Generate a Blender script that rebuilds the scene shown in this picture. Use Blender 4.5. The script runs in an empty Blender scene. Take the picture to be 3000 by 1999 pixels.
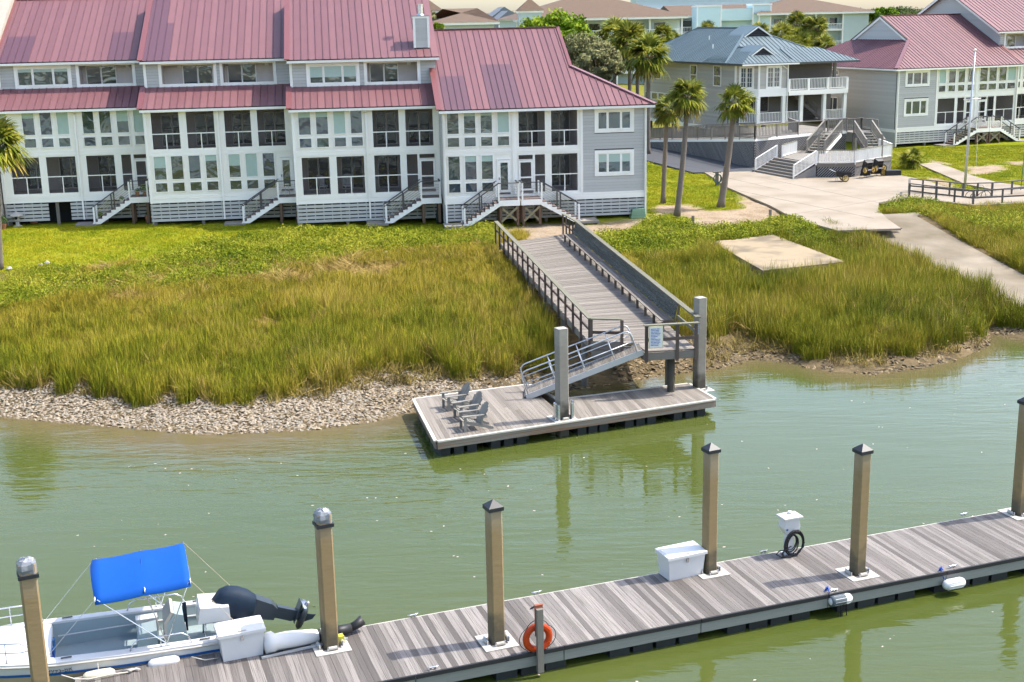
import bpy, math, random
import numpy as np
from mathutils import Matrix, Vector
random.seed(11)
rng = np.random.default_rng(11)
D = bpy.data
SC = bpy.context.scene
COL = SC.collection
rad = math.radians

# ---------------------------------------------------------------- camera, sky, sun, exposure
FPX, CX, CY, CAMH = 3800.0, 1500.0, 999.5, 15.0
PITCH, ROLL = rad(14.0), rad(1.2)
_f = np.array([0, math.cos(PITCH), -math.sin(PITCH)])
_r = np.array([1.0, 0, 0])
_u = np.cross(_r, _f)
CR = _r * math.cos(ROLL) - _u * math.sin(ROLL)
CU = _u * math.cos(ROLL) + _r * math.sin(ROLL)
cam_data = D.cameras.new('camera')
cam_data.sensor_width = 36.0
cam_data.lens = FPX / 3000 * 36
cam_data.clip_start = 0.5
cam_data.clip_end = 9000
cam = D.objects.new('camera', cam_data)
COL.objects.link(cam)
cam.matrix_world = Matrix(((CR[0], CU[0], -_f[0], 0), (CR[1], CU[1], -_f[1], 0), (CR[2], CU[2], -_f[2], CAMH), (0, 0, 0, 1)))
SC.camera = cam

SUN_EL, SUN_AZ = rad(55.0), rad(14.0)          # azimuth from +X towards +Y
w = D.worlds.new('World')
SC.world = w
w.use_nodes = True
nt = w.node_tree
bg = nt.nodes['Background']
sky = nt.nodes.new('ShaderNodeTexSky')
sky.sky_type = 'NISHITA'
sky.sun_disc = False
sky.sun_elevation = SUN_EL
sky.sun_rotation = math.pi / 2 - SUN_AZ
sky.air_density = 1.0
sky.dust_density = 2.0
sky.ozone_density = 0.5
nt.links.new(sky.outputs[0], bg.inputs[0])
bg.inputs[1].default_value = 0.15
sun_d = D.lights.new('sun', 'SUN')
sun_d.energy = 2.5
sun_d.angle = rad(0.5)
sun_d.color = (1.0, 0.95, 0.87)
sun = D.objects.new('sun', sun_d)
COL.objects.link(sun)
sdir = Vector((math.cos(SUN_AZ) * math.cos(SUN_EL), math.sin(SUN_AZ) * math.cos(SUN_EL), math.sin(SUN_EL)))
sun.rotation_euler = sdir.to_track_quat('Z', 'Y').to_euler()
sun.location = (40, 20, 60)
SC.view_settings.view_transform = 'Standard'
SC.view_settings.look = 'None'
SC.view_settings.exposure = 1.5
SC.view_settings.gamma = 1.0
SC.view_settings.use_curve_mapping = False
SC.cycles.max_bounces = 4
SC.cycles.diffuse_bounces = 3
SC.cycles.glossy_bounces = 3
SC.cycles.transmission_bounces = 2
SC.cycles.transparent_max_bounces = 6
SC.cycles.use_adaptive_sampling = True
SC.cycles.adaptive_threshold = 0.03
SC.cycles.caustics_reflective = False
SC.cycles.caustics_refractive = False


def ray(x, y):
    return _f + CR * (x - CX) / FPX - CU * (y - CY) / FPX


def G(x, y, z):
    """photo pixel on the level z -> world point"""
    d = ray(x, y)
    t = (z - CAMH) / d[2]
    return Vector((d[0] * t, d[1] * t, z))


def GY(x, y, Y):
    d = ray(x, y)
    t = Y / d[1]
    return Vector((d[0] * t, Y, CAMH + d[2] * t))


# ---------------------------------------------------------------- materials
MATS = {}
ALB = 0.8             # trims mostly sunlit base colours, so the raised exposure lifts the shaded ones
FULL = {'white_paint', 'cream_trim_paint', 'porch_wall_paint', 'grey_siding_paint', 'grey_skirt_slat_paint', 'weathered_beige_siding', 'aqua_siding', 'aqua_shaded_wall', 'window_shade', 'siding_lap_shadow', 'pale_aqua_siding'}  # materials standing in shade keep full colour to look brighter there


def mat(name, col, rough=0.7, rand=0.0, noise=0.0, scale=4.0, grain=None, coord='Object', metal=0.0, spec=0.4, bump=0.0,
        bscale=None, hue=0.0, col2=None, c2amt=0.0, c2scale=1.0, trans=0.0, c2sharp=0.12, rcol=None):
    k = 1.0 if name in FULL else ALB
    col = tuple(c * k for c in col)
    rcol = tuple(c * k for c in rcol) if rcol else None
    col2 = tuple(c * k for c in col2) if col2 else None
    m = D.materials.new(name)
    m.use_nodes = True
    n = m.node_tree
    N, L = n.nodes, n.links
    b = N['Principled BSDF']
    b.inputs['Roughness'].default_value = rough
    b.inputs['Metallic'].default_value = metal
    b.inputs['Specular IOR Level'].default_value = spec
    out = None
    if coord == 'World':
        g = N.new('ShaderNodeNewGeometry')
        vec = g.outputs['Position']
    else:
        tc = N.new('ShaderNodeTexCoord')
        vec = tc.outputs['Object']
    oi = N.new('ShaderNodeObjectInfo')
    off = N.new('ShaderNodeVectorMath')
    off.operation = 'SCALE'
    off.inputs[0].default_value = (37.1, 19.7, 53.3)
    L.new(oi.outputs['Random'], off.inputs['Scale'])
    mp = N.new('ShaderNodeVectorMath')
    mp.operation = 'MULTIPLY'
    mp.inputs[1].default_value = grain or (1, 1, 1)
    L.new(vec, mp.inputs[0])
    ad = N.new('ShaderNodeVectorMath')
    ad.operation = 'ADD'
    L.new(mp.outputs[0], ad.inputs[0])
    if coord != 'World':
        L.new(off.outputs[0], ad.inputs[1])
    else:
        ad.inputs[1].default_value = (0, 0, 0)
    nz = N.new('ShaderNodeTexNoise')
    nz.inputs['Scale'].default_value = scale
    nz.inputs['Detail'].default_value = 3
    nz.inputs['Roughness'].default_value = 0.62
    L.new(ad.outputs[0], nz.inputs['Vector'])
    base = None
    rgb = N.new('ShaderNodeRGB')
    rgb.outputs[0].default_value = (*col, 1)
    base = rgb.outputs[0]
    if rcol is not None:                      # second tint picked per object
        mx = N.new('ShaderNodeMix')
        mx.data_type = 'RGBA'
        L.new(oi.outputs['Random'], mx.inputs['Factor'])
        L.new(base, mx.inputs['A'])
        mx.inputs['B'].default_value = (*rcol, 1)
        base = mx.outputs['Result']
    if col2 is not None:
        n2 = N.new('ShaderNodeTexNoise')
        n2.inputs['Scale'].default_value = c2scale
        n2.inputs['Detail'].default_value = 3
        L.new(ad.outputs[0], n2.inputs['Vector'])
        mr = N.new('ShaderNodeMapRange')
        mr.inputs['From Min'].default_value = 0.62 - c2amt * 0.3 - c2sharp
        mr.inputs['From Max'].default_value = 0.62 - c2amt * 0.3 + c2sharp
        L.new(n2.outputs['Fac'], mr.inputs['Value'])
        mx = N.new('ShaderNodeMix')
        mx.data_type = 'RGBA'
        L.new(mr.outputs[0], mx.inputs['Factor'])
        L.new(base, mx.inputs['A'])
        mx.inputs['B'].default_value = (*col2, 1)
        base = mx.outputs['Result']
    hsv = N.new('ShaderNodeHueSaturation')
    L.new(base, hsv.inputs['Color'])
    a1 = N.new('ShaderNodeMath')
    a1.operation = 'MULTIPLY_ADD'
    a1.inputs[1].default_value = 2 * rand
    a1.inputs[2].default_value = 1 - rand - noise
    L.new(oi.outputs['Random'], a1.inputs[0])
    a2 = N.new('ShaderNodeMath')
    a2.operation = 'MULTIPLY_ADD'
    a2.inputs[1].default_value = 2 * noise
    L.new(nz.outputs['Fac'], a2.inputs[0])
    L.new(a1.outputs[0], a2.inputs[2])
    L.new(a2.outputs[0], hsv.inputs['Value'])
    if hue:
        h = N.new('ShaderNodeMath')
        h.operation = 'MULTIPLY_ADD'
        h.inputs[1].default_value = 2 * hue
        h.inputs[2].default_value = 0.5 - hue
        L.new(nz.outputs['Fac'], h.inputs[0])
        L.new(h.outputs[0], hsv.inputs['Hue'])
    L.new(hsv.outputs['Color'], b.inputs['Base Color'])
    if bump:
        bp = N.new('ShaderNodeBump')
        bp.inputs['Strength'].default_value = bump
        bp.inputs['Distance'].default_value = 0.02
        if bscale:
            n3 = N.new('ShaderNodeTexNoise')
            n3.inputs['Scale'].default_value = bscale
            n3.inputs['Detail'].default_value = 2
            L.new(ad.outputs[0], n3.inputs['Vector'])
            L.new(n3.outputs['Fac'], bp.inputs['Height'])
        else:
            L.new(nz.outputs['Fac'], bp.inputs['Height'])
        L.new(bp.outputs[0], b.inputs['Normal'])
    if trans:
        tr = N.new('ShaderNodeBsdfTranslucent')
        L.new(hsv.outputs['Color'], tr.inputs['Color'])
        ms = N.new('ShaderNodeMixShader')
        ms.inputs[0].default_value = trans
        L.new(b.outputs[0], ms.inputs[1])
        L.new(tr.outputs[0], ms.inputs[2])
        L.new(ms.outputs[0], N['Material Output'].inputs['Surface'])
    MATS[name] = m
    return m


def screen_mat(name, col, alpha):
    m = D.materials.new(name)
    m.use_nodes = True
    N, L = m.node_tree.nodes, m.node_tree.links
    b = N['Principled BSDF']
    b.inputs['Base Color'].default_value = (*col, 1)
    b.inputs['Roughness'].default_value = 0.6
    b.inputs['Alpha'].default_value = alpha
    MATS[name] = m
    return m


WHITE = mat('white_paint', (0.88, 0.85, 0.79), 0.55, 0.02, 0.05, 1.5, col2=(0.76, 0.72, 0.64), c2amt=0.1, c2scale=0.6)
TRIM = mat('cream_trim_paint', (0.86, 0.82, 0.745), 0.55, 0.03, 0.05, 2.0)
SIDING = mat('grey_siding_paint', (0.47, 0.455, 0.425), 0.65, 0.06, 0.07, 3.0, grain=(0.3, 1, 1))
SKIRT = mat('grey_skirt_slat_paint', (0.47, 0.465, 0.44), 0.7, 0.06, 0.10, 3.0)
TANSIDE = mat('weathered_beige_siding', (0.44, 0.41, 0.36), 0.75, 0.12, 0.12, 5.0, grain=(0.5, 2, 2))
ROOF = mat('faded_red_metal', (0.205, 0.090, 0.098), 0.45, 0.06, 0.10, 0.9, spec=0.35, rcol=(0.225, 0.102, 0.107))
ROOF2 = mat('purple_red_metal', (0.125, 0.053, 0.070), 0.45, 0.06, 0.06, 0.9, spec=0.5)
FLASH = mat('lit_red_flashing', (0.21, 0.068, 0.066), 0.36, 0.03, 0.05, 1.0, spec=0.5)  # metal flashing; its sunlit look is put in as a redder tone
BLUEROOF = mat('blue_grey_metal', (0.115, 0.165, 0.18), 0.45, 0.05, 0.08, 0.9, spec=0.4, rcol=(0.135, 0.185, 0.20))
GLASS = None


def glass_mat(name, col, wav, rough=0.03):
    m = mat(name, col, rough, 0.15, 0.25, 0.7, spec=0.9)
    N, L = m.node_tree.nodes, m.node_tree.links
    b = N['Principled BSDF']
    g = N.new('ShaderNodeNewGeometry')
    nz = N.new('ShaderNodeTexNoise')
    nz.inputs['Scale'].default_value = 0.9
    nz.inputs['Detail'].default_value = 1.5
    nz.inputs['Distortion'].default_value = 1.2
    L.new(g.outputs['Position'], nz.inputs['Vector'])
    bp = N.new('ShaderNodeBump')
    bp.inputs['Strength'].default_value = wav
    bp.inputs['Distance'].default_value = 0.12
    L.new(nz.outputs['Fac'], bp.inputs['Height'])
    L.new(bp.outputs[0], b.inputs['Normal'])
    b.inputs['IOR'].default_value = 1.7
    return m


GLASS = glass_mat('window_glass', (0.055, 0.085, 0.075), 0.55)
GLASSB = glass_mat('blue_window_glass', (0.05, 0.075, 0.10), 0.2)
DGLASS = glass_mat('dark_slider_glass', (0.02, 0.026, 0.026), 0.15)
SCREEN = screen_mat('insect_screen', (0.018, 0.017, 0.019), 0.27)
CURTAIN = mat('window_shade', (0.40, 0.50, 0.44), 0.8, 0.05, 0.1, 3)
INTERIOR = mat('porch_wall_paint', (0.62, 0.54, 0.50), 0.8, 0.05, 0.08, 2)
DARK = mat('black_trim_and_shade', (0.012, 0.012, 0.012), 0.9)  # near-black trim; also paints the shade in crawl spaces, lattice and lantern
DECKOLD = mat('weathered_deck_wood', (0.205, 0.178, 0.148), 0.85, 0.12, 0.30, 2.4, grain=(1.6, 7, 3), bump=0.25, rcol=(0.30, 0.265, 0.225), col2=(0.15, 0.122, 0.092), c2amt=0.1, c2scale=1.3)
DOCKWOOD = mat('weathered_ipe_plank', (0.125, 0.108, 0.098), 0.8, 0.12, 0.30, 2.2, grain=(2.0, 7, 3), bump=0.2, rcol=(0.30, 0.27, 0.245), col2=(0.10, 0.085, 0.072), c2amt=0.12, c2scale=1.3)
RAILWOOD = mat('dark_rail_wood', (0.10, 0.072, 0.06), 0.85, 0.15, 0.3, 2.5, grain=(1.5, 6, 6), rcol=(0.14, 0.10, 0.08))
CAPWOOD = mat('mossy_rail_cap_wood', (0.22, 0.205, 0.165), 0.85, 0.12, 0.25, 2.5, grain=(4, 5, 5), col2=(0.17, 0.165, 0.085), c2amt=0.25, c2scale=2.0)
BENCHWOOD = mat('lichen_spotted_bench_wood', (0.055, 0.051, 0.049), 0.9, 0.2, 0.35, 3.0, grain=(9, 4, 2), col2=(0.34, 0.36, 0.30), c2amt=0.12, c2scale=5.0)
GREYWOOD = mat('grey_weathered_wood', (0.22, 0.195, 0.165), 0.85, 0.12, 0.25, 2.5, grain=(2, 6, 6))
CHAIRWOOD = mat('silver_grey_chair_wood', (0.26, 0.245, 0.215), 0.85, 0.12, 0.25, 6.0)
RIMWOOD = mat('stained_rim_board', (0.27, 0.24, 0.205), 0.85, 0.1, 0.3, 2.5, grain=(3, 2, 6), col2=(0.25, 0.115, 0.05), c2amt=0.25, c2scale=1.6)
WHITECAP = mat('white_vinyl_bumper', (0.60, 0.555, 0.48), 0.6, 0.0, 0.10, 6)
FLOATBLK = mat('black_float_plastic', (0.022, 0.026, 0.03), 0.5, 0.2, 0.3, 5)
BLACKRUB = mat('black_rubber', (0.022, 0.022, 0.025), 0.6, 0.1, 0.2, 5)
ALU = mat('brushed_aluminium', (0.62, 0.64, 0.66), 0.42, 0.03, 0.05, 5, metal=0.55)
BROWN = mat('brown_post_wood', (0.155, 0.095, 0.06), 0.85, 0.12, 0.25, 3.0, grain=(5, 5, 1))
TREADW = mat('brown_tread_wood', (0.23, 0.17, 0.145), 0.8, 0.15, 0.2, 3.0, grain=(2, 6, 3))
OLIVEW = mat('treated_brace_wood', (0.26, 0.225, 0.13), 0.8, 0.1, 0.2, 3.0)
DARKRAIL = mat('dark_handrail_paint', (0.095, 0.09, 0.085), 0.6, 0.05, 0.1, 5)
CONC = mat('pale_concrete', (0.29, 0.26, 0.22), 0.85, 0.0, 0.12, 0.8, coord='World', col2=(0.42, 0.37, 0.30), c2amt=0.15, c2scale=0.25, bump=0.1, bscale=30)
BLUE = mat('blue_canvas', (0.002, 0.085, 0.40), 0.75, 0, 0.06, 3, spec=0.2)
NAVY = mat('navy_canvas', (0.008, 0.022, 0.045), 0.7, 0, 0.25, 6, spec=0.3, bump=0.5, bscale=5)
OUTB = mat('dark_blue_grey_outboard', (0.045, 0.060, 0.075), 0.35, 0, 0.1, 3)
GEL = mat('white_gelcoat', (0.74, 0.73, 0.71), 0.25, 0.0, 0.03, 2)
GELIN = mat('pale_aqua_deck', (0.34, 0.42, 0.43), 0.55, 0.0, 0.05, 2)
HULLTAN = mat('tan_hull_paint', (0.56, 0.44, 0.28), 0.35, 0, 0.06, 3)
STEEL = mat('polished_steel', (0.75, 0.76, 0.78), 0.2, 0, 0, 1, metal=0.9)
ORANGE = mat('orange_buoy', (0.55, 0.055, 0.006), 0.5, 0, 0.08, 6)
BOXW = mat('white_fibreglass', (0.74, 0.73, 0.72), 0.4, 0.0, 0.03, 3)
YELLOWR = mat('yellow_wheel_plastic', (0.62, 0.42, 0.10), 0.6, 0.05, 0.1, 4)
BLACKPL = mat('black_cart_plastic', (0.02, 0.02, 0.022), 0.5, 0.1, 0.1, 4)
TAUPE = mat('shingle_roof_brown', (0.15, 0.098, 0.064), 0.9, 0.03, 0.16, 1.2, coord='World', bump=0.2, bscale=6)
AQUA = mat('aqua_siding', (0.46, 0.54, 0.53), 0.7, 0.04, 0.05, 1.0)
AQUAD = mat('aqua_shaded_wall', (0.42, 0.52, 0.46), 0.75, 0.04, 0.05, 1.0)  # aqua with the balcony shade put into its colour
TERRA = mat('terracotta', (0.42, 0.17, 0.08), 0.85, 0.05, 0.12, 6)
LANT = mat('cast_stone', (0.50, 0.475, 0.42), 0.85, 0, 0.15, 6)
BLUEPL = mat('blue_plastic', (0.06, 0.20, 0.45), 0.5, 0.1, 0.05, 4)
GREENPL = mat('green_painted_metal', (0.25, 0.40, 0.26), 0.5, 0.05, 0.08, 4)


# ---------------------------------------------------------------- mesh helpers
def lerp(a, b, t):
    return Vector(a) + (Vector(b) - Vector(a)) * t


class MB:
    def __init__(s):
        s.v, s.f = [], []

    def add(s, vs, fs):
        o = len(s.v)
        s.v += [tuple(p) for p in vs]
        s.f += [tuple(i + o for i in q) for q in fs]
        return s

    def box(s, c, d, R=None):
        x, y, z = d[0] / 2, d[1] / 2, d[2] / 2
        vs = [Vector(p) for p in ((-x, -y, -z), (x, -y, -z), (x, y, -z), (-x, y, -z), (-x, -y, z), (x, -y, z), (x, y, z), (-x, y, z))]
        if R is not None:
            vs = [R @ p for p in vs]
        c = Vector(c)
        return s.add([p + c for p in vs], [(0, 3, 2, 1), (4, 5, 6, 7), (0, 1, 5, 4), (1, 2, 6, 5), (2, 3, 7, 6), (3, 0, 4, 7)])

    def lohi(s, a, b):
        return s.box([(p + q) / 2 for p, q in zip(a, b)], [abs(q - p) for p, q in zip(a, b)])

    def prism(s, poly, vec):
        n = len(poly)
        vec = Vector(vec)
        a = [Vector(p) for p in poly]
        nrm = Vector((0, 0, 0))
        for i in range(n):
            nrm += a[i].cross(a[(i + 1) % n])
        if nrm.dot(vec) > 0:
            a = a[::-1]
        b = [p + vec for p in a]
        fs = [tuple(range(n)), tuple(range(2 * n - 1, n - 1, -1))]
        for i in range(n):
            j = (i + 1) % n
            fs.append((i, i + n, j + n, j))
        return s.add(a + b, fs)

    def bar(s, p0, p1, wd, ht, up=(0, 0, 1)):
        p0, p1 = Vector(p0), Vector(p1)
        x = (p1 - p0)
        l = x.length
        x.normalize()
        y = Vector(up).cross(x)
        if y.length < 1e-5:
            y = Vector((0, 1, 0)).cross(x)
            if y.length < 1e-5:
                y = Vector((1, 0, 0))
        y.normalize()
        z = x.cross(y)
        R = Matrix((x, y, z)).transposed()
        return s.box((p0 + p1) / 2, (l, wd, ht), R)

    def tube(s, pts, r, n=8, caps=True):
        pts = [Vector(p) for p in pts]
        rs = r if isinstance(r, (list, tuple)) else [r] * len(pts)
        o = len(s.v)
        prev = None
        for i, p in enumerate(pts):
            t = (pts[min(i + 1, len(pts) - 1)] - pts[max(i - 1, 0)]).normalized()
            if prev is None:
                a = Vector((0, 0, 1)) if abs(t.z) < 0.9 else Vector((1, 0, 0))
                e1 = t.cross(a).normalized()
            else:
                e1 = (prev - t * prev.dot(t)).normalized()
            prev = e1
            e2 = t.cross(e1)
            for k in range(n):
                an = 2 * math.pi * k / n
                s.v.append(tuple(p + (e1 * math.cos(an) + e2 * math.sin(an)) * rs[i]))
        for i in range(len(pts) - 1):
            for k in range(n):
                k2 = (k + 1) % n
                s.f.append((o + i * n + k, o + i * n + k2, o + (i + 1) * n + k2, o + (i + 1) * n + k))
        if caps:
            s.f.append(tuple(o + k for k in range(n))[::-1])
            s.f.append(tuple(o + (len(pts) - 1) * n + k for k in range(n)))
        return s

    def lathe(s, prof, n=16, c=(0, 0, 0)):
        o = len(s.v)
        for (r, z) in prof:
            for k in range(n):
                a = 2 * math.pi * k / n
                s.v.append((c[0] + r * math.cos(a), c[1] + r * math.sin(a), c[2] + z))
        m = len(prof)
        for i in range(m - 1):
            for k in range(n):
                k2 = (k + 1) % n
                s.f.append((o + i * n + k, o + i * n + k2, o + (i + 1) * n + k2, o + (i + 1) * n + k))
        s.f.append(tuple(o + k for k in range(n))[::-1])
        s.f.append(tuple(o + (m - 1) * n + k for k in range(n)))
        return s

    def xform(s, Mx):
        s.v = [tuple(Mx @ Vector(p)) for p in s.v]
        return s

    def mesh(s, name, mt, smooth=False):
        me = D.meshes.new(name)
        me.from_pydata(s.v, [], s.f)
        me.materials.append(mt)
        if smooth:
            me.shade_smooth()
        me.update()
        return me

    def build(s, name, mt, parent=None, loc=(0, 0, 0), rot=(0, 0, 0), smooth=False):
        return place(name, s.mesh(name, mt, smooth), parent, loc, rot)


def place(name, me, parent=None, loc=(0, 0, 0), rot=(0, 0, 0)):
    o = D.objects.new(name, me)
    COL.objects.link(o)
    o.location = loc
    o.rotation_euler = rot
    if parent is not None:
        o.parent = parent
    return o


def tag(o, label=None, cat=None, group=None, kind=None):
    if label:
        o['label'] = label
    if cat:
        o['category'] = cat
    if group:
        o['group'] = group
    if kind:
        o['kind'] = kind
    return o


def thing(name, label, cat, loc=(0, 0, 0), rz=0.0, group=None):
    o = D.objects.new(name, None)
    o.empty_display_size = 0.2
    COL.objects.link(o)
    o.location = loc
    o.rotation_euler = (0, 0, rz)
    return tag(o, label, cat, group)


def copy_tree(o, parent=None):
    c = o.copy()
    COL.objects.link(c)
    c.parent = parent
    for ch in list(o.children):
        copy_tree(ch, c)
    return c


_cube = {}


def cube_mesh(mt):
    if mt.name not in _cube:
        _cube[mt.name] = MB().box((0, 0, 0), (1, 1, 1)).mesh('board', mt)
    return _cube[mt.name]


_lap = {}


def lap_mesh(mt):
    """a clapboard, thick at the lower edge; front towards -y"""
    if mt.name not in _lap:
        b = MB()
        b.add([(-.5, .5, -.5), (.5, .5, -.5), (.5, -.5, -.5), (-.5, -.5, -.5), (-.5, .5, .5), (.5, .5, .5), (.5, .25, .5), (-.5, .25, .5)],
              [(0, 1, 2, 3), (7, 6, 5, 4), (3, 2, 6, 7), (0, 4, 5, 1), (1, 5, 6, 2), (0, 3, 7, 4)])
        _lap[mt.name] = b.mesh('clapboard', mt)
    return _lap[mt.name]


def bx(name, par, mt, a, b, rz=0.0):
    """box between corners a and b, sharing one cube mesh"""
    o = D.objects.new(name, cube_mesh(mt))
    COL.objects.link(o)
    o.location = [(p + q) / 2 for p, q in zip(a, b)]
    o.scale = [max(abs(q - p), 1e-4) for p, q in zip(a, b)]
    o.rotation_euler = (0, 0, rz)
    o.parent = par
    return o


def stick(name, par, mt, p0, p1, wd, ht, up=(0, 0, 1), me=None):
    """straight board from p0 to p1 sharing one cube mesh; local x is its length"""
    p0, p1 = Vector(p0), Vector(p1)
    x = p1 - p0
    l = x.length
    x.normalize()
    y = Vector(up).cross(x)
    if y.length < 1e-5:
        y = Vector((0, 1, 0)).cross(x)
        if y.length < 1e-5:
            y = Vector((1, 0, 0))
    y.normalize()
    z = x.cross(y)
    o = D.objects.new(name, me or cube_mesh(mt))
    COL.objects.link(o)
    o.location = (p0 + p1) / 2
    o.rotation_mode = 'QUATERNION'
    o.rotation_quaternion = Matrix((x, y, z)).transposed().to_quaternion()
    o.scale = (l, wd, ht)
    o.parent = par
    return o


def clip_poly(poly, axis, val, keep_greater):
    out = []
    n = len(poly)
    for i in range(n):
        p, q = poly[i], poly[(i + 1) % n]
        ip = (p[axis] >= val) if keep_greater else (p[axis] <= val)
        iq = (q[axis] >= val) if keep_greater else (q[axis] <= val)
        if ip:
            out.append(p)
        if ip != iq:
            t = (val - p[axis]) / (q[axis] - p[axis])
            out.append((p[0] + (q[0] - p[0]) * t, p[1] + (q[1] - p[1]) * t))
    return out


_panel = {}
ROOFDECK = {'': mat('dark_red_seam', (0.075, 0.03, 0.035), 0.8), 'blue_grey_metal': mat('dark_blue_seam', (0.05, 0.08, 0.10), 0.8)}


def roof_plane(T, o, u, v, poly, pw, mt, patches=(), rib=0.045, th=0.05, name='roof_panel'):
    """standing-seam panels laid side by side over a polygon of a roof plane"""
    o, u, v = Vector(o), Vector(u).normalized(), Vector(v).normalized()
    n = u.cross(v)
    if n.z < 0:                    # keep a right-handed frame with the normal up
        u, n = -u, -n
        poly = [(-p[0], p[1]) for p in poly]
        patches = [(-q[1], -q[0], *q[2:]) for q in patches]
    a0 = min(p[0] for p in poly)
    a1 = max(p[0] for p in poly)
    cnt = max(1, round((a1 - a0) / pw))
    stp = (a1 - a0) / cnt
    R_ = Matrix((u, n.cross(u), n)).transposed()
    dk_ = MB().prism([tuple(o + R_ @ Vector((p[0], p[1], -.06))) for p in poly], tuple(n * .05)).build('roof_deck', ROOFDECK.get(mt.name, ROOFDECK['']), T)
    for k in range(cnt):
        s0, s1 = a0 + k * stp, a0 + (k + 1) * stp
        st = clip_poly(clip_poly(poly, 0, s0, True), 0, s1, False)
        if len(st) < 3:
            continue
        pieces = [(st, mt)]
        mid = (s0 + s1) / 2
        for (pa, pb, b0, b1, pm) in patches:
            if pa <= mid <= pb:
                new = []
                for (pl, m0) in pieces:
                    for lo, hi, mm in ((-99, b0, m0), (b0, b1, pm), (b1, 99, m0)):
                        c = clip_poly(clip_poly(pl, 1, lo, True), 1, hi, False)
                        if len(c) >= 3 and max(q[1] for q in c) - min(q[1] for q in c) > 0.05:
                            new.append((c, mm))
                pieces = new
        for pl, mm in pieces:
            rel = tuple((round(p[0] - s0, 3), round(p[1], 3)) for p in pl)
            key = (rel, mm.name, round(stp, 3))
            if key not in _panel:
                mb = MB()
                g_ = 0.02
                mb.prism([(min(max(p[0], g_), stp - g_), p[1], 0) for p in rel], (0, 0, th))
                lo = [p[1] for p in rel if p[0] < 0.02]
                if len(lo) >= 2:
                    mb.lohi((-0.012, min(lo), th - 0.01), (0.012, max(lo), th + rib))
                _panel[key] = mb.mesh('roof_panel', mm)
            ob = D.objects.new(name, _panel[key])
            COL.objects.link(ob)
            R = Matrix((u, n.cross(u), n)).transposed()
            ob.rotation_mode = 'QUATERNION'
            ob.rotation_quaternion = R.to_quaternion()
            ob.location = o + u * s0
            ob.parent = T


def wall_with_holes(T, name, mt, x0, x1, z0, z1, y0, y1, holes):
    xs = sorted({x0, x1, *[min(max(h[i], x0), x1) for h in holes for i in (0, 1)]})
    zs = sorted({z0, z1, *[min(max(h[i], z0), z1) for h in holes for i in (2, 3)]})
    mb = MB()
    for j in range(len(zs) - 1):
        run = None
        for i in range(len(xs)):
            solid = False
            if i < len(xs) - 1:
                cx, cz = (xs[i] + xs[i + 1]) / 2, (zs[j] + zs[j + 1]) / 2
                solid = not any(h[0] < cx < h[1] and h[2] < cz < h[3] for h in holes)
            if solid and run is None:
                run = xs[i]
            if not solid and run is not None:
                mb.lohi((run, y0, zs[j]), (xs[i], y1, zs[j + 1]))
                run = None
    return mb.build(name, mt, T)


SIDEBACK = mat('siding_lap_shadow', (0.10, 0.097, 0.09), 0.9)  # dark backing paints the lap shadow lines between clapboards


def siding(T, mt, x0, x1, z0, z1, y, holes=(), step=0.19, th=0.035, axis='x', name='siding_board', slope=None):
    """rows of clapboards on the plane y (front -y) or, axis 'l', on the plane x (front -x)"""
    rows = max(1, round((z1 - z0) / step))
    st = (z1 - z0) / rows
    me = lap_mesh(mt)
    for r in range(rows):
        za, zb = z0 + r * st, z0 + (r + 1) * st
        xa, xb = x0, x1
        if slope:
            xa, xb = slope((za + zb) / 2)
            if xb - xa < 0.1:
                continue
        segs = [(xa, xb)]
        for h in holes:
            if h[2] < (za + zb) / 2 < h[3]:
                new = []
                for a, b in segs:
                    if h[1] <= a or h[0] >= b:
                        new.append((a, b))
                    else:
                        if h[0] > a:
                            new.append((a, h[0]))
                        if h[1] < b:
                            new.append((h[1], b))
                segs = new
        for a, b in segs:
            if b - a < 0.02:
                continue
            o = D.objects.new(name, me)
            COL.objects.link(o)
            if axis == 'x':
                o.location = ((a + b) / 2, y - th / 2, (za + zb) / 2)
            else:
                o.location = (y - th / 2, (a + b) / 2, (za + zb) / 2)
                o.rotation_euler = (0, 0, -math.pi / 2)
            o.scale = (b - a, th, st - 0.010)
            o.parent = T


def frame_mb(x0, x1, z0, z1, y, fw, dep):
    mb = MB()
    mb.lohi((x0 - fw, y - dep, z0 - fw), (x1 + fw, y + 0.02, z0))
    mb.lohi((x0 - fw, y - dep, z1), (x1 + fw, y + 0.02, z1 + fw))
    mb.lohi((x0 - fw, y - dep, z0), (x0, y + 0.02, z1))
    mb.lohi((x1, y - dep, z0), (x1 + fw, y + 0.02, z1))
    return mb


def window(T, x0, x1, z0, z1, y=0.0, fw=0.055, dep=0.05, mt=None, gl=None, name='window', shade=0.0, muntins=None):
    wo = frame_mb(x0, x1, z0, z1, y, fw, dep)
    if muntins:
        nx, nz_ = muntins
        for i in range(1, nx):
            xx = x0 + (x1 - x0) * i / nx
            wo.lohi((xx - .012, y - .03, z0), (xx + .012, y, z1))
        for j in range(1, nz_):
            zz = z0 + (z1 - z0) * j / nz_
            wo.lohi((x0, y - .029, zz - .012), (x1, y - .001, zz + .012))
    wo = wo.build(name, mt or WHITE, T)
    bx('pane', wo, gl or GLASS, (x0, y + 0.015, z0), (x1, y + 0.03, z1))
    if shade:
        bx('window_shade', wo, CURTAIN, (x0, y + 0.004, z1 - (z1 - z0) * shade), (x1, y + 0.014, z1))
    return wo


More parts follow.
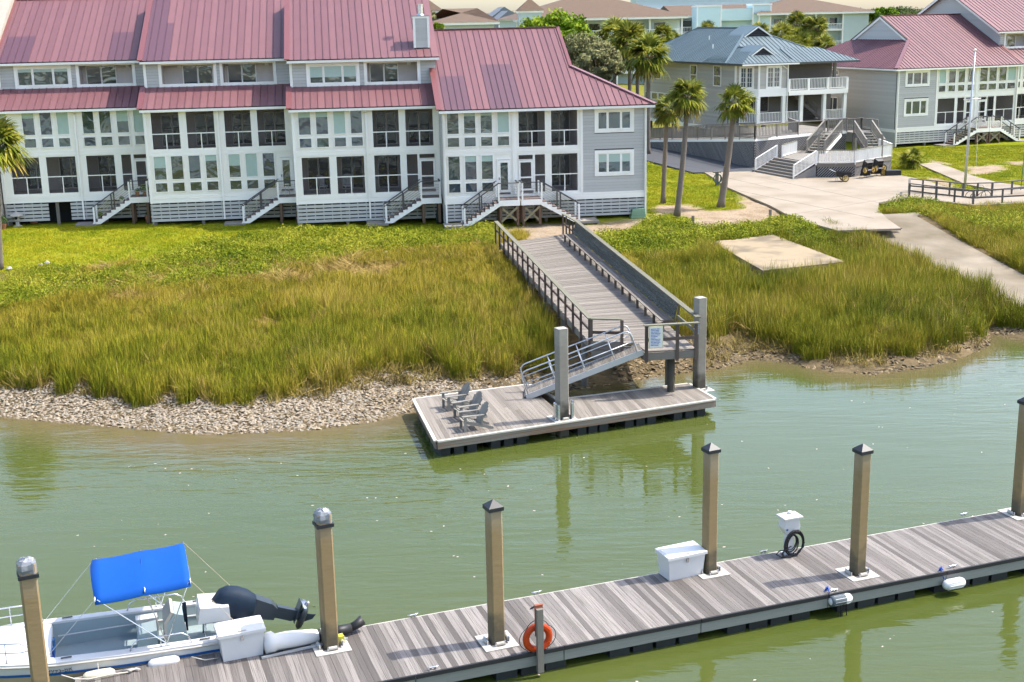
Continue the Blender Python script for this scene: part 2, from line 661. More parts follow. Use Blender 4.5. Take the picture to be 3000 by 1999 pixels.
def triple_window(T, x0, x1, z0, z1, y, parts=(0.3, 0.4, 0.3), fw=0.17, gl=None, shade=0.0):
    """wide boxed trim with three sashes"""
    wo = frame_mb(x0 + fw, x1 - fw, z0 + fw, z1 - fw, y, fw, 0.07).build('window', WHITE, T)
    xx = x0 + fw
    W = x1 - x0 - 2 * fw
    for i, p in enumerate(parts):
        a, b = xx + 0.07, xx + W * p - 0.07
        frame_mb(a, b, z0 + fw + 0.07, z1 - fw - 0.07, y, 0.068, 0.04).build('sash', WHITE, wo)
        bx('pane', wo, gl or GLASSB, (a, y - 0.012, z0 + fw + 0.07), (b, y + 0.012, z1 - fw - 0.07))
        if shade:
            bx('window_shade', wo, CURTAIN, (a, y - 0.02, z1 - fw - 0.07 - shade * (z1 - z0) * .6), (b, y - 0.014, z1 - fw - 0.07))
        xx += W * p
    return wo


def screen_bay(T, x0, x1, z0, z1, zr, y=0.0, mull=True):
    fr = MB()
    b = 0.045
    fr.lohi((x0, y - .02, z0), (x1, y + .03, z0 + b))
    fr.lohi((x0, y - .02, z1 - b), (x1, y + .03, z1))
    fr.lohi((x0, y - .02, z0 + b), (x0 + b, y + .03, z1 - b))
    fr.lohi((x1 - b, y - .02, z0 + b), (x1, y + .03, z1 - b))
    fr.lohi((x0 + b, y - .021, zr - .03), (x1 - b, y + .031, zr + .03))
    xm = (x0 + x1) / 2
    if mull:
        fr.lohi((xm - .03, y - .019, z0 + b), (xm + .03, y + .029, zr - .03))
    fo = fr.build('screen_frame', WHITE, T)
    bx('screen_mesh', fo, SCREEN, (x0 + b, y, zr + .03), (x1 - b, y + .004, z1 - b))
    if mull:
        bx('screen_mesh', fo, SCREEN, (x0 + b, y, z0 + b), (xm - .03, y + .004, zr - .03))
        bx('screen_mesh', fo, SCREEN, (xm + .03, y, z0 + b), (x1 - b, y + .004, zr - .03))
    else:
        bx('screen_mesh', fo, SCREEN, (x0 + b, y, z0 + b), (x1 - b, y + .004, zr - .03))
    return fo


def slider(T, x0, x1, z0, z1, y):
    """sliding glass door on the porch back wall"""
    s = frame_mb(x0 + .08, x1 - .08, z0 + .06, z1 - .08, y, 0.06, 0.05)
    xm = (x0 + x1) / 2
    s.lohi((xm - .05, y - .05, z0 + .06), (xm + .05, y, z1 - .08))
    so = s.build('sliding_door', TRIM, T)
    bx('pane', so, DGLASS, (x0 + .08, y - .02, z0 + .06), (xm - .05, y - .005, z1 - .08))
    bx('pane', so, DGLASS, (xm + .05, y - .02, z0 + .06), (x1 - .08, y - .005, z1 - .08))


def skirt(T, x0, x1, z0, z1, y, rows=5, gap=None):
    """slatted crawl-space skirt: boards with open gaps, short battens behind"""
    h = (z1 - z0) / rows
    for r in range(rows):
        segs = [(x0, x1)] if gap is None else [(x0, gap[0]), (gap[1], x1)]
        for a, b in segs:
            bx('skirt_slat', T, SKIRT, (a, y - .025, z0 + r * h), (b, y, z0 + r * h + h * 0.70))
    n = max(2, round((x1 - x0) / 0.55))
    for i in range(n + 1):
        xx = x0 + .03 + (x1 - x0 - .06) * i / n
        if gap and gap[0] - .02 < xx < gap[1] + .02:
            continue
        bx('skirt_batten', T, SKIRT, (xx - .03, y + .002, z0), (xx + .03, y + .03, z1))
# ---------------------------------------------------------------- terrain
SHX = [-400, -60, -26, -20.4, -15.9, -11.6, -7.8, -5.3, -3.9, 0, 4.3, 6.6, 8.9, 10.7, 12.2, 13.2, 15.4, 17.7, 20.1, 21.8, 22.6, 24.0, 27, 40, 80, 400]
SHY = [60, 54, 50.6, 49.4, 47.9, 46.5, 46.8, 47.8, 49.0, 50.6, 52.6, 53.6, 54.5, 55.9, 55.4, 53.7, 53.1, 54.0, 55.6, 57.6, 59.6, 59.0, 57, 55, 53, 50]
LWX = [-400, -60, -34, -27.5, -22.8, -17.9, -12.5, -4, 0, 5, 10, 15, 18, 22, 26, 30, 40, 80, 400]
LWY = [76, 70, 67.5, 68.9, 71.4, 75.2, 79.0, 80.2, 79.0, 77.5, 79.5, 79.5, 79.0, 82, 86, 85.0, 84, 84, 84]


def in_poly(x, y, poly):
    x, y = np.asarray(x), np.asarray(y)
    ins = np.zeros(x.shape, bool)
    n = len(poly)
    j = n - 1
    for i in range(n):
        xi, yi = poly[i][0], poly[i][1]
        xj, yj = poly[j][0], poly[j][1]
        c = ((yi > y) != (yj > y)) & (x < (xj - xi) * (y - yi) / (yj - yi + 1e-12) + xi)
        ins ^= c
        j = i
    return ins


def poly_dist(x, y, poly):
    """signed distance, negative inside"""
    x, y = np.asarray(x, float), np.asarray(y, float)
    d = np.full(x.shape, 1e9)
    n = len(poly)
    for i in range(n):
        ax, ay = poly[i][0], poly[i][1]
        bx_, by_ = poly[(i + 1) % n][0], poly[(i + 1) % n][1]
        vx, vy = bx_ - ax, by_ - ay
        t = np.clip(((x - ax) * vx + (y - ay) * vy) / (vx * vx + vy * vy + 1e-12), 0, 1)
        d = np.minimum(d, np.hypot(x - ax - t * vx, y - ay - t * vy))
    return np.where(in_poly(x, y, poly), -d, d)


_ph = rng.uniform(0, 6.28, (24, 3))


def vnoise(x, y, s):
    """cheap smooth noise, about -1..1"""
    r = np.zeros(np.shape(x))
    for k in range(8):
        a = _ph[k, 0] + k * 0.77
        fr = s * (1 + 0.37 * k)
        r = r + np.sin((np.cos(a) * x + np.sin(a) * y) * fr + _ph[k, 1] * 3) * np.cos((np.sin(a * 1.7) * x - np.cos(a * 1.7) * y) * fr * 0.8 + _ph[k, 2])
    return r / 3.0


def xy(p):
    return (p[0], p[1])


# the boat ramp: centre line falling from the drive to the water beyond the right edge
RAMP_L = [(19.8, 80.3), (21.6, 73.3), (23.2, 66.5), (24.7, 61.0), (27.5, 52.0), (30.0, 44.0)]
RAMP_R = [(25.9, 81.6), (26.3, 74.5), (27.3, 67.0), (28.6, 61.5), (31.5, 52.0), (34.0, 44.0)]
RAMP_Z = [2.50, 1.80, 1.15, 0.62, -0.3, -1.1]
RAMP_POLY = RAMP_L + RAMP_R[::-1]


def ramp_z(y):
    return np.interp(-np.asarray(y), [-80.9, -73.9, -66.7, -61.2, -52.0, -44.0], RAMP_Z)


def hgt(x, y):
    x, y = np.asarray(x, float), np.asarray(y, float)
    ys = np.interp(x, SHX, SHY)
    yl = np.interp(x, LWX, LWY)
    t = (y - ys) / (yl - ys)
    h = np.interp(t, [-3, -1, -0.12, 0, 0.05, 0.12, 0.3, 0.6, 0.85, 1.0, 1.2, 2.5, 6, 60], [-3.5, -2.6, -0.45, 0.0, 0.22, 0.5, 0.85, 1.45, 1.95, 2.2, 2.38, 2.42, 2.5, 3.2])
    h = h + np.where(t > 0.05, 0.05, 0.015) * vnoise(x, y, 0.9)
    # raised ground behind, towards the drive beside the raised house
    h = h + 0.5 * np.clip((y - 108) / 20, 0, 1) * (x > 0) * np.clip((30 - x) / 12, 0, 1)
    d = poly_dist(x, y, RAMP_POLY)
    k = np.clip(1 - (d - 0.3) / 2.0, 0, 1)
    h = np.where(y < 84, h * (1 - k) + (ramp_z(y) - 0.06) * k, h)
    return h


def axis_steps(fine0, fine1, step, far0, far1):
    a = list(np.arange(fine0, fine1 + 1e-6, step))
    x, s = fine1, step
    while x < far1:
        s *= 1.35
        x += s
        a.append(min(x, far1))
    x, s = fine0, step
    pre = []
    while x > far0:
        s *= 1.35
        x -= s
        pre.append(max(x, far0))
    return np.array(pre[::-1] + a)


gx = axis_steps(-42, 48, 0.45, -4500, 4500)
gy = axis_steps(42, 132, 0.45, -60, 7000)
X, Y = np.meshgrid(gx, gy)
Zt = hgt(X, Y)
# --- surface kinds, kept as vertex weights (what the ground is made of)
SAND_POLYS = [
    [xy(G(*p, 2.35)) for p in [(1455, 668), (1560, 655), (1760, 652), (1900, 640), (2000, 645), (2070, 622), (2190, 585), (2260, 600), (2330, 636), (2460, 672), (2380, 668), (2240, 648), (2060, 668), (1900, 672), (1800, 690), (1700, 712), (1560, 716), (1470, 712)]],
    [xy(G(*p, 2.35)) for p in [(1920, 600), (2010, 600), (2100, 625), (2010, 660), (1900, 650)]],
    [xy(G(*p, 2.4)) for p in [(2830, 490), (2930, 482), (2950, 495), (2900, 510), (2840, 512)]],
    [xy(G(*p, 2.4)) for p in [(2950, 475), (3000, 472), (3000, 485), (2960, 484)]],
    [xy(G(*p, 2.4)) for p in [(2715, 520), (2760, 525), (2800, 545), (2780, 552), (2735, 535)]],
    [xy(G(*p, 2.4)) for p in [(2690, 466), (2750, 470), (2790, 485), (2740, 480)]],
    [xy(G(*p, 2.4)) for p in [(2160, 570), (2215, 580), (2250, 600), (2200, 600)]],
]
ISLES = [[xy(G(*p, 2.35)) for p in [(2050, 600), (2110, 590), (2180, 600), (2170, 615), (2090, 618)]],
         [xy(G(*p, 2.35)) for p in [(1900, 634), (1960, 628), (2035, 640), (2000, 655), (1920, 652)]]]
sand = np.zeros(X.shape)
for P in SAND_POLYS:
    sand = np.maximum(sand, np.clip(0.5 - poly_dist(X, Y, P) / 0.9 + 0.35 * vnoise(X, Y, 1.6), 0, 1))
for P in ISLES:
    sand = np.minimum(sand, np.clip(0.5 + poly_dist(X, Y, P) / 0.7 + 0.3 * vnoise(X, Y, 1.9), 0, 1))
ysr = np.interp(X, SHX, SHY)
ylr = np.interp(X, LWX, LWY)
T_ = (Y - ysr) / (ylr - ysr)
lawn = np.clip((Y - ylr + 1.2 + 0.9 * vnoise(X, Y, 0.8)) / 1.2, 0, 1)
lawn[Y > 135] = 0.6
# shell bank: left of the floating dock
shell = np.clip(np.minimum((T_ + 0.01) / 0.03, np.clip((0.20 - T_) / 0.07, 0, 1)) * np.clip((-0.5 - X) / 3, 0, 1), 0, 1)
wrack = np.clip(1 - np.abs((T_ - 0.70 - 0.06 * vnoise(X, Y, .5)) / 0.10), 0, 1) * np.clip((-3 - X) / 4, 0, 1)

nv = X.size
verts = np.stack([X.ravel(), Y.ravel(), Zt.ravel()], 1)
ny, nx = X.shape
idx = np.arange(nv).reshape(ny, nx)
quads = np.stack([idx[:-1, :-1].ravel(), idx[:-1, 1:].ravel(), idx[1:, 1:].ravel(), idx[1:, :-1].ravel()], 1)


def np_mesh(name, verts, faces, mt=None, smooth=False):
    me = D.meshes.new(name)
    faces = np.asarray(faces)
    k = faces.shape[1]
    me.vertices.add(len(verts))
    me.vertices.foreach_set('co', np.asarray(verts, np.float32).ravel())
    me.loops.add(faces.size)
    me.loops.foreach_set('vertex_index', faces.astype(np.int32).ravel())
    me.polygons.add(len(faces))
    me.polygons.foreach_set('loop_start', np.arange(0, faces.size, k, dtype=np.int32))
    me.update(calc_edges=True)
    if mt:
        me.materials.append(mt)
    if smooth:
        me.shade_smooth()
    me.validate()
    return me


def attr(me, name, data):
    a = me.attributes.new(name, 'FLOAT', 'POINT')
    a.data.foreach_set('value', np.asarray(data, np.float32).ravel())


def ground_material():
    m = D.materials.new('ground')
    m.use_nodes = True
    N, L = m.node_tree.nodes, m.node_tree.links
    b = N['Principled BSDF']
    b.inputs['Roughness'].default_value = 1.0
    b.inputs['Specular IOR Level'].default_value = 0.03
    g = N.new('ShaderNodeNewGeometry')

    def noise(s, det=5, dist=0.0, ro=0.6):
        q = N.new('ShaderNodeTexNoise')
        q.inputs['Scale'].default_value = s
        q.inputs['Detail'].default_value = det
        q.inputs['Roughness'].default_value = ro
        q.inputs['Distortion'].default_value = dist
        L.new(g.outputs['Position'], q.inputs['Vector'])
        return q.outputs['Fac']

    def ramp(src, stops):
        r = N.new('ShaderNodeValToRGB')
        e = r.color_ramp.elements
        e[0].position, e[0].color = stops[0][0], (*stops[0][1], 1)
        e[1].position, e[1].color = stops[-1][0], (*stops[-1][1], 1)
        for p, c in stops[1:-1]:
            q = e.new(p)
            q.color = (*c, 1)
        L.new(src, r.inputs[0])
        return r.outputs[0]

    def mix(f, a, c):
        x = N.new('ShaderNodeMix')
        x.data_type = 'RGBA'
        L.new(f, x.inputs['Factor'])
        L.new(a, x.inputs['A'])
        L.new(c, x.inputs['B'])
        return x.outputs['Result']

    def at(n):
        a = N.new('ShaderNodeAttribute')
        a.attribute_name = n
        return a.outputs['Fac']
    mud = ramp(noise(1.3, 8), [(0.3, (0.09, 0.068, 0.036)), (0.5, (0.16, 0.12, 0.066)), (0.7, (0.22, 0.165, 0.095))])
    lawnc = ramp(noise(0.55, 9, 0.0, 0.72), [(0.30, (0.11, 0.155, 0.010)), (0.45, (0.20, 0.225, 0.012)), (0.58, (0.25, 0.25, 0.02)), (0.72, (0.31, 0.27, 0.06))])
    sandc = ramp(noise(0.8, 8), [(0.3, (0.27, 0.195, 0.125)), (0.55, (0.37, 0.285, 0.195)), (0.75, (0.42, 0.34, 0.25))])
    v = N.new('ShaderNodeTexVoronoi')
    v.inputs['Scale'].default_value = 9
    L.new(g.outputs['Position'], v.inputs['Vector'])
    shellc = ramp(v.outputs['Distance'], [(0.05, (0.42, 0.37, 0.29)), (0.4, (0.27, 0.215, 0.145)), (0.65, (0.09, 0.065, 0.035))])
    straw = ramp(noise(2.2, 8), [(0.3, (0.20, 0.14, 0.07)), (0.55, (0.36, 0.27, 0.16)), (0.75, (0.46, 0.37, 0.25))])
    c = mix(at('wrack'), mud, straw)
    c = mix(at('shell'), c, shellc)
    c = mix(at('lawn'), c, lawnc)
    c = mix(at('sand'), c, sandc)
    # fine blades / grit value jitter
    hsv = N.new('ShaderNodeHueSaturation')
    mr = N.new('ShaderNodeMapRange')
    mr.inputs['From Min'].default_value = 0.3
    mr.inputs['From Max'].default_value = 0.7
    mr.inputs['To Min'].default_value = 0.64
    mr.inputs['To Max'].default_value = 1.0
    L.new(noise(9, 4), mr.inputs['Value'])
    L.new(mr.outputs[0], hsv.inputs['Value'])
    L.new(c, hsv.inputs['Color'])
    L.new(hsv.outputs[0], b.inputs['Base Color'])
    bp = N.new('ShaderNodeBump')
    bp.inputs['Strength'].default_value = 0.7
    bp.inputs['Distance'].default_value = 0.08
    L.new(noise(5, 6), bp.inputs['Height'])
    L.new(bp.outputs[0], b.inputs['Normal'])
    return m


gme = np_mesh('ground', verts, quads, ground_material(), True)
attr(gme, 'sand', sand)
attr(gme, 'lawn', lawn)
attr(gme, 'shell', shell)
attr(gme, 'wrack', wrack)
tag(place('ground', gme), kind='structure')


# ---------------------------------------------------------------- water
def water_material():
    m = D.materials.new('creek_water')
    m.use_nodes = True
    N, L = m.node_tree.nodes, m.node_tree.links
    b = N['Principled BSDF']
    b.inputs['Roughness'].default_value = 0.04
    b.inputs['IOR'].default_value = 1.36
    g = N.new('ShaderNodeNewGeometry')
    n1 = N.new('ShaderNodeTexNoise')
    n1.inputs['Scale'].default_value = 0.06
    n1.inputs['Detail'].default_value = 3
    L.new(g.outputs['Position'], n1.inputs['Vector'])
    r = N.new('ShaderNodeValToRGB')
    e = r.color_ramp.elements
    e[0].position, e[0].color = 0.35, (0.058, 0.076, 0.014, 1)
    e[1].position, e[1].color = 0.65, (0.070, 0.085, 0.020, 1)
    L.new(n1.outputs['Fac'], r.inputs[0])
    sh = N.new('ShaderNodeAttribute')
    sh.attribute_name = 'shallow'
    mx = N.new('ShaderNodeMix')
    mx.data_type = 'RGBA'
    L.new(sh.outputs['Fac'], mx.inputs['Factor'])
    L.new(r.outputs[0], mx.inputs['A'])
    mx.inputs['B'].default_value = (0.125, 0.098, 0.050, 1)
    L.new(mx.outputs['Result'], b.inputs['Base Color'])

    def rip(rot, sx, sy, sc, det):
        mp = N.new('ShaderNodeMapping')
        mp.inputs['Rotation'].default_value = (0, 0, rot)
        mp.inputs['Scale'].default_value = (sx, sy, 1)
        L.new(g.outputs['Position'], mp.inputs['Vector'])
        q = N.new('ShaderNodeTexNoise')
        q.inputs['Scale'].default_value = sc
        q.inputs['Detail'].default_value = det
        q.inputs['Distortion'].default_value = 0.6
        L.new(mp.outputs[0], q.inputs['Vector'])
        return q.outputs['Fac']
    a = rip(0.35, 0.3, 1.3, 0.8, 2.0)
    c = rip(0.15, 0.5, 2.0, 2.2, 2.0)
    # calm patches
    n2 = N.new('ShaderNodeTexNoise')
    n2.inputs['Scale'].default_value = 0.045
    n2.inputs['Detail'].default_value = 2
    L.new(g.outputs['Position'], n2.inputs['Vector'])
    mr = N.new('ShaderNodeMapRange')
    mr.inputs['From Min'].default_value = 0.38
    mr.inputs['From Max'].default_value = 0.62
    mr.inputs['To Min'].default_value = 0.2
    mr.inputs['To Max'].default_value = 1.0
    L.new(n2.outputs['Fac'], mr.inputs['Value'])
    s = N.new('ShaderNodeMath')
    s.operation = 'MULTIPLY_ADD'
    s.inputs[1].default_value = 0.35
    L.new(c, s.inputs[0])
    L.new(a, s.inputs[2])
    t = N.new('ShaderNodeMath')
    t.operation = 'MULTIPLY'
    L.new(s.outputs[0], t.inputs[0])
    L.new(mr.outputs[0], t.inputs[1])
    bp = N.new('ShaderNodeBump')
    bp.inputs['Strength'].default_value = 0.10
    bp.inputs['Distance'].default_value = 0.45
    L.new(t.outputs[0], bp.inputs['Height'])
    L.new(bp.outputs[0], b.inputs['Normal'])
    return m


WATER = water_material()
wx = axis_steps(-34, 36, 0.7, -400, 400)
wy = axis_steps(40, 66, 0.7, -60, 80)
WX, WY = np.meshgrid(wx, wy)
wi = np.arange(WX.size).reshape(WX.shape)
wm = np_mesh('water', np.stack([WX.ravel(), WY.ravel(), np.zeros(WX.size)], 1), np.stack([wi[:-1, :-1].ravel(), wi[:-1, 1:].ravel(), wi[1:, 1:].ravel(), wi[1:, :-1].ravel()], 1), WATER)
attr(wm, 'shallow', np.clip(1 + hgt(WX, WY) / .5, 0, 1))
tag(place('water', wm), kind='structure')


# ---------------------------------------------------------------- drive, ramp, slab, paths
def sheet(name, pts, z, mt, th=0.0, follow=True, res=None):
    """flat ground sheet from a polygon, laid just above the ground"""
    bmv = [(p[0], p[1], (z(p[0], p[1]) if callable(z) else z)) for p in pts]
    mb = MB()
    if th:
        mb.prism([(p[0], p[1], p[2] - th) for p in bmv], (0, 0, th))
    else:
        mb.add(bmv, [tuple(range(len(bmv)))])
        a = sum(bmv[i][0] * bmv[(i + 1) % len(bmv)][1] - bmv[(i + 1) % len(bmv)][0] * bmv[i][1] for i in range(len(bmv)))
        if a < 0:
            mb.f = [f[::-1] for f in mb.f]
    return tag(mb.build(name, mt), kind='structure')


DRIVEM = mat('drive_concrete', (0.36, 0.30, 0.225), 0.88, 0, 0.14, 0.9, coord='World', col2=(0.29, 0.235, 0.165), c2amt=0.22, c2scale=0.35, bump=0.15, bscale=20)  # one concrete tone with random darker patches
RAMPM = mat('stained_ramp_concrete', (0.33, 0.275, 0.20), 0.9, 0, 0.16, 1.1, coord='World', col2=(0.17, 0.135, 0.08), c2amt=0.4, c2scale=0.35, bump=0.3, bscale=12, c2sharp=0.2)
ASPH = mat('grey_lane_paving', (0.075, 0.078, 0.085), 0.9, 0, 0.12, 2.0, coord='World')
DZ = 2.56
DRIVE_PX = [(2040, 492), (2075, 510), (2125, 545), (2160, 560), (2200, 577), (2255, 600), (2330, 640), (2455, 674), (2640, 668), (2600, 640), (2572, 612), (2575, 592), (2663, 578), (2745, 588), (2850, 600), (3060, 592), (3060, 553), (2900, 556), (2810, 557), (2755, 541), (2700, 525), (2640, 513), (2560, 490), (2400, 470), (2200, 462)]
DRIVE_POLY = [xy(G(*p, DZ)) for p in DRIVE_PX]
sheet('driveway', DRIVE_POLY, DZ - .03, DRIVEM, 0.12)
for a, b in [((2300, 632), (2640, 575)), ((2150, 556), (2560, 640)), ((2230, 520), (2650, 610)), ((2075, 508), (2300, 560))]:
    p, q = G(*a, DZ - .025), G(*b, DZ - .025)
    tag(MB().bar(p, q, 0.05, 0.006).build('driveway_joint', mat('joint_%d' % a[0], (0.30, 0.26, 0.2), 0.95)), kind='structure')
LANE_POLY = [xy(p) for p in [G(2032, 505, DZ), G(2120, 503, DZ), G(2235, 500, DZ), G(2200, 450, 2.7), G(2010, 415, 2.9), G(1880, 404, 3.0), G(1700, 400, 3.0), G(1750, 442, 2.9), G(1900, 470, 2.7)]]
sheet('lane', LANE_POLY, lambda x, y: DZ - .02 + max(0, (y - 108)) * 0.022, ASPH, 0.3)
mb = MB()
for i in range(len(RAMP_L)):
    mb.v += [(*RAMP_L[i], RAMP_Z[i]), (*RAMP_R[i], RAMP_Z[i])]
for i in range(len(RAMP_L) - 1):
    mb.f.append((2 * i, 2 * i + 2, 2 * i + 3, 2 * i + 1))
tag(mb.build('boat_ramp', RAMPM), kind='structure')
p, q = G(2450, 672, 2.33), G(2640, 668, 2.33)
tag(MB().bar(p, q, 0.35, 0.05).build('drain_channel', mat('rusty_drain', (0.22, 0.10, 0.06), 0.9, 0, .3, 6)), kind='structure')
SLABM = mat('stained_slab_concrete', (0.37, 0.285, 0.175), 0.9, 0, 0.12, 0.7, coord='World', col2=(0.19, 0.15, 0.095), c2amt=0.12, c2scale=0.5, bump=0.15, bscale=12, c2sharp=.1)
sl = thing('concrete_slab', 'tan square concrete slab lying in the marsh grass', 'slab')
MB().prism([(*xy(G(*p, 2.12)), 1.70) for p in [(2085, 708), (2265, 688), (2476, 767), (2235, 793)]], (0, 0, 0.42)).build('slab_body', SLABM, sl)
# garden path on the far side of the flagpole
sheet('footpath', [xy(G(*p, 2.5)) for p in [(2690, 480), (2740, 476), (2790, 492), (2850, 515), (2925, 535), (3000, 545), (3000, 556), (2900, 553), (2830, 540), (2760, 510)]], 2.50, DRIVEM, 0.10)
# ---------------------------------------------------------------- townhouses
HA = rad(7.5)
GRD = 2.42
S_ROOF = 0.5
VS = Vector((0, 1, S_ROOF)).normalized()
SEC = math.sqrt(1 + S_ROOF ** 2)


def porch_rooms(T, x0, x1, levels, depth=2.5, zo=0.0):
    """rooms behind the screens: floors, ceilings, back wall"""
    mb = MB()
    for (z0, z1) in levels:
        mb.lohi((x0, .12, z0 - .2), (x1, depth, z0))
        mb.lohi((x0, depth, z0), (x1, depth + .12, z1))
    mb.lohi((x0, .12, levels[-1][1]), (x1, depth, levels[-1][1] + .08))
    for xx in (x0, (x0 + x1) / 2, x1 - .1):
        for (z0, z1) in levels:
            mb.lohi((xx, .2, z0), (xx + .1, depth, z1))
    mb.build('porch_room', INTERIOR, T)


def front_bays(T, W, bays, up, lo, zo, mx=lambda a, b: (a, b), trimx=()):
    """bays: two opening ranges; up/lo: lists of opening specs"""
    holes = []
    specs = []
    for lvl, items in (('u', up), ('l', lo)):
        for it in items:
            k, a, b = it[0], it[1], it[2]
            a, b = mx(a, b)
            if lvl == 'u':
                zt, zb, zr, zs0, zs1, zw = 9.62, 7.22, 8.22, 7.40, 7.95, 8.20
            else:
                zt, zb, zr, zs0, zs1, zw = 6.80, 4.36, 5.47, 4.55, 5.10, 5.33
            zt, zb, zr, zs0, zs1, zw = [q + zo for q in (zt, zb, zr, zs0, zs1, zw)]
            if k == 'w':
                holes += [(a, b, zw, zt), (a, b, zs0, zs1)]
                specs.append((k, a, b, zw, zt, zs0, zs1, it[3] if len(it) > 3 else 0))
            elif k == 's':
                holes.append((a, b, zb, zt))
                specs.append((k, a, b, zb, zt, zr, True))
            elif k == 'h':
                holes.append((a, b, zb, zt))
                specs.append((k, a, b, zb, zt, zr, False))
            elif k == 'd':
                holes.append((a, b, 4.30 + zo, 6.50 + zo))
                specs.append((k, a, b, 4.30 + zo, 6.50 + zo))
            elif k == 'sd':
                holes.append((a, b, 4.30 + zo, zt))
                specs.append((k, a, b, 4.30 + zo, zt))
    for s in specs:
        if s[0] == 'w':
            sd_ = s[7] or random.choice((0, 0, 0, .25, .5, 1.0))
            window(T, s[1], s[2], s[3], s[4], 0.0, shade=sd_, gl=random.choice((GLASS, GLASS, GLASSB)))
            window(T, s[1], s[2], s[5], s[6], 0.0, gl=random.choice((GLASS, GLASSB)))
        elif s[0] in 'sh':
            screen_bay(T, s[1], s[2], s[3], s[4], s[5], 0.02, s[6])
        elif s[0] == 'd':
            a, b, z0, z1 = s[1:]
            d = frame_mb(a + .16, b - .16, z0 + .30, z1 - .18, -.01, .16, .03).build('door', WHITE, T)
            bx('pane', d, GLASS, (a + .16, .0, z0 + .30), (b - .16, .015, z1 - .18))
            bx('handle', d, DARKRAIL, (a + .05, -.09, z0 + .95), (a + .09, -.04, z0 + 1.10))
            frame_mb(a, b, z0, z1, 0, .07, .045).build('door_frame', WHITE, T)
        elif s[0] == 'sd':
            a, b, z0, z1 = s[1:]
            zd = z0 + 2.12
            d = frame_mb(a + .13, b - .13, z0 + .34, zd - .13, 0, .12, .03)
            d.lohi((a + .13, -.03, z0 + 1.0), (b - .13, .02, z0 + 1.09))
            d = d.build('screen_door', WHITE, T)
            bx('screen_mesh', d, SCREEN, (a + .13, 0, z0 + .34), (b - .13, .004, z0 + 1.0))
            bx('screen_mesh', d, SCREEN, (a + .13, 0, z0 + 1.09), (b - .13, .004, zd - .13))
            bx('transom_screen', d, SCREEN, (a + .04, 0, zd + .1), (b - .04, .004, z1 - .05))
            fr = frame_mb(a + .02, b - .02, zd + .06, z1 - .05, 0, .05, .03)
            fr.build('transom_frame', WHITE, T)
    return holes


def eave(T, x0, x1, y, z, name='gutter'):
    bx(name, T, WHITE, (x0, y - .03, z - .17), (x1, y + .12, z - .02))
    bx('drip_edge', T, DARK, (x0, y - .035, z - .015), (x1, y + .1, z + .03))
    bx('soffit', T, TRIM, (x0, y + .125, z - .15), (x1, -y if y < 0 else y + .5, z - .10))


def downpipe(T, x, z0, z1, y=-.08):
    MB().lohi((x - .05, y - .06, z0), (x + .05, y + .04, z1)).build('downpipe', WHITE, T)
    MB().bar((x, y, z1), (x, y - .32, z1 + .22), .09, .09).build('downpipe_elbow', WHITE, T)


def siding_trim_box(T, x0, x1, z0, z1, y, mt=None, th=.045, name='corner_trim'):
    bx(name, T, mt or WHITE, (x0, y - th, z0), (x1, y + .01, z1))


def balcony(T, x0, x1, z0, z1, y, slide_left=True, dep=1.3):
    """recessed dormer balcony with boxed white trim"""
    fw = .2
    frame_mb(x0 + fw, x1 - fw, z0 + fw, z1 - .1, y, fw, .06).build('balcony_trim', WHITE, T)
    mb = MB()
    mb.lohi((x0 + fw, y + dep, z0), (x1 - fw, y + dep + .08, z1))
    mb.lohi((x0 + fw - .08, y + .03, z0), (x0 + fw, y + dep, z1))
    mb.lohi((x1 - fw, y + .03, z0), (x1 - fw + .08, y + dep, z1))
    mb.lohi((x0 + fw, y + .03, z0), (x1 - fw, y + dep, z0 + .1))
    mb.build('balcony_wall', INTERIOR, T)
    xm = x0 + fw
    W = x1 - x0 - 2 * fw
    a, b = (xm + W * .08, xm + W * .62) if slide_left else (xm + W * .38, xm + W * .94)
    s = frame_mb(a, b, z0 + .12, z1 - .22, y + dep, .07, .05)
    s.lohi(((a + b) / 2 - .05, y + dep - .05, z0 + .12), ((a + b) / 2 + .05, y + dep, z1 - .22))
    so = s.build('sliding_door', WHITE, T)
    bx('pane', so, GLASSB, (a, y + dep - .02, z0 + .12), ((a + b) / 2 - .05, y + dep - .005, z1 - .22))
    bx('pane', so, GLASS, ((a + b) / 2 + .05, y + dep - .02, z0 + .12), (b, y + dep - .005, z1 - .22))
    lx = x1 - fw - .45 if slide_left else x0 + fw + 1.0
    bx('porch_light', T, WHITE, (lx - .12, y + dep - .12, z1 - .30), (lx + .12, y + dep - .01, z1 - .12))


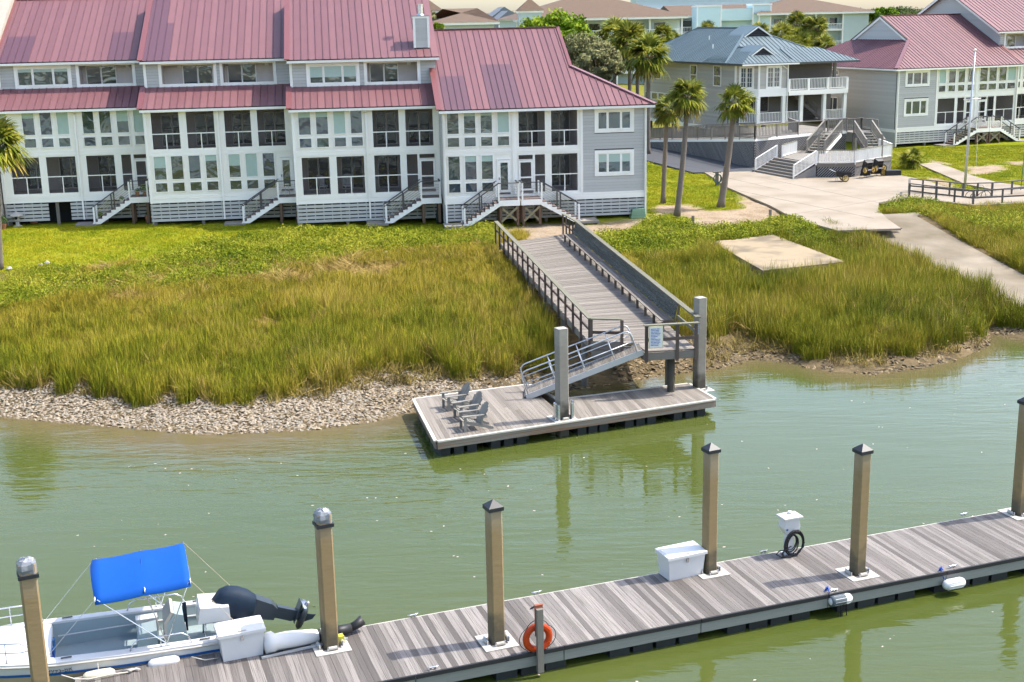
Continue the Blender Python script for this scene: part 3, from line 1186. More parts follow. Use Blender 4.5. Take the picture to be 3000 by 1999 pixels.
def townhouse(label, loc, W, up, lo, dormer, zo=0.0, patches=(), patches_low=(), gap=None, rot=HA, rakes='l', xr0=-.15, pipe=4.62, name='townhouse'):
    T = thing(name, label, 'townhouse', (loc[0], loc[1], 0), rot, 'townhouses in the red roofed row')
    holes = front_bays(T, W, None, up, lo, zo)
    wall_with_holes(T, 'front_wall', TRIM, 0, W, 3.85 + zo, 9.72 + zo, 0, .12, holes)
    # belt and corner boards, a little proud
    bx('belt_board', T, WHITE, (0, -.035, 3.82 + zo), (W, 0, 4.08 + zo))
    bx('belt_board', T, TRIM, (0, -.02, 4.09 + zo), (W, 0, 4.26 + zo))
    bx('floor_band_board', T, WHITE, (0, -.028, 6.86 + zo), (W, 0, 7.0 + zo))
    bx('floor_band_board', T, TRIM, (0, -.018, 7.005 + zo), (W, 0, 7.14 + zo))
    bx('corner_trim', T, WHITE, (-.02, -.05, 3.81 + zo), (.16, .0, 9.7 + zo))
    bx('corner_trim', T, WHITE, (W - .25, -.049, 3.812 + zo), (W + .02, .001, 9.7 + zo))
    downpipe(T, pipe, GRD + .25, 9.45 + zo)
    skirt(T, 0.02, W, 2.62 + zo, 3.80 + zo, 0.0, 5, gap)
    bx('crawl_space_shade', T, DARK, (.1, .9, GRD), (W - .1, 1.0, 3.8))  # black sheet stands in for the shade behind the slats
    for i in range(4):
        xx = .2 + (W - .4) * i / 3
        bx('pier', T, GREYWOOD, (xx - .1, .1, GRD - .4), (xx + .1, .3, 3.8 + zo))
    porch_rooms(T, .1, W - .1, [(4.34 + zo, 6.85 + zo), (7.16 + zo, 9.66 + zo)])
    for it, (z0, z1) in [(i, (7.2 + zo, 9.3 + zo)) for i in up if i[0] in 's'] + [(i, (4.4 + zo, 6.5 + zo)) for i in lo if i[0] in 's']:
        slider(T, it[1] + .3, it[2] - .05, z0, z1, 2.49)
    # lower roof
    ze = 9.80 + zo
    yd = 2.0
    roof_plane(T, (0, -.45, ze), (1, 0, 0), VS, [(xr0, 0), (W + .2, 0), (W + .2, (yd + .45) * SEC), (xr0, (yd + .45) * SEC)], .46, ROOF, patches_low)
    eave(T, xr0, W + .2, -.45, ze)
    zd0 = ze + (yd + .45) * S_ROOF - .02
    zd1 = 12.72 + zo
    # dormer front
    hol = []
    for d in dormer:
        hol.append((d[1], d[2], zd0 + .05, zd1 - .18))
    wall_with_holes(T, 'dormer_wall', SIDEBACK, 0, W, zd0 - .3, zd1 + .1, yd, yd + .12, hol)
    siding(T, SIDING, .17, W - .02, zd0 + .06, zd1 - .1, yd - .002, hol)
    bx('flashing', T, FLASH, (.0, yd - .06, zd0 - .02), (W, yd - .005, zd0 + .06))
    bx('corner_trim', T, WHITE, (-.02, yd - .06, zd0 - .1), (.16, yd - .001, zd1))
    for d in dormer:
        if d[0] == 't':
            triple_window(T, d[1], d[2], zd0 + .05, zd1 - .18, yd, shade=d[3] if len(d) > 3 else 0, gl=GLASS)
        else:
            balcony(T, d[1], d[2], zd0 + .05, zd1 - .18, yd, d[3] if len(d) > 3 else True)
    # upper roof
    yr = 9.7
    L1 = (yr - 1.55) * SEC
    roof_plane(T, (0, yd - .45, zd1), (1, 0, 0), VS, [(xr0, 0), (W + .2, 0), (W + .2, L1), (xr0, L1)], .46, ROOF, patches)
    zr = zd1 + (yr - 1.55) * S_ROOF
    bx('gutter', T, WHITE, (xr0, yd - .48, zd1 - .17), (W + .2, yd - .36, zd1 - .02))
    bx('drip_edge', T, DARK, (xr0, yd - .485, zd1 - .015), (W + .2, yd - .40, zd1 + .03))
    bx('soffit', T, TRIM, (xr0, yd - .36, zd1 - .15), (W + .2, yd, zd1 - .10))
    roof_plane(T, (0, yr * 2 + .5, zr - (yr + .5) * S_ROOF), (-1, 0, 0), Vector((0, -1, S_ROOF)), [(-W - .2, 0), (-xr0, 0), (-xr0, (yr + .5) * SEC), (-W - .2, (yr + .5) * SEC)], .92, ROOF)
    stick('ridge_cap', T, FLASH, (xr0, yr, zr + .06), (W + .2, yr, zr + .06), .3, .06)
    # rake flashings on the two roofs
    n = Vector((0, -S_ROOF, 1)).normalized()
    for (y0, z0, ln) in ((-.45, ze, (yd + .45)), (yd - .45, zd1, yr - 1.55)):
        a = Vector((xr0 + .02, y0, z0)) + n * .07
        b = Vector((xr0 + .02, y0 + ln, z0 + ln * S_ROOF)) + n * .07
        stick('rake_flashing', T, FLASH, a, b, .34, .06, up=n)
    # side walls closing the profile
    prof = [(0, GRD), (0, ze - .02), (yd, zd0 - .05), (yd, zd1 - .05), (yr, zr - .08), (2 * yr, zr - yr * S_ROOF), (2 * yr, GRD)]
    for xx, nm in ((0.0, 'side_wall'), (W - .1, 'side_wall')):
        MB().prism([(xx, p[0] + .13, p[1]) for p in prof], (.1, 0, 0)).build(nm, SIDING, T)
    MB().lohi((0.1, 2 * yr - .1, GRD), (W - .1, 2 * yr + .1, zr - yr * S_ROOF)).build('back_wall', SIDING, T)
    # exposed boards on the stepped left flank
    siding(T, SIDING, .14, 2.4, 3.9 + zo, 9.6 + zo, -.002, axis='l')
    skirt_side = MB()
    for r in range(5):
        h = 1.18 / 5
        skirt_side.lohi((-.03, .0, 2.62 + zo + r * h), (-.005, 2.4, 2.62 + zo + r * h + h * .7))
    skirt_side.build('side_skirt', SKIRT, T)['kind'] = 'stuff'
    return T, zd1


WA = [('w', .42, 1.14), ('w', 1.50, 2.22), ('w', 2.60, 3.30), ('w', 3.66, 4.36)]
WB = [('w', 5.13, 5.83), ('w', 6.20, 6.90), ('w', 7.29, 8.00), ('w', 8.36, 9.06)]
SA = [('s', .42, 2.23), ('s', 2.60, 4.42)]
SB = [('s', 4.98, 6.72), ('s', 7.05, 8.88)]
SBD = [('s', 4.98, 6.72), ('h', 7.04, 7.82), ('sd', 7.88, 8.90)]


def sh(items, dx):
    return [(i[0], i[1] + dx, i[2] + dx, *i[3:]) for i in items]


d1 = .42
U1, _ = townhouse('grey and white townhouse furthest from the end house, all glazed upstairs and screened below', (-32.9, 84.4), 9.62,
                  [('w', .25, .70)] + sh(WA[1:], .18) + sh(WB, .30), [('s', .62, 2.5), ('s', 2.85, 4.78), ('s', 5.38, 7.24), ('h', 7.6, 8.3), ('sd', 8.42, 9.3)],
                  [('t', 1.05, 4.65, .22), ('b', 4.95, 8.75, True)], 0.06, pipe=4.95, gap=(2.75, 4.15),
                  patches=[(.3, 2.0, 0, 3.6, ROOF2), (6.9, 8.3, 0, 3.9, ROOF2)])
U2, _ = townhouse('grey and white townhouse in the middle of the row with two recessed dormer balconies', (-23.1, 83.4), 9.5,
                  SA + SB, WA + WB[:3] + [('d', 8.36, 9.14)], [('b', .92, 4.6, False), ('b', 4.8, 8.42, True)], 0.02,
                  patches=[(-.2, 1.1, 0, 99, ROOF2), (1.1, 1.5, 0, 5.2, ROOF2)])
U3, ZD3 = townhouse('grey and white townhouse with the boxed chimney, next to the end house', (-13.5, 82.2), 9.3,
                    WA + SB, SA + SBD, [('t', 1.03, 4.4, .75), ('b', 4.68, 8.3, True)], -.08)
# party wall at the very left: cream masonry fin rising with the roof
T = thing('party_wall', 'cream masonry fire wall sloping up beside the first townhouse', 'wall', (-32.9, 84.4, 0), HA)
MB().prism([(-.85, y, z) for y, z in [(-.7, GRD - .2), (-.7, 9.7), (1.6, 11.2), (1.6, 13.0), (9.7, 17.6), (12, 16), (12, GRD)]], (.75, 0, 0)).build('masonry', mat('cream_masonry', (0.44, 0.40, 0.33), 0.85, 0, .1, 1.5), T)
# neighbouring roof beyond the fire wall
T = thing('townhouse', 'dark roof edge of the townhouse beyond the cream fire wall', 'townhouse', (-43.6, 84.4, 0), HA, 'townhouses in the red roofed row')
MB().lohi((0, .3, GRD), (9.5, 15, 9.5)).build('wall', SIDING, T)
roof_plane(T, (0, -.2, 9.8), (1, 0, 0), VS, [(0, 0), (9.6, 0), (9.6, 11), (0, 11)], .46, ROOF2)

# chimney on the third house
yb, xb = 2.55, 8.0
zb = ZD3 + (yb - 1.55) * S_ROOF
Tc = U3
ch = MB().lohi((xb, yb, zb - .3), (xb + .98, yb + .9, zb + 2.05)).build('chimney', SIDING, Tc)
for r in range(9):
    z0 = zb + .12 + r * .205
    o = D.objects.new('chimney_siding_board', lap_mesh(SIDING))
    COL.objects.link(o)
    o.location = (xb + .49, yb - .02, z0 + .10)
    o.scale = (.80, .03, .205)
    o.parent = ch
for x0 in (xb - .03, xb + .87):
    bx('chimney_trim', ch, WHITE, (x0, yb - .05, zb + .05), (x0 + .14, yb - .001, zb + 2.0))
bx('chimney_trim', ch, WHITE, (xb - .04, yb - .055, zb + 1.93), (xb + 1.02, yb + .95, zb + 2.06))
bx('chimney_trim', ch, WHITE, (xb - .035, yb + .0, zb + .05), (xb - .001, yb + .12, zb + 1.92))
bx('chimney_cap', ch, LANT, (xb - .07, yb - .08, zb + 2.062), (xb + 1.05, yb + .98, zb + 2.12))
bx('flashing', ch, DARK, (xb - .02, yb - .06, zb - .05), (xb + 1.0, yb - .052, zb + .08))
MB().lathe([(.27, 0), (.20, .08), (.17, .1), (.17, .62), (.19, .63), (.19, .7)], 18, (xb + .5, yb + .45, zb + 2.12)).build('flue', STEEL, ch, smooth=False)
MB().lathe([(.24, 0), (.26, .02), (.26, .16), (.22, .17), (.22, .2), (.26, .21), (.26, .3), (.2, .33)], 18, (xb + .5, yb + .45, zb + 2.8)).build('flue_cap', DARKRAIL, ch)
bx('apron_flashing', ch, FLASH, (xb - .2, 1.58, ZD3 + .09), (xb + 1.45, yb - .06, ZD3 + .12)).rotation_euler = (math.atan(S_ROOF), 0, 0)
ch.children[-1].location = (xb + .5, 2.05, ZD3 + .25 + .10)


def end_house(label, loc, rot, mirror, up, lo, zo, name, stretch=1.0, patches=(), shade2=.5, group=None):
    """end unit: two glazed bays and a clapboarded bay under a dutch hip roof"""
    T = thing(name, label, 'house', (loc[0], loc[1], 0), rot, group)
    W = 12.95 * stretch
    S = stretch

    def mx(a, b):
        a, b = a * S, b * S
        return (W - b, W - a) if mirror else (a, b)
    hol = front_bays(T, W, None, up, lo, zo, mx)
    a, b = mx(0, 8.70)
    c0, c1 = mx(8.70, 12.95)
    wall_with_holes(T, 'front_wall', TRIM, a, b, 3.85 + zo, 9.72 + zo, 0, .12, hol)
    w1, w2 = mx(9.60, 12.14)
    hw = [(w1, w2, 7.98 + zo, 9.50 + zo), (w1, w2, 5.25 + zo, 6.88 + zo)]
    wall_with_holes(T, 'sided_wall', SIDEBACK, c0, c1, 3.85 + zo, 9.72 + zo, 0, .12, hw)
    siding(T, SIDING, c0 + .12, c1 - .12, 4.27 + zo, 9.66 + zo, -.002, hw, .195)
    triple_window(T, *hw[0], 0, fw=.19, gl=GLASSB)
    triple_window(T, *hw[1], 0, fw=.19, gl=GLASSB, shade=shade2)
    for q in (8.70, 12.95 - .15):
        a2, b2 = mx(q, q + .15)
        bx('corner_trim', T, WHITE, (a2, -.055, 3.85 + zo), (b2, .0, 9.7 + zo))
    a2, b2 = mx(0, .16)
    bx('corner_trim', T, WHITE, (a2, -.056, 3.85 + zo), (b2, .0, 9.7 + zo))
    a2, b2 = mx(4.35, 4.62)
    bx('post_trim', T, WHITE, (a2, -.05, 4.3 + zo), (b2, .0, 9.7 + zo))
    bx('belt_board', T, WHITE, (0, -.06, 3.82 + zo), (W, 0, 4.10 + zo))
    bx('belt_board', T, WHITE, (0, -.045, 4.105 + zo), (W, 0, 4.26 + zo))
    a2, b2 = mx(0.16, 8.70)
    bx('floor_band_board', T, WHITE, (a2, -.028, 6.86 + zo), (b2, 0, 7.0 + zo))
    bx('floor_band_board', T, TRIM, (a2, -.018, 7.005 + zo), (b2, 0, 7.14 + zo))
    p0, p1 = mx(.1, .1)
    downpipe(T, p0, GRD + .1, 9.45 + zo, -.12)
    p0, p1 = mx(12.88, 12.88)
    downpipe(T, p0, GRD + .1, 9.45 + zo, -.12)
    skirt(T, .02, W - .02, 2.74 + zo, 3.80 + zo, 0, 5)
    bx('crawl_space_shade', T, DARK, (.1, 1.2, GRD), (W - .1, 1.3, 3.8))  # black sheet stands in for the shade under the house
    for i in range(5):
        xx = .2 + (W - .4) * i / 4
        bx('pier', T, GREYWOOD, (xx - .1, .1, GRD - .4), (xx + .1, .3, 3.8 + zo))
    a2, b2 = mx(.1, 8.6)
    porch_rooms(T, a2, b2, [(4.34 + zo, 6.85 + zo), (7.16 + zo, 9.66 + zo)])
    for it, (z0, z1) in [(i, (7.2 + zo, 9.3 + zo)) for i in up if i[0] in 's'] + [(i, (4.4 + zo, 6.5 + zo)) for i in lo if i[0] in 's']:
        s0, s1 = mx(it[1], it[2])
        slider(T, s0 + .25, s1 - .05, z0, z1, 2.49)
    # roof: ridge at 9.0 m back, dutch gable then hip on the open end
    ze = 9.66 + zo
    yr = 9.0
    zr = ze + (yr + .45) * S_ROOF
    hx = 13.4 * S                 # eave end
    kx, ky = 8.85 * S, (13.4 - 8.85) * S - .45      # knee
    kk = (ky + .45) * SEC
    Lr = (yr + .45) * SEC
    poly = [(-.2, 0), (hx, 0), (kx, kk), (kx, Lr), (-.2, Lr)]
    pat = patches
    if mirror:
        poly = [(W - q[0], q[1]) for q in poly]
    roof_plane(T, (0, -.45, ze), (1, 0, 0), VS, poly, .40, ROOF, pat)
    e0, e1 = (min(q[0] for q in poly), max(q[0] for q in poly))
    eave(T, e0, e1, -.45, ze)
    # end hip
    Dp = 2 * yr + .9
    ex = e0 if mirror else e1
    kxx = (W - kx) if mirror else kx
    hw_ = abs(ex - kxx)
    hs = S_ROOF
    if mirror:
        roof_plane(T, (ex, -.45, ze), (0, 1, 0), Vector((1, 0, hs)), [(0, 0), (Dp, 0), (Dp - hw_, hw_ * SEC), (hw_, hw_ * SEC)], .40, ROOF)
    else:
        roof_plane(T, (ex, -.45, ze), (0, 1, 0), Vector((-1, 0, hs)), [(0, 0), (Dp, 0), (Dp - hw_, hw_ * SEC), (hw_, hw_ * SEC)], .40, ROOF)
    # back plane
    polyb = [(q[0], q[1]) for q in poly]
    roof_plane(T, (0, Dp - .45, ze), (1, 0, 0), Vector((0, -1, S_ROOF)), polyb, .8, ROOF)
    # gable triangle above the hip
    zk = ze + hw_ * S_ROOF
    gp = [(kxx, hw_ - .45, zk - .05), (kxx, yr, zr - .1), (kxx, Dp - .45 - hw_, zk - .05)]
    MB().prism(gp, (.12 if mirror else -.12, 0, 0)).build('gable_wall', SIDING, T)
    sgn = -1 if mirror else 1
    if mirror:
        siding(T, SIDING, 0, 0, zk, zr - .3, kxx, axis='l', slope=lambda z: (hw_ - .45 + (z - zk) / S_ROOF + .15, Dp - .45 - hw_ - (z - zk) / S_ROOF - .15))
        for (ya, yb_) in ((hw_ - .45 - .3, yr), (Dp - .45 - hw_ + .3, yr)):
            za = ze + (ya + .45) * S_ROOF if ya < yr else ze + (Dp - .45 - ya) * S_ROOF
            stick('rake_board', T, WHITE, (kxx - .14, ya, za - .14), (kxx - .14, yb_, zr - .14), .06, .22)
            stick('rake_edge', T, DARKRAIL, (kxx - .16, ya, za + .02), (kxx - .16, yb_, zr + .02), .1, .1)
    stick('ridge_cap', T, FLASH, (min(kxx, W - .2 if not mirror else W + .2), yr, zr + .07), (W + .2 if mirror else -.2, yr, zr + .07), .32, .07)
    stick('hip_cap', T, ROOF, (ex, -.45, ze + .07), (kxx, hw_ - .45, zk + .09), .34, .07)
    n = Vector((0, -S_ROOF, 1)).normalized()
    stick('rake_flashing', T, FLASH, Vector((kxx, hw_ - .45, zk)) + n * .08, Vector((kxx, yr, zr)) + n * .08, .22, .07, up=n)
    oe = e1 if mirror else e0
    stick('rake_flashing', T, FLASH, Vector((oe, -.45, ze)) + n * .07, Vector((oe, yr, zr)) + n * .07, .34, .06, up=n)
    # flank walls
    for xx in (0.0, W - .1):
        top = [(0.13, ze - .05), (yr, zr - .12), (2 * yr, ze - .05)] if ((xx == 0.0) != mirror) else [(0.13, ze - .05), (2 * yr, ze - .05)]
        MB().prism([(xx, .13, GRD)] + [(xx, p[0], p[1]) for p in top] + [(xx, 2 * yr, GRD)], (.1, 0, 0)).build('side_wall', SIDING, T)
    MB().lohi((0.1, 2 * yr - .1, GRD), (W - .1, 2 * yr + .1, ze)).build('back_wall', SIDING, T)
    siding(T, SIDING, .14, 17.5 if mirror else 3.0, 4.1 + zo, 9.6 + zo, -.002, axis='l', holes=[(9.3, 11.1, 8.7, 9.4), (9.3, 11.1, 5.2, 6.7)] if mirror else ())
    if mirror:
        for (z0, z1) in ((8.75, 9.35), (5.25, 6.65)):
            wo = MB()
            for (ya, yb2, za, zb2) in ((9.35, 11.05, z0, z0 + .1), (9.35, 11.05, z1 - .1, z1), (9.35, 9.45, z0, z1), (10.95, 11.05, z0, z1), (10.15, 10.25, z0, z1)):
                wo.lohi((-.07, ya, za), (.0, yb2, zb2))
            wo = wo.build('window', WHITE, T)
            bx('pane', wo, GLASSB, (-.02, 9.4, z0 + .05), (-.01, 11.0, z1 - .05))
        bx('side_belt_board', T, WHITE, (-.06, -.05, 3.82 + zo), (0, 17.5, 4.10 + zo))
        bx('side_gutter', T, WHITE, (e0 - .03, -.45, ze - .17), (e0 + .1, Dp - .5, ze - .02))
        for r in range(5):
            h = (3.80 - 2.74) / 5
            bx('skirt_slat', T, SKIRT, (-.025, 0, 2.74 + zo + r * h), (0, 17, 2.74 + zo + r * h + h * .7))
    else:
        for r in range(5):
            h = (3.80 - 2.74) / 5
            bx('skirt_slat', T, SKIRT, (-.025, 0.02, 2.74 + zo + r * h), (0, 3, 2.74 + zo + r * h + h * .7))
    return T


WW = [('w', .31, 1.02), ('w', 1.36, 2.06), ('w', 2.40, 3.10), ('w', 3.46, 4.16)]
WSc = [('s', 4.74, 6.49), ('s', 6.80, 8.55)]
END = end_house('grey end house with white double porches and a clapboarded corner bay, red dutch hip roof', (-4.05, 81.2), HA, False,
                WW + WSc, WW[:3] + [('d', 3.42, 4.20)] + [('sd', 4.72, 5.66), ('h', 5.74, 6.46), ('s', 6.80, 8.55)], -.14, 'end_house',
                patches=[(.0, 1.9, .0, 4.2, ROOF2), (3.0, 5.1, 0, 5.6, ROOF2)])
WW2 = [('w', 4.80, 5.50), ('w', 5.85, 6.52), ('w', 6.85, 7.55), ('w', 7.88, 8.55)]
RH = end_house('grey house with purple red roof across the drive, its clapboarded flank facing the raised deck', (36.2, 122.3), rad(20), True,
               [('w', .30, 1.16), ('w', 1.34, 2.1), ('w', 2.4, 3.2), ('w', 3.4, 4.2)] + WW2,
               [('s', .30, 2.30), ('h', 2.45, 3.25), ('sd', 3.33, 4.25), ('sd', 4.75, 5.6), ('h', 5.68, 6.50), ('s', 6.72, 8.60)], 0.0, 'end_house', stretch=1.07, shade2=0)
# the taller unit adjoining it on the right
T, _ = townhouse('tall townhouse joined to the right side of the purple roofed house', (36.2 + 13.86 * math.cos(rad(20)) - 1.0 * math.sin(rad(20)), 122.3 + 13.86 * math.sin(rad(20)) + 1.0 * math.cos(rad(20))), 9.6,
                 WA + WB, SA + SB, [('b', .6, 4.6, True), ('b', 4.9, 8.6, True)], 0.0, rot=rad(20), rakes='l', xr0=-.4)
# gable flank boards of that taller unit, seen above the lower roof
def gslope(z):
    ya = 1.55 + max(0, (z - 12.72)) / S_ROOF
    return (ya + .2, 19.4 - ya - .2)
siding(T, SIDING, 0, 0, 11.2, 16.4, -.004, axis='l', slope=gslope)
stick('rake_board', T, WHITE, (-.42, 1.5, 12.55), (-.42, 9.7, 16.65), .05, .22)
stick('rake_edge', T, DARKRAIL, (-.43, 1.5, 12.72), (-.43, 9.7, 16.82), .08, .10)
stick('rake_board', T, WHITE, (-.42, 17.9, 12.55), (-.42, 9.7, 16.65), .05, .22)

# ---------------------------------------------------------------- entry stairs
def entry_stair(label, T0, x_bot, x_land0, x_land1, zt, y0, wd, right=True, brace=False, zg=GRD + .1, name='entry_stair', rz=HA, group='outdoor entry stairs'):
    """flight parallel to the facade up to a landing at the door; local frame of the house"""
    M = T0.matrix_basis
    base = M @ Vector((x_bot, -y0 - wd / 2, 0))
    T = thing(name, label, 'stairs', (T0.location.x, T0.location.y, 0), T0.rotation_euler[2], group)
    sg = 1 if x_land0 > x_bot else -1
    n = 9
    rise = (zt - zg) / n
    run = (x_land0 - x_bot) / (n - 1)
    yf, yb = -y0 - wd, -y0
    for i in range(1, n):
        xa = x_bot + run * (i - 1)
        bx('tread', T, TREADW, (min(xa, xa + run * 1.1), yf + .06, zg + rise * i - .045), (max(xa, xa + run * 1.1), yb - .04, zg + rise * i))
        bx('riser', T, DARKRAIL, (xa + sg * .02, yf + .07, zg + rise * (i - 1)), (xa + sg * .035, yb - .05, zg + rise * i - .046))
    for yy in (yf, yb):
        mb = MB()
        pts = [(x_bot - sg * .08, zg - .02)]
        for i in range(1, n):
            xa = x_bot + run * (i - 1) - sg * .03
            pts.append((xa, zg + rise * i - .06))
            pts.append((xa + run, zg + rise * i - .06))
        pts.append((x_land0 + sg * .05, zt - .06))
        pts.append((x_land0 + sg * .05, zt - .42))
        pts.append((x_bot + sg * .42, zg - .02))
        mb.prism([(p[0], yy - .02, p[1]) for p in pts], (0, .045, 0)).build('stringer', WHITE, T)
    l0, l1 = min(x_land0, x_land1), max(x_land0, x_land1)
    nb = 8
    for i in range(nb):
        ya = yf + (yb - yf) * i / nb
        bx('landing_board', T, TREADW, (l0, ya + .004, zt - .04), (l1, ya + (yb - yf) / nb - .004, zt))
    bx('landing_fascia', T, WHITE, (l0 - .02, yf - .03, zt - .40), (l1 + .02, yf, zt - .042))
    bx('landing_fascia', T, WHITE, (l1 if sg > 0 else l0 - .03, yf, zt - .40), (l1 + .03 if sg > 0 else l0, yb, zt - .042))
    for xx in (l0 + .12, l1 - .12):
        for yy in (yf + .1, yb - .1):
            bx('support_post', T, BROWN, (xx - .08, yy - .08, zg - .1), (xx + .08, yy + .08, zt - .41))
    if brace:
        stick('cross_brace', T, OLIVEW, (l0 + .14, yf - .005, zg + .15), (l1 - .14, yf - .005, zt - .5), .04, .13)
        stick('cross_brace', T, OLIVEW, (l0 + .14, yf + .04, zt - .5), (l1 - .14, yf + .04, zg + .15), .04, .13)
    # railings: white posts, dark handrail, cables
    hr = .98
    for yy in ((yf + .03), (yb - .06)):
        bot = Vector((x_bot + sg * .05, yy, zg))
        top = Vector((x_land0, yy, zt))
        bx('rail_post', T, WHITE, (bot.x - .05, yy - .05, zg), (bot.x + .05, yy + .05, zg + hr + .12))
        bx('rail_post', T, WHITE, (top.x - .05, yy - .05, zt - .1), (top.x + .05, yy + .05, zt + hr))
        mid = (bot + top) / 2
        bx('rail_post', T, DARKRAIL, (mid.x - .04, yy - .04, mid.z - .1), (mid.x + .04, yy + .04, mid.z + hr + .05))
        stick('handrail', T, DARKRAIL, bot + Vector((-sg * .12, 0, hr + .06)), top + Vector((sg * .02, 0, hr + .05)), .10, .06)
        for k in range(1, 6):
            stick('cable', T, STEEL, bot + Vector((0, 0, .1 + k * .15)), top + Vector((0, 0, .02 + k * .15)), .012, .012)
    xe = l1 if sg > 0 else l0
    xe2 = xe - sg * .06
    bx('rail_post', T, WHITE, (xe2 - .05, yf + .0, zt - .1), (xe2 + .05, yf + .1, zt + hr))
    bx('rail_post', T, WHITE, (xe2 - .049, yb - .12, zt - .1), (xe2 + .049, yb - .02, zt + hr))
    stick('handrail', T, DARKRAIL, (x_land0, yf + .04, zt + hr + .03), (xe2, yf + .04, zt + hr + .03), .08, .05)
    stick('handrail', T, DARKRAIL, (xe2, yf + .0, zt + hr + .031), (xe2, yb, zt + hr + .031), .08, .05)
    for k in range(1, 6):
        stick('cable', T, STEEL, (x_land0, yf + .04, zt + k * .155), (xe2, yf + .04, zt + k * .155), .012, .012)
        stick('cable', T, STEEL, (xe2, yf, zt + k * .155), (xe2, yb, zt + k * .155), .012, .012)
    bx('concrete_pad', T, CONC, (x_bot - sg * 1.2, yf - .1, zg - .15), (x_bot + sg * .15, yb, zg))
    return T


entry_stair('white stair with potted plants on its treads at the first townhouse', U1, 5.75, 8.15, 9.35, 4.20, .15, 1.15)
entry_stair('white stair with a small stool on its landing at the middle townhouse', U2, 5.85, 8.18, 9.42, 4.12, .15, 1.15)
entry_stair('white stair nearest the chimney house, with dark covers on its lower treads', U3, 5.55, 7.85, 9.1, 4.05, .15, 1.15)
entry_stair('white stair rising to the right to the glazed door of the end house', END, 1.05, 3.25, 4.55, 4.05, .15, 1.35, brace=True)
entry_stair('white stair falling to the right from the screen door of the end house', END, 8.35, 5.95, 4.68, 4.05, .15, 1.35, brace=True)
entry_stair('white double stair, half rising to the right, in front of the purple roofed house', RH, 5.6, 8.1, 9.55, 3.95, .15, 1.35, brace=True, rz=rad(20))
entry_stair('white double stair, half falling to the right, in front of the purple roofed house', RH, 13.3, 11.0, 9.65, 3.95, .15, 1.35, brace=True, rz=rad(20))
# ---------------------------------------------------------------- raised house with the blue metal roof
CA = rad(20)
CO = Vector((20.3, 107.3, 0))
cl = thing('raised_house', 'beige clapboarded house on stilts with blue metal roof, porch and balcony', 'house', CO, CA)
F5, F8, E10 = 5.0, 7.85, 10.42
TB = TANSIDE
# left flank
hl = [(29.0, 30.5, 8.5, 10.2), (21.2, 22.7, 8.2, 10.15), (16.4, 18.0, 8.25, 10.2)]
MB().lohi((6.0, 13.8, 4.2), (6.15, 33, E10)).build('flank_wall', TB, cl)
siding(cl, TB, 13.85, 33, 4.45, E10 - .05, 5.998, hl + [(26.6, 32.9, 6.35, 7.15)], .2, axis='l')
bx('base_trim', cl, WHITE, (5.93, 13.8, 4.12), (6.0, 33, 4.42))
bx('corner_trim', cl, WHITE, (5.93, 13.72, 4.43), (6.03, 13.9, E10))


def flank_window(T, x, y0, y1, z0, z1, split=True):
    wo = MB()
    for (ya, yb, za, zb) in ((y0, y1, z0, z0 + .09), (y0, y1, z1 - .09, z1), (y0, y0 + .1, z0 + .09, z1 - .09), (y1 - .1, y1, z0 + .09, z1 - .09)):
        wo.lohi((x - .07, ya, za), (x - .001, yb, zb))
    if split:
        wo.lohi((x - .05, y0 + .1, (z0 + z1) / 2 - .03), (x - .001, y1 - .1, (z0 + z1) / 2 + .03))
    wo = wo.build('window', WHITE, T)
    bx('pane', wo, GLASSB, (x - .02, y0 + .1, z0 + .09), (x - .008, y1 - .1, z1 - .09))


for h in hl:
    flank_window(cl, 5.99, h[0] + .05, h[1] - .05, h[2], h[3])
for k in range(4):
    flank_window(cl, 5.99, 26.65 + k * 1.55, 28.1 + k * 1.55, 6.35, 7.15, False)
# chamfer and bay, upper storey only
cA, cB, cC = Vector((6.0, 13.8, 0)), Vector((7.5, 12.2, 0)), Vector((10.6, 12.2, 0))


def angled_wall(T, A, B, z0, z1, holes=(), nm='bay_wall'):
    d = (B - A)
    L_ = d.length
    an = math.atan2(d.y, d.x)
    W_ = thing_part(nm, T, A, an)
    wall_with_holes(W_, 'wall_panel', TB, 0, L_, z0, z1, 0, .12, holes)
    return W_, L_


def thing_part(nm, T, A, an):
    o = D.objects.new(nm, None)
    COL.objects.link(o)
    o.parent = T
    o.location = (A.x, A.y, 0)
    o.rotation_euler = (0, 0, an)
    return o


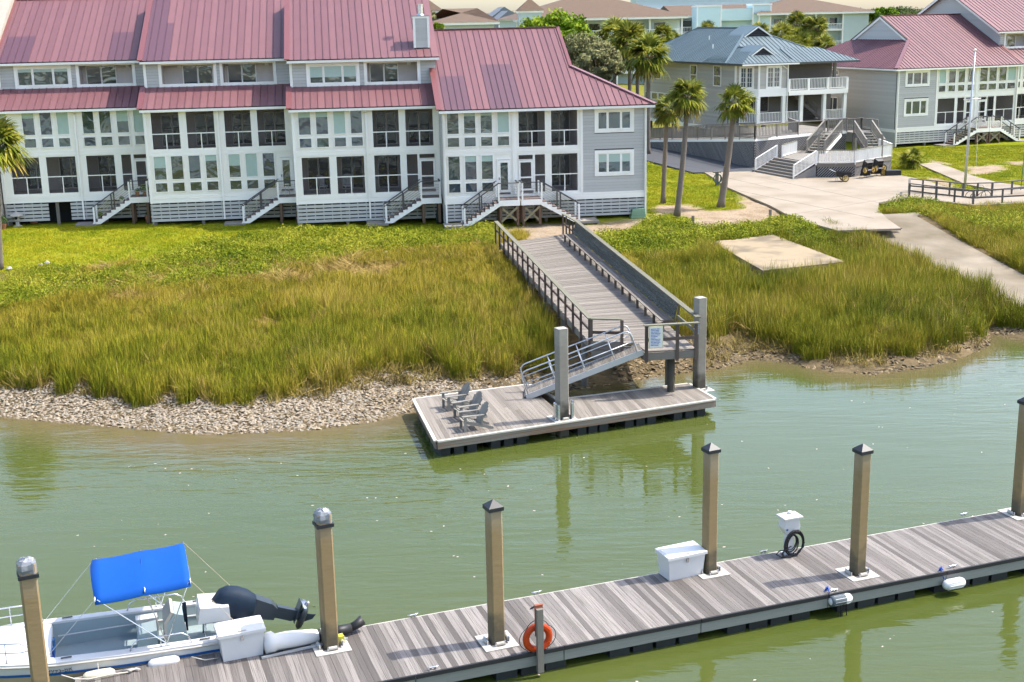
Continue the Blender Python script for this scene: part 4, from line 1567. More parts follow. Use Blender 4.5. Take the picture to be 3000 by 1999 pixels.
for A, B, wx in ((cA, cB, (.35, 1.75)), (cB, cC, (.75, 2.35))):
    d = B - A
    L_ = d.length
    an = math.atan2(d.y, d.x)
    P_ = thing_part('bay_front', cl, A, an)
    MB().lohi((0, 0, F8 - .05), (L_, .12, E10)).build('wall_panel', TB, P_)
    mbs = []
    siding(P_, TB, .1, L_ - .05, F8 + .35, E10 - .05, -.002, [(wx[0], wx[1], 8.15, 10.2)], .2)
    frame_mb(wx[0] + .12, wx[1] - .12, 8.27, 10.08, 0, .12, .07).build('window_frame', WHITE, P_)
    for k in range(2):
        w0 = wx[0] + .14 + k * ((wx[1] - wx[0] - .28) / 2 + .02)
        w1 = w0 + (wx[1] - wx[0] - .28) / 2 - .04
        frame_mb(w0 + .05, w1 - .05, 8.32, 10.03, 0, .05, .05).build('sash', WHITE, P_)
        bx('pane', P_, GLASSB, (w0 + .05, -.02, 8.32), (w1 - .05, -.008, 10.03))
        mm = MB()
        mm.lohi(((w0 + w1) / 2 - .012, -.04, 8.32), ((w0 + w1) / 2 + .012, -.02, 10.03))
        for q in range(1, 4):
            mm.lohi((w0 + .05, -.039, 8.32 + q * .43 - .012), (w1 - .05, -.021, 8.32 + q * .43 + .012))
        mm.build('muntins', WHITE, P_)
    bx('band_board', P_, WHITE, (-.03, -.06, F8 - .42), (L_ + .03, 0, F8 + .30))
    bx('corner_trim', P_, WHITE, (-.02, -.05, F8 + .31), (.1, 0, E10))
    bx('corner_trim', P_, WHITE, (L_ - .08, -.049, F8 + .31), (L_ + .02, 0, E10))
MB().lohi((10.48, 12.2, F8 - .4), (10.6, 15.0, E10)).build('bay_return', TB, cl)
bx('bay_floor', cl, WHITE, (6.6, 12.9, F8 - .40), (10.55, 15, F8 - .30))
# main body behind the porch
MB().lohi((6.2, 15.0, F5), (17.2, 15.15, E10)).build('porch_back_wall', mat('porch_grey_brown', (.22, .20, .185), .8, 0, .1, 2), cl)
MB().lohi((17.1, 15.16, 4.2), (17.25, 33, E10)).build('side_wall', TB, cl)
MB().lohi((6.16, 32.9, 4.2), (17.09, 33, E10)).build('back_wall', TB, cl)
for x0, x1 in ((7.2, 8.6), (8.75, 10.2)):
    fo = frame_mb(x0, x1, 5.9, 7.3, 15.0, .08, .04).build('porch_screen_frame', TB, cl)
    bx('screen_mesh', fo, SCREEN, (x0, 14.98, 5.9), (x1, 14.985, 7.3))
# balcony
for k in range(44):
    x0 = 10.62 + k * .145
    bx('balcony_board', cl, GREYWOOD, (x0, 12.05, F8 - .01), (x0 + .138, 15, F8 + .03))
bx('balcony_fascia', cl, WHITE, (10.6, 11.98, F8 - .40), (17.05, 12.04, F8 + .04))
bx('balcony_fascia', cl, WHITE, (16.98, 12.045, F8 - .40), (17.05, 15, F8 + .04))


def picket_rail(T, A, B, h, mt, cap, np_=None, post=None, sp=.14, pw=.045, zb=.1, name='baluster', postw=.10):
    """railing with balusters between A and B (bases may differ in height)"""
    A, B = Vector(A), Vector(B)
    L_ = (B - A).length
    d = (B - A).normalized()
    up = Vector((0, 0, 1))
    stick('top_rail', T, cap, A + up * h, B + up * h, .13, .05)
    stick('bottom_rail', T, mt, A + up * zb, B + up * zb, .05, .08)
    n = max(2, round(L_ / sp))
    for i in range(1, n):
        p = lerp(A, B, i / n)
        bx(name, T, mt, (p.x - pw / 2, p.y - pw / 2, p.z + zb + .04), (p.x + pw / 2, p.y + pw / 2, p.z + h - .025))
    m_ = max(1, round(L_ / (post or 2.2)))
    for i in range(m_ + 1):
        p = lerp(A, B, i / m_)
        bx('rail_post', T, mt, (p.x - postw / 2, p.y - postw / 2, p.z - .12), (p.x + postw / 2, p.y + postw / 2, p.z + h - .026))


picket_rail(cl, (10.65, 12.12, F8 + .03), (16.95, 12.12, F8 + .03), 1.05, WHITE, WHITE, sp=.16, post=2.1, postw=.24)
picket_rail(cl, (16.95, 12.12, F8 + .03), (16.95, 14.9, F8 + .03), 1.05, WHITE, WHITE, sp=.16, post=2.8, postw=.2)
for x in (7.5, 10.2, 12.1, 14.6, 16.85):
    bx('column', cl, WHITE, (x - .16, 12.1, F5), (x + .16, 12.42, F8 - .41))
bx('balcony_post', cl, GREYWOOD, (15.7, 12.4, F8 + .04), (15.95, 12.65, E10 + .1))
# porch floor and rail
for k in range(24):
    bx('porch_board', cl, GREYWOOD, (6.2, 11.9 + k * .14, F5 - .05), (17.2, 12.035 + k * .14, F5))
picket_rail(cl, (7.66, 12.26, F5), (10.05, 12.26, F5), .95, WHITE, WHITE, sp=.16, post=5, postw=.08)
picket_rail(cl, (10.36, 12.26, F5), (11.95, 12.26, F5), .95, WHITE, WHITE, sp=.16, post=5, postw=.08)
picket_rail(cl, (14.8, 12.26, F5), (16.7, 12.26, F5), .95, WHITE, WHITE, sp=.16, post=5, postw=.08)
picket_rail(cl, (6.2, 13.3, F5), (7.4, 12.35, F5), .95, WHITE, WHITE, sp=.16, post=5, postw=.08)
# porch stair up to the balcony, behind the columns
for k in range(13):
    bx('balcony_stair_tread', cl, GREYWOOD, (12.0 + k * .24, 13.6, F5 + .2 * (13 - k) - .04), (12.28 + k * .24, 14.6, F5 + .2 * (13 - k)))
for yy in (13.55, 14.62):
    stick('balcony_stair_rail', cl, GREYWOOD, (11.9, yy, F5 + 3.5), (15.2, yy, F5 + .95), .06, .10)
    stick('balcony_stair_stringer', cl, GREYWOOD, (11.9, yy, F5 + 2.55), (15.2, yy, F5 - .0), .05, .26)
    for k in range(8):
        t = k / 7
        p = lerp((11.9, yy, F5 + 2.6), (15.2, yy, F5 + .05), t)
        bx('baluster', cl, GREYWOOD, (p.x - .03, yy - .02, p.z), (p.x + .03, yy + .02, p.z + .93))
# roof: hip with a ridge along the flank, small vented gablets
ex0, ex1, ey0, ey1 = 5.4, 17.8, 14.6, 35.0
rx = (ex0 + ex1) / 2
hw_ = rx - ex0
zr = E10 + hw_ * .5
ry0, ry1 = 21.3, ey1 - 3.4
roof_plane(cl, (ex0, ey0, E10), (0, 1, 0), Vector((1, 0, .5)), [(0, 0), (ey1 - ey0, 0), (ry1 - ey0, hw_ * SEC), (ry0 - ey0, hw_ * SEC)], .46, BLUEROOF)
roof_plane(cl, (ex1, ey0, E10), (0, 1, 0), Vector((-1, 0, .5)), [(0, 0), (ey1 - ey0, 0), (ry1 - ey0, hw_ * SEC), (ry0 - ey0, hw_ * SEC)], .46, BLUEROOF)
fs = (zr - E10) / (ry0 - ey0)
roof_plane(cl, (ex0, ey0, E10), (1, 0, 0), Vector((0, 1, fs)), [(0, 0), (ex1 - ex0, 0), (hw_, (ry0 - ey0) * math.sqrt(1 + fs * fs))], .46, BLUEROOF)
bs_ = (zr - E10) / 3.4
roof_plane(cl, (ex0, ey1, E10), (1, 0, 0), Vector((0, -1, bs_)), [(0, 0), (ex1 - ex0, 0), (hw_, 3.4 * math.sqrt(1 + bs_ * bs_))], .6, BLUEROOF)
stick('ridge_cap', cl, BLUEROOF, (rx, ry0, zr + .07), (rx, ry1, zr + .07), .3, .06)
for (a, b_) in (((ex0, ey0, E10 + .06), (rx, ry0, zr + .08)), ((ex1, ey0, E10 + .06), (rx, ry0, zr + .08)), ((ex0, ey1, E10 + .06), (rx, ry1, zr + .08))):
    stick('hip_cap', cl, BLUEROOF, a, b_, .26, .06)
for (a, b_) in (((ex0 - .02, ey0, 0), (ex0 + .1, ey1, 0)), ((ex0, ey0 - .02, 0), (ex1, ey0 + .1, 0))):
    bx('fascia', cl, DARKRAIL if a[0] < ex0 else WHITE, (a[0], a[1], E10 - .14), (b_[0], b_[1], E10 - .005))
bx('soffit', cl, TRIM, (ex0 + .1, ey0 + .1, E10 - .12), (ex1 - .05, ey1, E10 - .06))
# bay roof: hip over the bay running into the main slope
by0, bxa, bxb = 11.6, 5.4, 11.4
bm, bh = (bxa + bxb) / 2, (bxb - bxa) / 2
bs = .45
bzr = E10 + bh * bs
yb0 = by0 + bh
roof_plane(cl, (bxa, by0, E10 + .02), (1, 0, 0), Vector((0, 1, bs)), [(0, 0), (bxb - bxa, 0), (bh, bh * math.sqrt(1 + bs * bs))], .40, BLUEROOF)
lnb = 19.0 - by0
roof_plane(cl, (bxa, by0, E10 + .02), (0, 1, 0), Vector((1, 0, bs)), [(0, 0), (lnb, 0), (lnb, bh * math.sqrt(1 + bs * bs)), (bh, bh * math.sqrt(1 + bs * bs))], .46, BLUEROOF)
roof_plane(cl, (bxb, by0, E10 + .02), (0, 1, 0), Vector((-1, 0, bs)), [(0, 0), (lnb, 0), (lnb, bh * math.sqrt(1 + bs * bs)), (bh, bh * math.sqrt(1 + bs * bs))], .46, BLUEROOF)
stick('ridge_cap', cl, BLUEROOF, (bm, yb0, bzr + .09), (bm, 19, bzr + .09), .25, .05)
bx('bay_fascia', cl, WHITE, (bxa, by0 - .02, E10 - .12), (bxb, by0 + .1, E10 + .01))
bx('bay_fascia', cl, DARKRAIL, (bxa - .02, by0, E10 - .12), (bxa + .1, ey0, E10 + .01))
bx('bay_soffit', cl, TRIM, (bxa + .1, by0 + .1, E10 - .10), (bxb - .05, ey0 + .5, E10 - .05))
# balcony roof edge on the right, carried by the post
bx0_, bx1_ = 11.2, 18.2
roof_plane(cl, (bx0_, 11.9, E10), (1, 0, 0), Vector((0, 1, .42)), [(0, 0), (bx1_ - bx0_, 0), (bx1_ - bx0_ - 2.9, 2.9 * 1.085), (0, 2.9 * 1.085)], .40, BLUEROOF)
roof_plane(cl, (bx1_, 11.9, E10), (0, 1, 0), Vector((-1, 0, .42)), [(0, 0), (4, 0), (4, 2.9 * 1.085), (2.9, 2.9 * 1.085)], .40, BLUEROOF)
bx('balcony_fascia', cl, DARKRAIL, (bx0_, 11.88, E10 - .13), (bx1_, 12.0, E10 - .002))
bx('balcony_soffit', cl, TRIM, (bx0_, 12.0, E10 - .11), (bx1_ - .05, 15, E10 - .06))


def gablet(T, x, y, z, w_, h_, L_):
    VENT = MATS.get('dark_vent') or mat('dark_vent', (.03, .025, .035), .9)
    MB().prism([(x - w_ / 2, y + .12, z), (x + w_ / 2, y + .12, z), (x, y + .12, z + h_)], (0, L_, 0)).build('gablet', VENT, T)
    for s in (-1, 1):
        stick('gablet_rake', T, WHITE, (x + s * (w_ / 2 + .15), y, z + .02), (x, y, z + h_ + .08), .06, .16)
        mbx = MB().prism([(x + s * (w_ / 2 + .2), y - .05, z + .03), (x, y - .05, z + h_ + .16), (x, y + L_, z + h_ + .16), (x + s * (w_ / 2 + .2), y + L_, z + .03)], (0, 0, .05))
        mbx.build('gablet_roof', BLUEROOF, T)
    for k in range(5):
        zz = z + .06 + k * h_ * .15
        ww = w_ * (1 - (zz - z) / h_) * .48
        bx('louver', T, DARKRAIL, (x - ww, y + .08, zz), (x + ww, y + .12, zz + .03))


gablet(cl, rx, ry0 - 1.9, zr - 1.0, 3.4, 1.05, 3.4)
gablet(cl, bm, yb0 - 1.55, bzr - .78, 2.6, .85, 3.0)
for (x, y) in ((9.3, 25.0), (7.8, 21.5)):
    z = E10 + (x - ex0) * .5
    MB().tube([(x, y, z - .1), (x, y, z + .45)], .06, 8).build('vent_pipe', WHITE, cl)
MB().tube([(9.9, 12.1, E10 - .2), (10.5, 12.1, E10 - .6), (10.5, 12.1, 5.2)], .05, 8).build('downpipe', WHITE, cl)
# stilts
for x in (6.5, 11.5, 17):
    for y in (15.5, 21, 27, 32.5):
        bx('stilt', cl, GREYWOOD, (x - .15, y - .15, 2.0), (x + .15, y + .15, 4.3))

# ------------------------------------------------ deck and ramp in front of it
rm = thing('deck_and_ramp', 'grey timber deck and long ramp with picket rails and dark lattice skirt', 'deck', CO, CA)
LAT = mat('dark_lattice_wood', (.26, .25, .245), .85, .15, .25, 3.0, grain=(1, 5, 5))
RG = mat('greyed_rail_wood', (.26, .235, .20), .85, .1, .2, 3)
# outline in local coordinates
pL, pC, pR, pRR = (-.8, 18.1), (0, 0), (7.6, 2.0), (10.2, 2.0)


def dz(p):
    return F5


# ramp leg (falls towards the back) and deck
zb_ = 3.55
nb = 90
for i in range(nb):
    t0, t1 = i / nb, (i + 1) / nb
    a0 = lerp((0, 0, F5), (-.85, 18.1, zb_), t0)
    a1 = lerp((0, 0, F5), (-.85, 18.1, zb_), t1)
    stick('ramp_board', rm, RG, (a0 + a1) / 2 + Vector((0, 0, -.02)), (a0 + a1) / 2 + Vector((1.6, .05, -.02)), (a1 - a0).length * .94, .04)
for i in range(64):
    y0 = .05 + i * .14
    x1 = min(10.2, 1.2 + y0 * 0 + 9.0)
    xa = 0 if y0 < 12 else 0
    bx('deck_board', rm, RG, (1.62 if y0 > 2.4 else .05, y0 + (0 if y0 > 2.2 else 0), F5 - .06), (10.2, y0 + .133, F5 - .02)) if y0 > 2.0 else bx('deck_board', rm, RG, (.05, y0, F5 - .06), (max(.3, y0 * 3.8), y0 + .133, F5 - .02))
for (A, B, z0, z1) in ((pC, pL, F5, zb_), (pC, pR, F5, F5), (pR, pRR, F5, F5)):
    stick('edge_trim', rm, WHITE, (A[0], A[1], z0 - .16), (B[0], B[1], z1 - .16), .07, .24)
    # lattice: crossing diagonal laths over a black sheet painting the shade under the deck
    A3, B3 = Vector((A[0], A[1], 0)), Vector((B[0], B[1], 0))
    d = (B3 - A3)
    L_ = d.length
    d.normalize()
    nrm = Vector((d.y, -d.x, 0))
    if nrm.y > 0 and abs(nrm.y) > .5:
        nrm = -nrm
    if abs(nrm.x) > .5 and nrm.x > 0:
        nrm = -nrm
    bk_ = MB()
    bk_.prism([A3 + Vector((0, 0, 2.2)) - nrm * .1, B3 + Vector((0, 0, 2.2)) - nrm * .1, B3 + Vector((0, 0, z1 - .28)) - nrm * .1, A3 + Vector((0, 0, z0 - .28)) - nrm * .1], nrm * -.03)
    bk_.build('lattice_shade_sheet', DARK, rm)
    q = -2.6
    while q < L_:
        # lath from (q, zlow) rising 45 degrees
        zl = 2.25
        s0_, s1_ = max(q, 0), min(q + 2.6, L_)
        def top(s__):
            return z0 + (z1 - z0) * s__ / L_ - .29
        pts = []
        sa_ = s0_
        za = zl + (sa_ - q)
        # end where it meets the top
        se = sa_
        while se < s1_ and zl + (se - q) < top(se):
            se += .05
        if za < top(sa_) and se - sa_ > .08:
            p0 = A3 + d * sa_ + Vector((0, 0, za)) + nrm * .01
            p1 = A3 + d * se + Vector((0, 0, zl + (se - q))) + nrm * .01
            stick('lattice_lath', rm, LAT, p0, p1, .02, .085, up=nrm.cross(Vector((d.x, d.y, 1))))
        q += .21
picket_rail(rm, (pC[0], pC[1], F5), (pL[0], pL[1], zb_), 1.02, RG, RG, sp=.17, post=2.2)
picket_rail(rm, (pC[0], pC[1], F5), (4.9, 1.3, F5), 1.02, RG, RG, sp=.17, post=2.4)
picket_rail(rm, (4.9, 1.3, F5), (6.3, 5.0, F5), 1.02, RG, RG, sp=.17, post=2.4)
picket_rail(rm, (8.3, 2.0, F5), (10.2, 2.0, F5), 1.02, RG, RG, sp=.17, post=2.0)
picket_rail(rm, (1.55, 2.6, F5), (.75, 18.1, zb_), 1.02, RG, RG, sp=.17, post=2.4)
for (x, y) in ((.3, .4), (4, 1.4), (8, 2.4), (10, 2.4), (3, 8), (8, 8), (-.2, 10)):
    bx('deck_pile', rm, GREYWOOD, (x - .1, y - .1, 1.9), (x + .1, y + .1, F5 - .2 if y < 9.5 or x > 1 else 4.0))


def flight(T, A, B, wdt, n, mt, cap, side, strm=WHITE):
    """timber flight from the top A to the bottom B, width to the given side vector"""
    A, B, side = Vector(A), Vector(B), Vector(side).normalized()
    for i in range(n):
        p = lerp(A, B, (i + .5) / n)
        dd = (B - A)
        hd = Vector((dd.x, dd.y, 0))
        run = hd.length / n
        z = A.z + (B.z - A.z) * i / n
        stick('tread', T, mt, Vector((p.x, p.y, z - .025)), Vector((p.x, p.y, z - .025)) + side * wdt, run * .95, .05)
    for s in (0, 1):
        o = side * (wdt * s)
        stick('stringer', T, strm, A + o + Vector((0, 0, -.22)), B + o + Vector((0, 0, -.12)), .05, .28)
        stick('hand_rail', T, cap, A + o + Vector((0, 0, 1.0)), B + o + Vector((0, 0, 1.0)), .12, .06)
        stick('low_rail', T, cap, A + o + Vector((0, 0, .14)), B + o + Vector((0, 0, .14)), .05, .08)
        for i in range(0, n * 2 + 1):
            p = lerp(A, B, i / (n * 2)) + o
            bx('baluster', T, cap, (p.x - .025, p.y - .025, p.z + .12), (p.x + .025, p.y + .025, p.z + .98))
        for q in (A, B):
            p = q + o
            bx('newel_post', T, cap, (p.x - .06, p.y - .06, p.z - .15), (p.x + .06, p.y + .06, p.z + 1.06))


sv = thing('deck_stair', 'grey timber stair with slatted rail dropping from the upper deck to the lower deck', 'stairs', CO, CA, 'timber stairs by the raised house')
flight(sv, (7.9, 1.9, F5), (4.6, -.6, 3.62), 1.5, 8, RG, RG, (.6, -.8, 0))
sv = thing('deck_stair', 'grey timber stair beside the purple roofed house, falling from a small railed landing', 'stairs', CO, CA, 'timber stairs by the raised house')
flight(sv, (10.4, 1.2, 4.85), (8.9, -2.8, 3.62), 1.5, 7, RG, RG, (.94, -.34, 0), GREYWOOD)
for k in range(14):
    bx('landing_board', sv, RG, (10.3, 1.2 + k * .15, 4.81), (12.6, 1.34 + k * .15, 4.85))
picket_rail(sv, (12.6, .9, 4.85), (12.6, 3.3, 4.85), 1.0, RG, RG, sp=.17, post=3)
picket_rail(sv, (10.3, 3.3, 4.85), (12.6, 3.3, 4.85), 1.0, RG, RG, sp=.17, post=3)
for (x, y) in ((10.5, 1.4), (12.4, 1.4), (12.4, 3.1), (10.5, 3.1)):
    bx('landing_post', sv, RG, (x - .07, y - .07, 2), (x + .07, y + .07, 4.8))

# ------------------------------------------------ low white-railed terrace
tz = 3.58
te = thing('terrace', 'low timber terrace with white picket rail and lattice skirt', 'terrace', (0, 0, 0))
OUT = [Vector((22.2, 105.3, 0)), Vector((23.85, 100.5, 0)), Vector((26.7, 100.15, 0)), Vector((30.7, 104.3, 0)), Vector((30.9, 108.6, 0)), Vector((24.0, 110.5, 0))]
poly2 = [(p.x, p.y) for p in OUT]
ylo, yhi = min(p[1] for p in poly2), max(p[1] for p in poly2)
yy = ylo
while yy < yhi:
    st = clip_poly(clip_poly(poly2, 1, yy, True), 1, yy + .14, False)
    if len(st) >= 3:
        xa, xb = min(p[0] for p in st), max(p[0] for p in st)
        if xb - xa > .1:
            bx('terrace_board', te, RG, (xa, yy + .003, tz - .04), (xb, yy + .137, tz))
    yy += .14
for i in (1, 2, 3):
    A, B = OUT[i], OUT[i + 1]
    d = (B - A).normalized()
    nrm = Vector((d.y, -d.x, 0))
    picket_rail(te, A + Vector((0, 0, tz)), B + Vector((0, 0, tz)), 1.0, WHITE, CAPWOOD if i != 3 else WHITE, sp=.13, post=1.9, pw=.05)
    stick('fascia_board', te, GREYWOOD, A + nrm * .03 + Vector((0, 0, tz - .14)), B + nrm * .03 + Vector((0, 0, tz - .14)), .05, .30)
    MB().prism([A + Vector((0, 0, 2.2)), B + Vector((0, 0, 2.2)), B + Vector((0, 0, tz - .3)), A + Vector((0, 0, tz - .3))], nrm * -.05).build('lattice_shade_sheet', DARK, te)  # black sheet paints the shade under the terrace
    L_ = (B - A).length
    q = -1.1
    while q < L_:
        s0_, s1_ = max(q, 0), min(q + 1.05, L_)
        if s1_ - s0_ > .1:
            stick('lattice_lath', te, LAT, A + d * s0_ + nrm * .012 + Vector((0, 0, 2.25 + (s0_ - q))), A + d * s1_ + nrm * .012 + Vector((0, 0, 2.25 + (s1_ - q))), .02, .08, up=nrm.cross(d + Vector((0, 0, 1))))
        q += .21
# back rail beside the stair
picket_rail(te, OUT[0] + Vector((.0, .2, tz)), OUT[1] * .0 + Vector((22.9, 103.0, tz)) * 0 + Vector((24.0, 108.5, tz)), 1.0, WHITE, CAPWOOD, sp=.13, post=2.0, pw=.05)
for (x, y) in ((23.95, 100.6), (26.75, 100.3), (29.6, 103.2)):
    bx('tall_post', te, RG, (x - .07, y - .07, tz - .2), (x + .07, y + .07, tz + (1.9 if x != 23.95 else 2.3)))
# wide steps down to the drive
ws = thing('wide_steps', 'wide grey timber steps with white side rails down to the drive', 'steps', (0, 0, 0), 0)
A, B = Vector((21.75, 105.5, 0)), Vector((23.75, 100.4, 0))
d = (B - A).normalized()
o_ = Vector((d.y, -d.x, 0))
if o_.x > 0:
    o_ = -o_
nst = 6
for k in range(nst):
    z = tz - (k + 1) * (tz - 2.50) / (nst + 0)
    a, b_ = A + o_ * (.34 * k), B + o_ * (.34 * k)
    e = d * (-.08 * k)
    stick('step_tread', ws, GREYWOOD, a + e + o_ * .17 + Vector((0, 0, z + .15)), b_ + o_ * .17 + Vector((0, 0, z + .15)), .36, .05)
    stick('step_riser', ws, mat('step_riser_%d' % k, (.25, .23, .20), .85, .05, .2, 3), a + e + o_ * .33 + Vector((0, 0, z + .04)), b_ + o_ * .33 + Vector((0, 0, z + .04)), .03, .17)
for P_ in (A + d * .05, B):
    a, b_ = P_ + Vector((0, 0, tz)), P_ + o_ * 2.0 + Vector((0, 0, 2.60))
    picket_rail(ws, a, b_, .98, WHITE, WHITE, sp=.13, post=2.2, pw=.05)
MB().prism([B + Vector((0, 0, 2.3)), B + o_ * 2.1 + Vector((0, 0, 2.3)), B + o_ * 2.1 + Vector((0, 0, 2.5)), B + Vector((0, 0, tz - .1))], d * .04).build('side_lattice', LAT, ws)
# ---------------------------------------------------------------- boardwalk pier
def deck_planks(T, A, B, A2, B2, n, mt, th=.04, gap=.05, name='deck_plank', zofs=0.0, jit=0.0):
    """planks between the edge lines A->B and A2->B2"""
    for i in range(n):
        t = (i + .5) / n
        p, q = lerp(A, B, t), lerp(A2, B2, t)
        d = (lerp(A, B, (i + 1) / n) - lerp(A, B, i / n))
        x = (q - p).normalized()
        wid = abs(d.dot(Vector((-x.y, x.x, 0)))) * (1 - gap)
        j0, j1 = random.uniform(-jit, jit), random.uniform(-jit, jit)
        zz = random.uniform(-.003, .003)
        stick(name, T, mt, p - x * j0 + Vector((0, 0, zofs - th / 2 + zz)), q + x * j1 + Vector((0, 0, zofs - th / 2 + zz)), wid, th)


BZ = 2.40
L0, L1 = Vector((-0.55, 73.9, BZ)), Vector((3.13, 49.75, BZ))
R0, R1 = Vector((3.25, 77.2, BZ)), Vector((7.08, 48.85, BZ))
bw = thing('boardwalk_pier', 'weathered wooden pier running out from the lawn over the marsh', 'pier', (0, 0, 0))
R1a = lerp(R0, R1, .962)
NP = 176
deck_planks(bw, lerp(L0, L1, 0.0), L1, lerp(R0, R1a, .02), R1a, NP, DECKOLD, jit=.02)
# the landing that carries the gangway head
deck_planks(bw, (5.18, 48.42, BZ), (4.85, 49.78, BZ), (7.12, 48.72, BZ), (6.95, 49.95, BZ), 8, DECKOLD)
for A, B in ((L0, L1), (R0, R1)):
    stick('rim_joist', bw, GREYWOOD, A + Vector((0, 0, -.16)), B + Vector((0, 0, -.16)), .06, .22)
stick('rim_joist', bw, GREYWOOD, L1 + Vector((0, 0, -.2)), Vector((5.0, 49.4, BZ - .2)), .06, .30)
stick('rim_joist', bw, GREYWOOD, (5.15, 48.38, BZ - .2), (7.12, 48.68, BZ - .2), .07, .30)
stick('rim_joist', bw, GREYWOOD, (5.12, 48.40, BZ - .2), (4.85, 49.6, BZ - .2), .07, .30)
for t in (.18, .36, .54, .72, .90):
    for E0, E1, off in ((L0, L1, .25), (R0, R1, -.25)):
        p = lerp(E0, E1, t)
        MB().tube([(p.x + off, p.y, -1.5), (p.x + off, p.y, BZ - .2)], .15, 10).build('pile', GREYWOOD, bw, smooth=True)
    stick('cross_beam', bw, GREYWOOD, lerp(L0, L1, t) + Vector((0, 0, -.36)), lerp(R0, R1, t) + Vector((0, 0, -.36)), .12, .18)
MB().tube([(6.2, 48.95, -1.5), (6.2, 48.95, BZ - .3)], .15, 10).build('pile', mat('dark_pile', (0.07, 0.06, 0.045), .9, 0, .4, 3), bw, smooth=True)  # this pile has a darker tone than the others
# left rail
RH_ = 1.02
NL = 17
for i in range(NL):
    t = -0.055 + (1.0 + .055) * i / (NL - 1)
    p = lerp(L0, L1, t) + Vector((-.07, -.02, 0))
    bx('rail_post', bw, RAILWOOD, (p.x - .045, p.y - .07, BZ - .32), (p.x + .045, p.y + .07, BZ + RH_), rz=-.15)
a, b = lerp(L0, L1, -.06), lerp(L0, L1, 1.003)
stick('mid_rail', bw, RAILWOOD, a + Vector((0, 0, .52)), b + Vector((0, 0, .52)), .05, .10)
stick('top_rail', bw, CAPWOOD, a + Vector((-.03, 0, RH_ + .03)), b + Vector((-.03, 0, RH_ + .03)), .22, .05)
stick('top_rail', bw, RAILWOOD, a + Vector((0, 0, RH_ - .05)), b + Vector((0, 0, RH_ - .05)), .05, .10)
# return rail across the end
e0, e1 = L1 + Vector((0, -.05, 0)), Vector((4.32, 49.46, BZ))
bx('rail_post', bw, RAILWOOD, (e1.x - .06, e1.y - .06, BZ - .25), (e1.x + .06, e1.y + .06, BZ + RH_))
bx('rail_post', bw, RAILWOOD, (e0.x - .06, e0.y - .06, BZ - .25), (e0.x + .06, e0.y + .06, BZ + RH_ - .001))
stick('mid_rail', bw, RAILWOOD, e0 + Vector((0, 0, .5)), e1 + Vector((0, 0, .5)), .05, .12)
stick('top_rail', bw, CAPWOOD, e0 + Vector((0, 0, RH_ + .032)), e1 + Vector((0, 0, RH_ + .032)), .22, .05)
stick('skirt_board', bw, GREYWOOD, e0 + Vector((0, -.04, -.02)), e1 + Vector((0, -.04, -.02)), .04, .34)
stick('skirt_board', bw, GREYWOOD, e0 + Vector((0, -.04, -.40)), e1 + Vector((0, -.04, -.40)), .04, .34)
# right rail with continuous bench and solid back
rd = (R1 - R0).normalized()
rn = Vector((rd.y, -rd.x, 0))           # points towards +x
if rn.x < 0:
    rn = -rn
b0, b1 = lerp(R0, R1, .115), lerp(R0, R1, .90)
NB = 15
for i in range(4):
    t = -.008 + .12 * i / 3.2
    p = lerp(R0, R1, t)
    bx('rail_post', bw, RAILWOOD, (p.x - .05, p.y - .05, BZ - .3), (p.x + .05, p.y + .05, BZ + RH_ + .05))
stick('mid_rail', bw, RAILWOOD, R0 + Vector((0, 0, .55)), b0 + Vector((0, 0, .55)), .05, .10)
for i in range(NB + 1):
    p = lerp(b0, b1, i / NB)
    q = p - rn * .52
    stick('bench_leg', bw, RAILWOOD, q + Vector((0, 0, 0)), q + Vector((0, 0, .40)), .09, .13, up=rd)
    stick('bench_bearer', bw, RAILWOOD, q + Vector((0, 0, .39)), p + Vector((0, 0, .39)), .05, .09)
    stick('back_post', bw, RAILWOOD, p + Vector((0, 0, -.2)), p + rn * .18 + Vector((0, 0, RH_ + .12)), .06, .09, up=rd)
for k in range(3):
    seg = 5
    for j in range(seg):
        s0, s1 = lerp(b0, b1, j / seg + .001), lerp(b0, b1, (j + 1) / seg - .001)
        o = -.52 + .17 * k
        stick('seat_board', bw, DECKOLD, s0 + rn * o + Vector((0, 0, .455)), s1 + rn * o + Vector((0, 0, .455)), .155, .04)
for k in range(4):
    seg = 5
    for j in range(seg):
        s0, s1 = lerp(b0, b1, (j + (k % 2) * .3) / seg + .001), lerp(b0, b1, min(1, (j + 1 + (k % 2) * .3) / seg - .001))
        if k % 2 and j == 0:
            stick('back_board', bw, BENCHWOOD, b0 + rn * (-.03 + .04 * k) + Vector((0, 0, .545 + k * .17)), s0 + rn * (-.03 + .04 * k) + Vector((0, 0, .545 + k * .17)), .035, .162, up=Vector((0, 0, 1)) + rn * .2)
        stick('back_board', bw, BENCHWOOD, s0 + rn * (-.03 + .04 * k) + Vector((0, 0, .545 + k * .17)), s1 + rn * (-.03 + .04 * k) + Vector((0, 0, .545 + k * .17)), .035, .162, up=Vector((0, 0, 1)) + rn * .2)
stick('top_rail', bw, CAPWOOD, R0 - rd * .25 + rn * .02 + Vector((0, 0, RH_ + .08)), b0 + rn * .14 + Vector((0, 0, RH_ + .18)), .2, .05)
stick('top_rail', bw, CAPWOOD, b0 + rn * .14 + Vector((0, 0, RH_ + .18)), R1 + rn * .14 + Vector((0, 0, RH_ + .18)), .22, .05)
stick('mid_rail', bw, CAPWOOD, b1 + rn * .08 + Vector((0, 0, .62)), R1 + rn * .08 + Vector((0, 0, .62)), .05, .12)
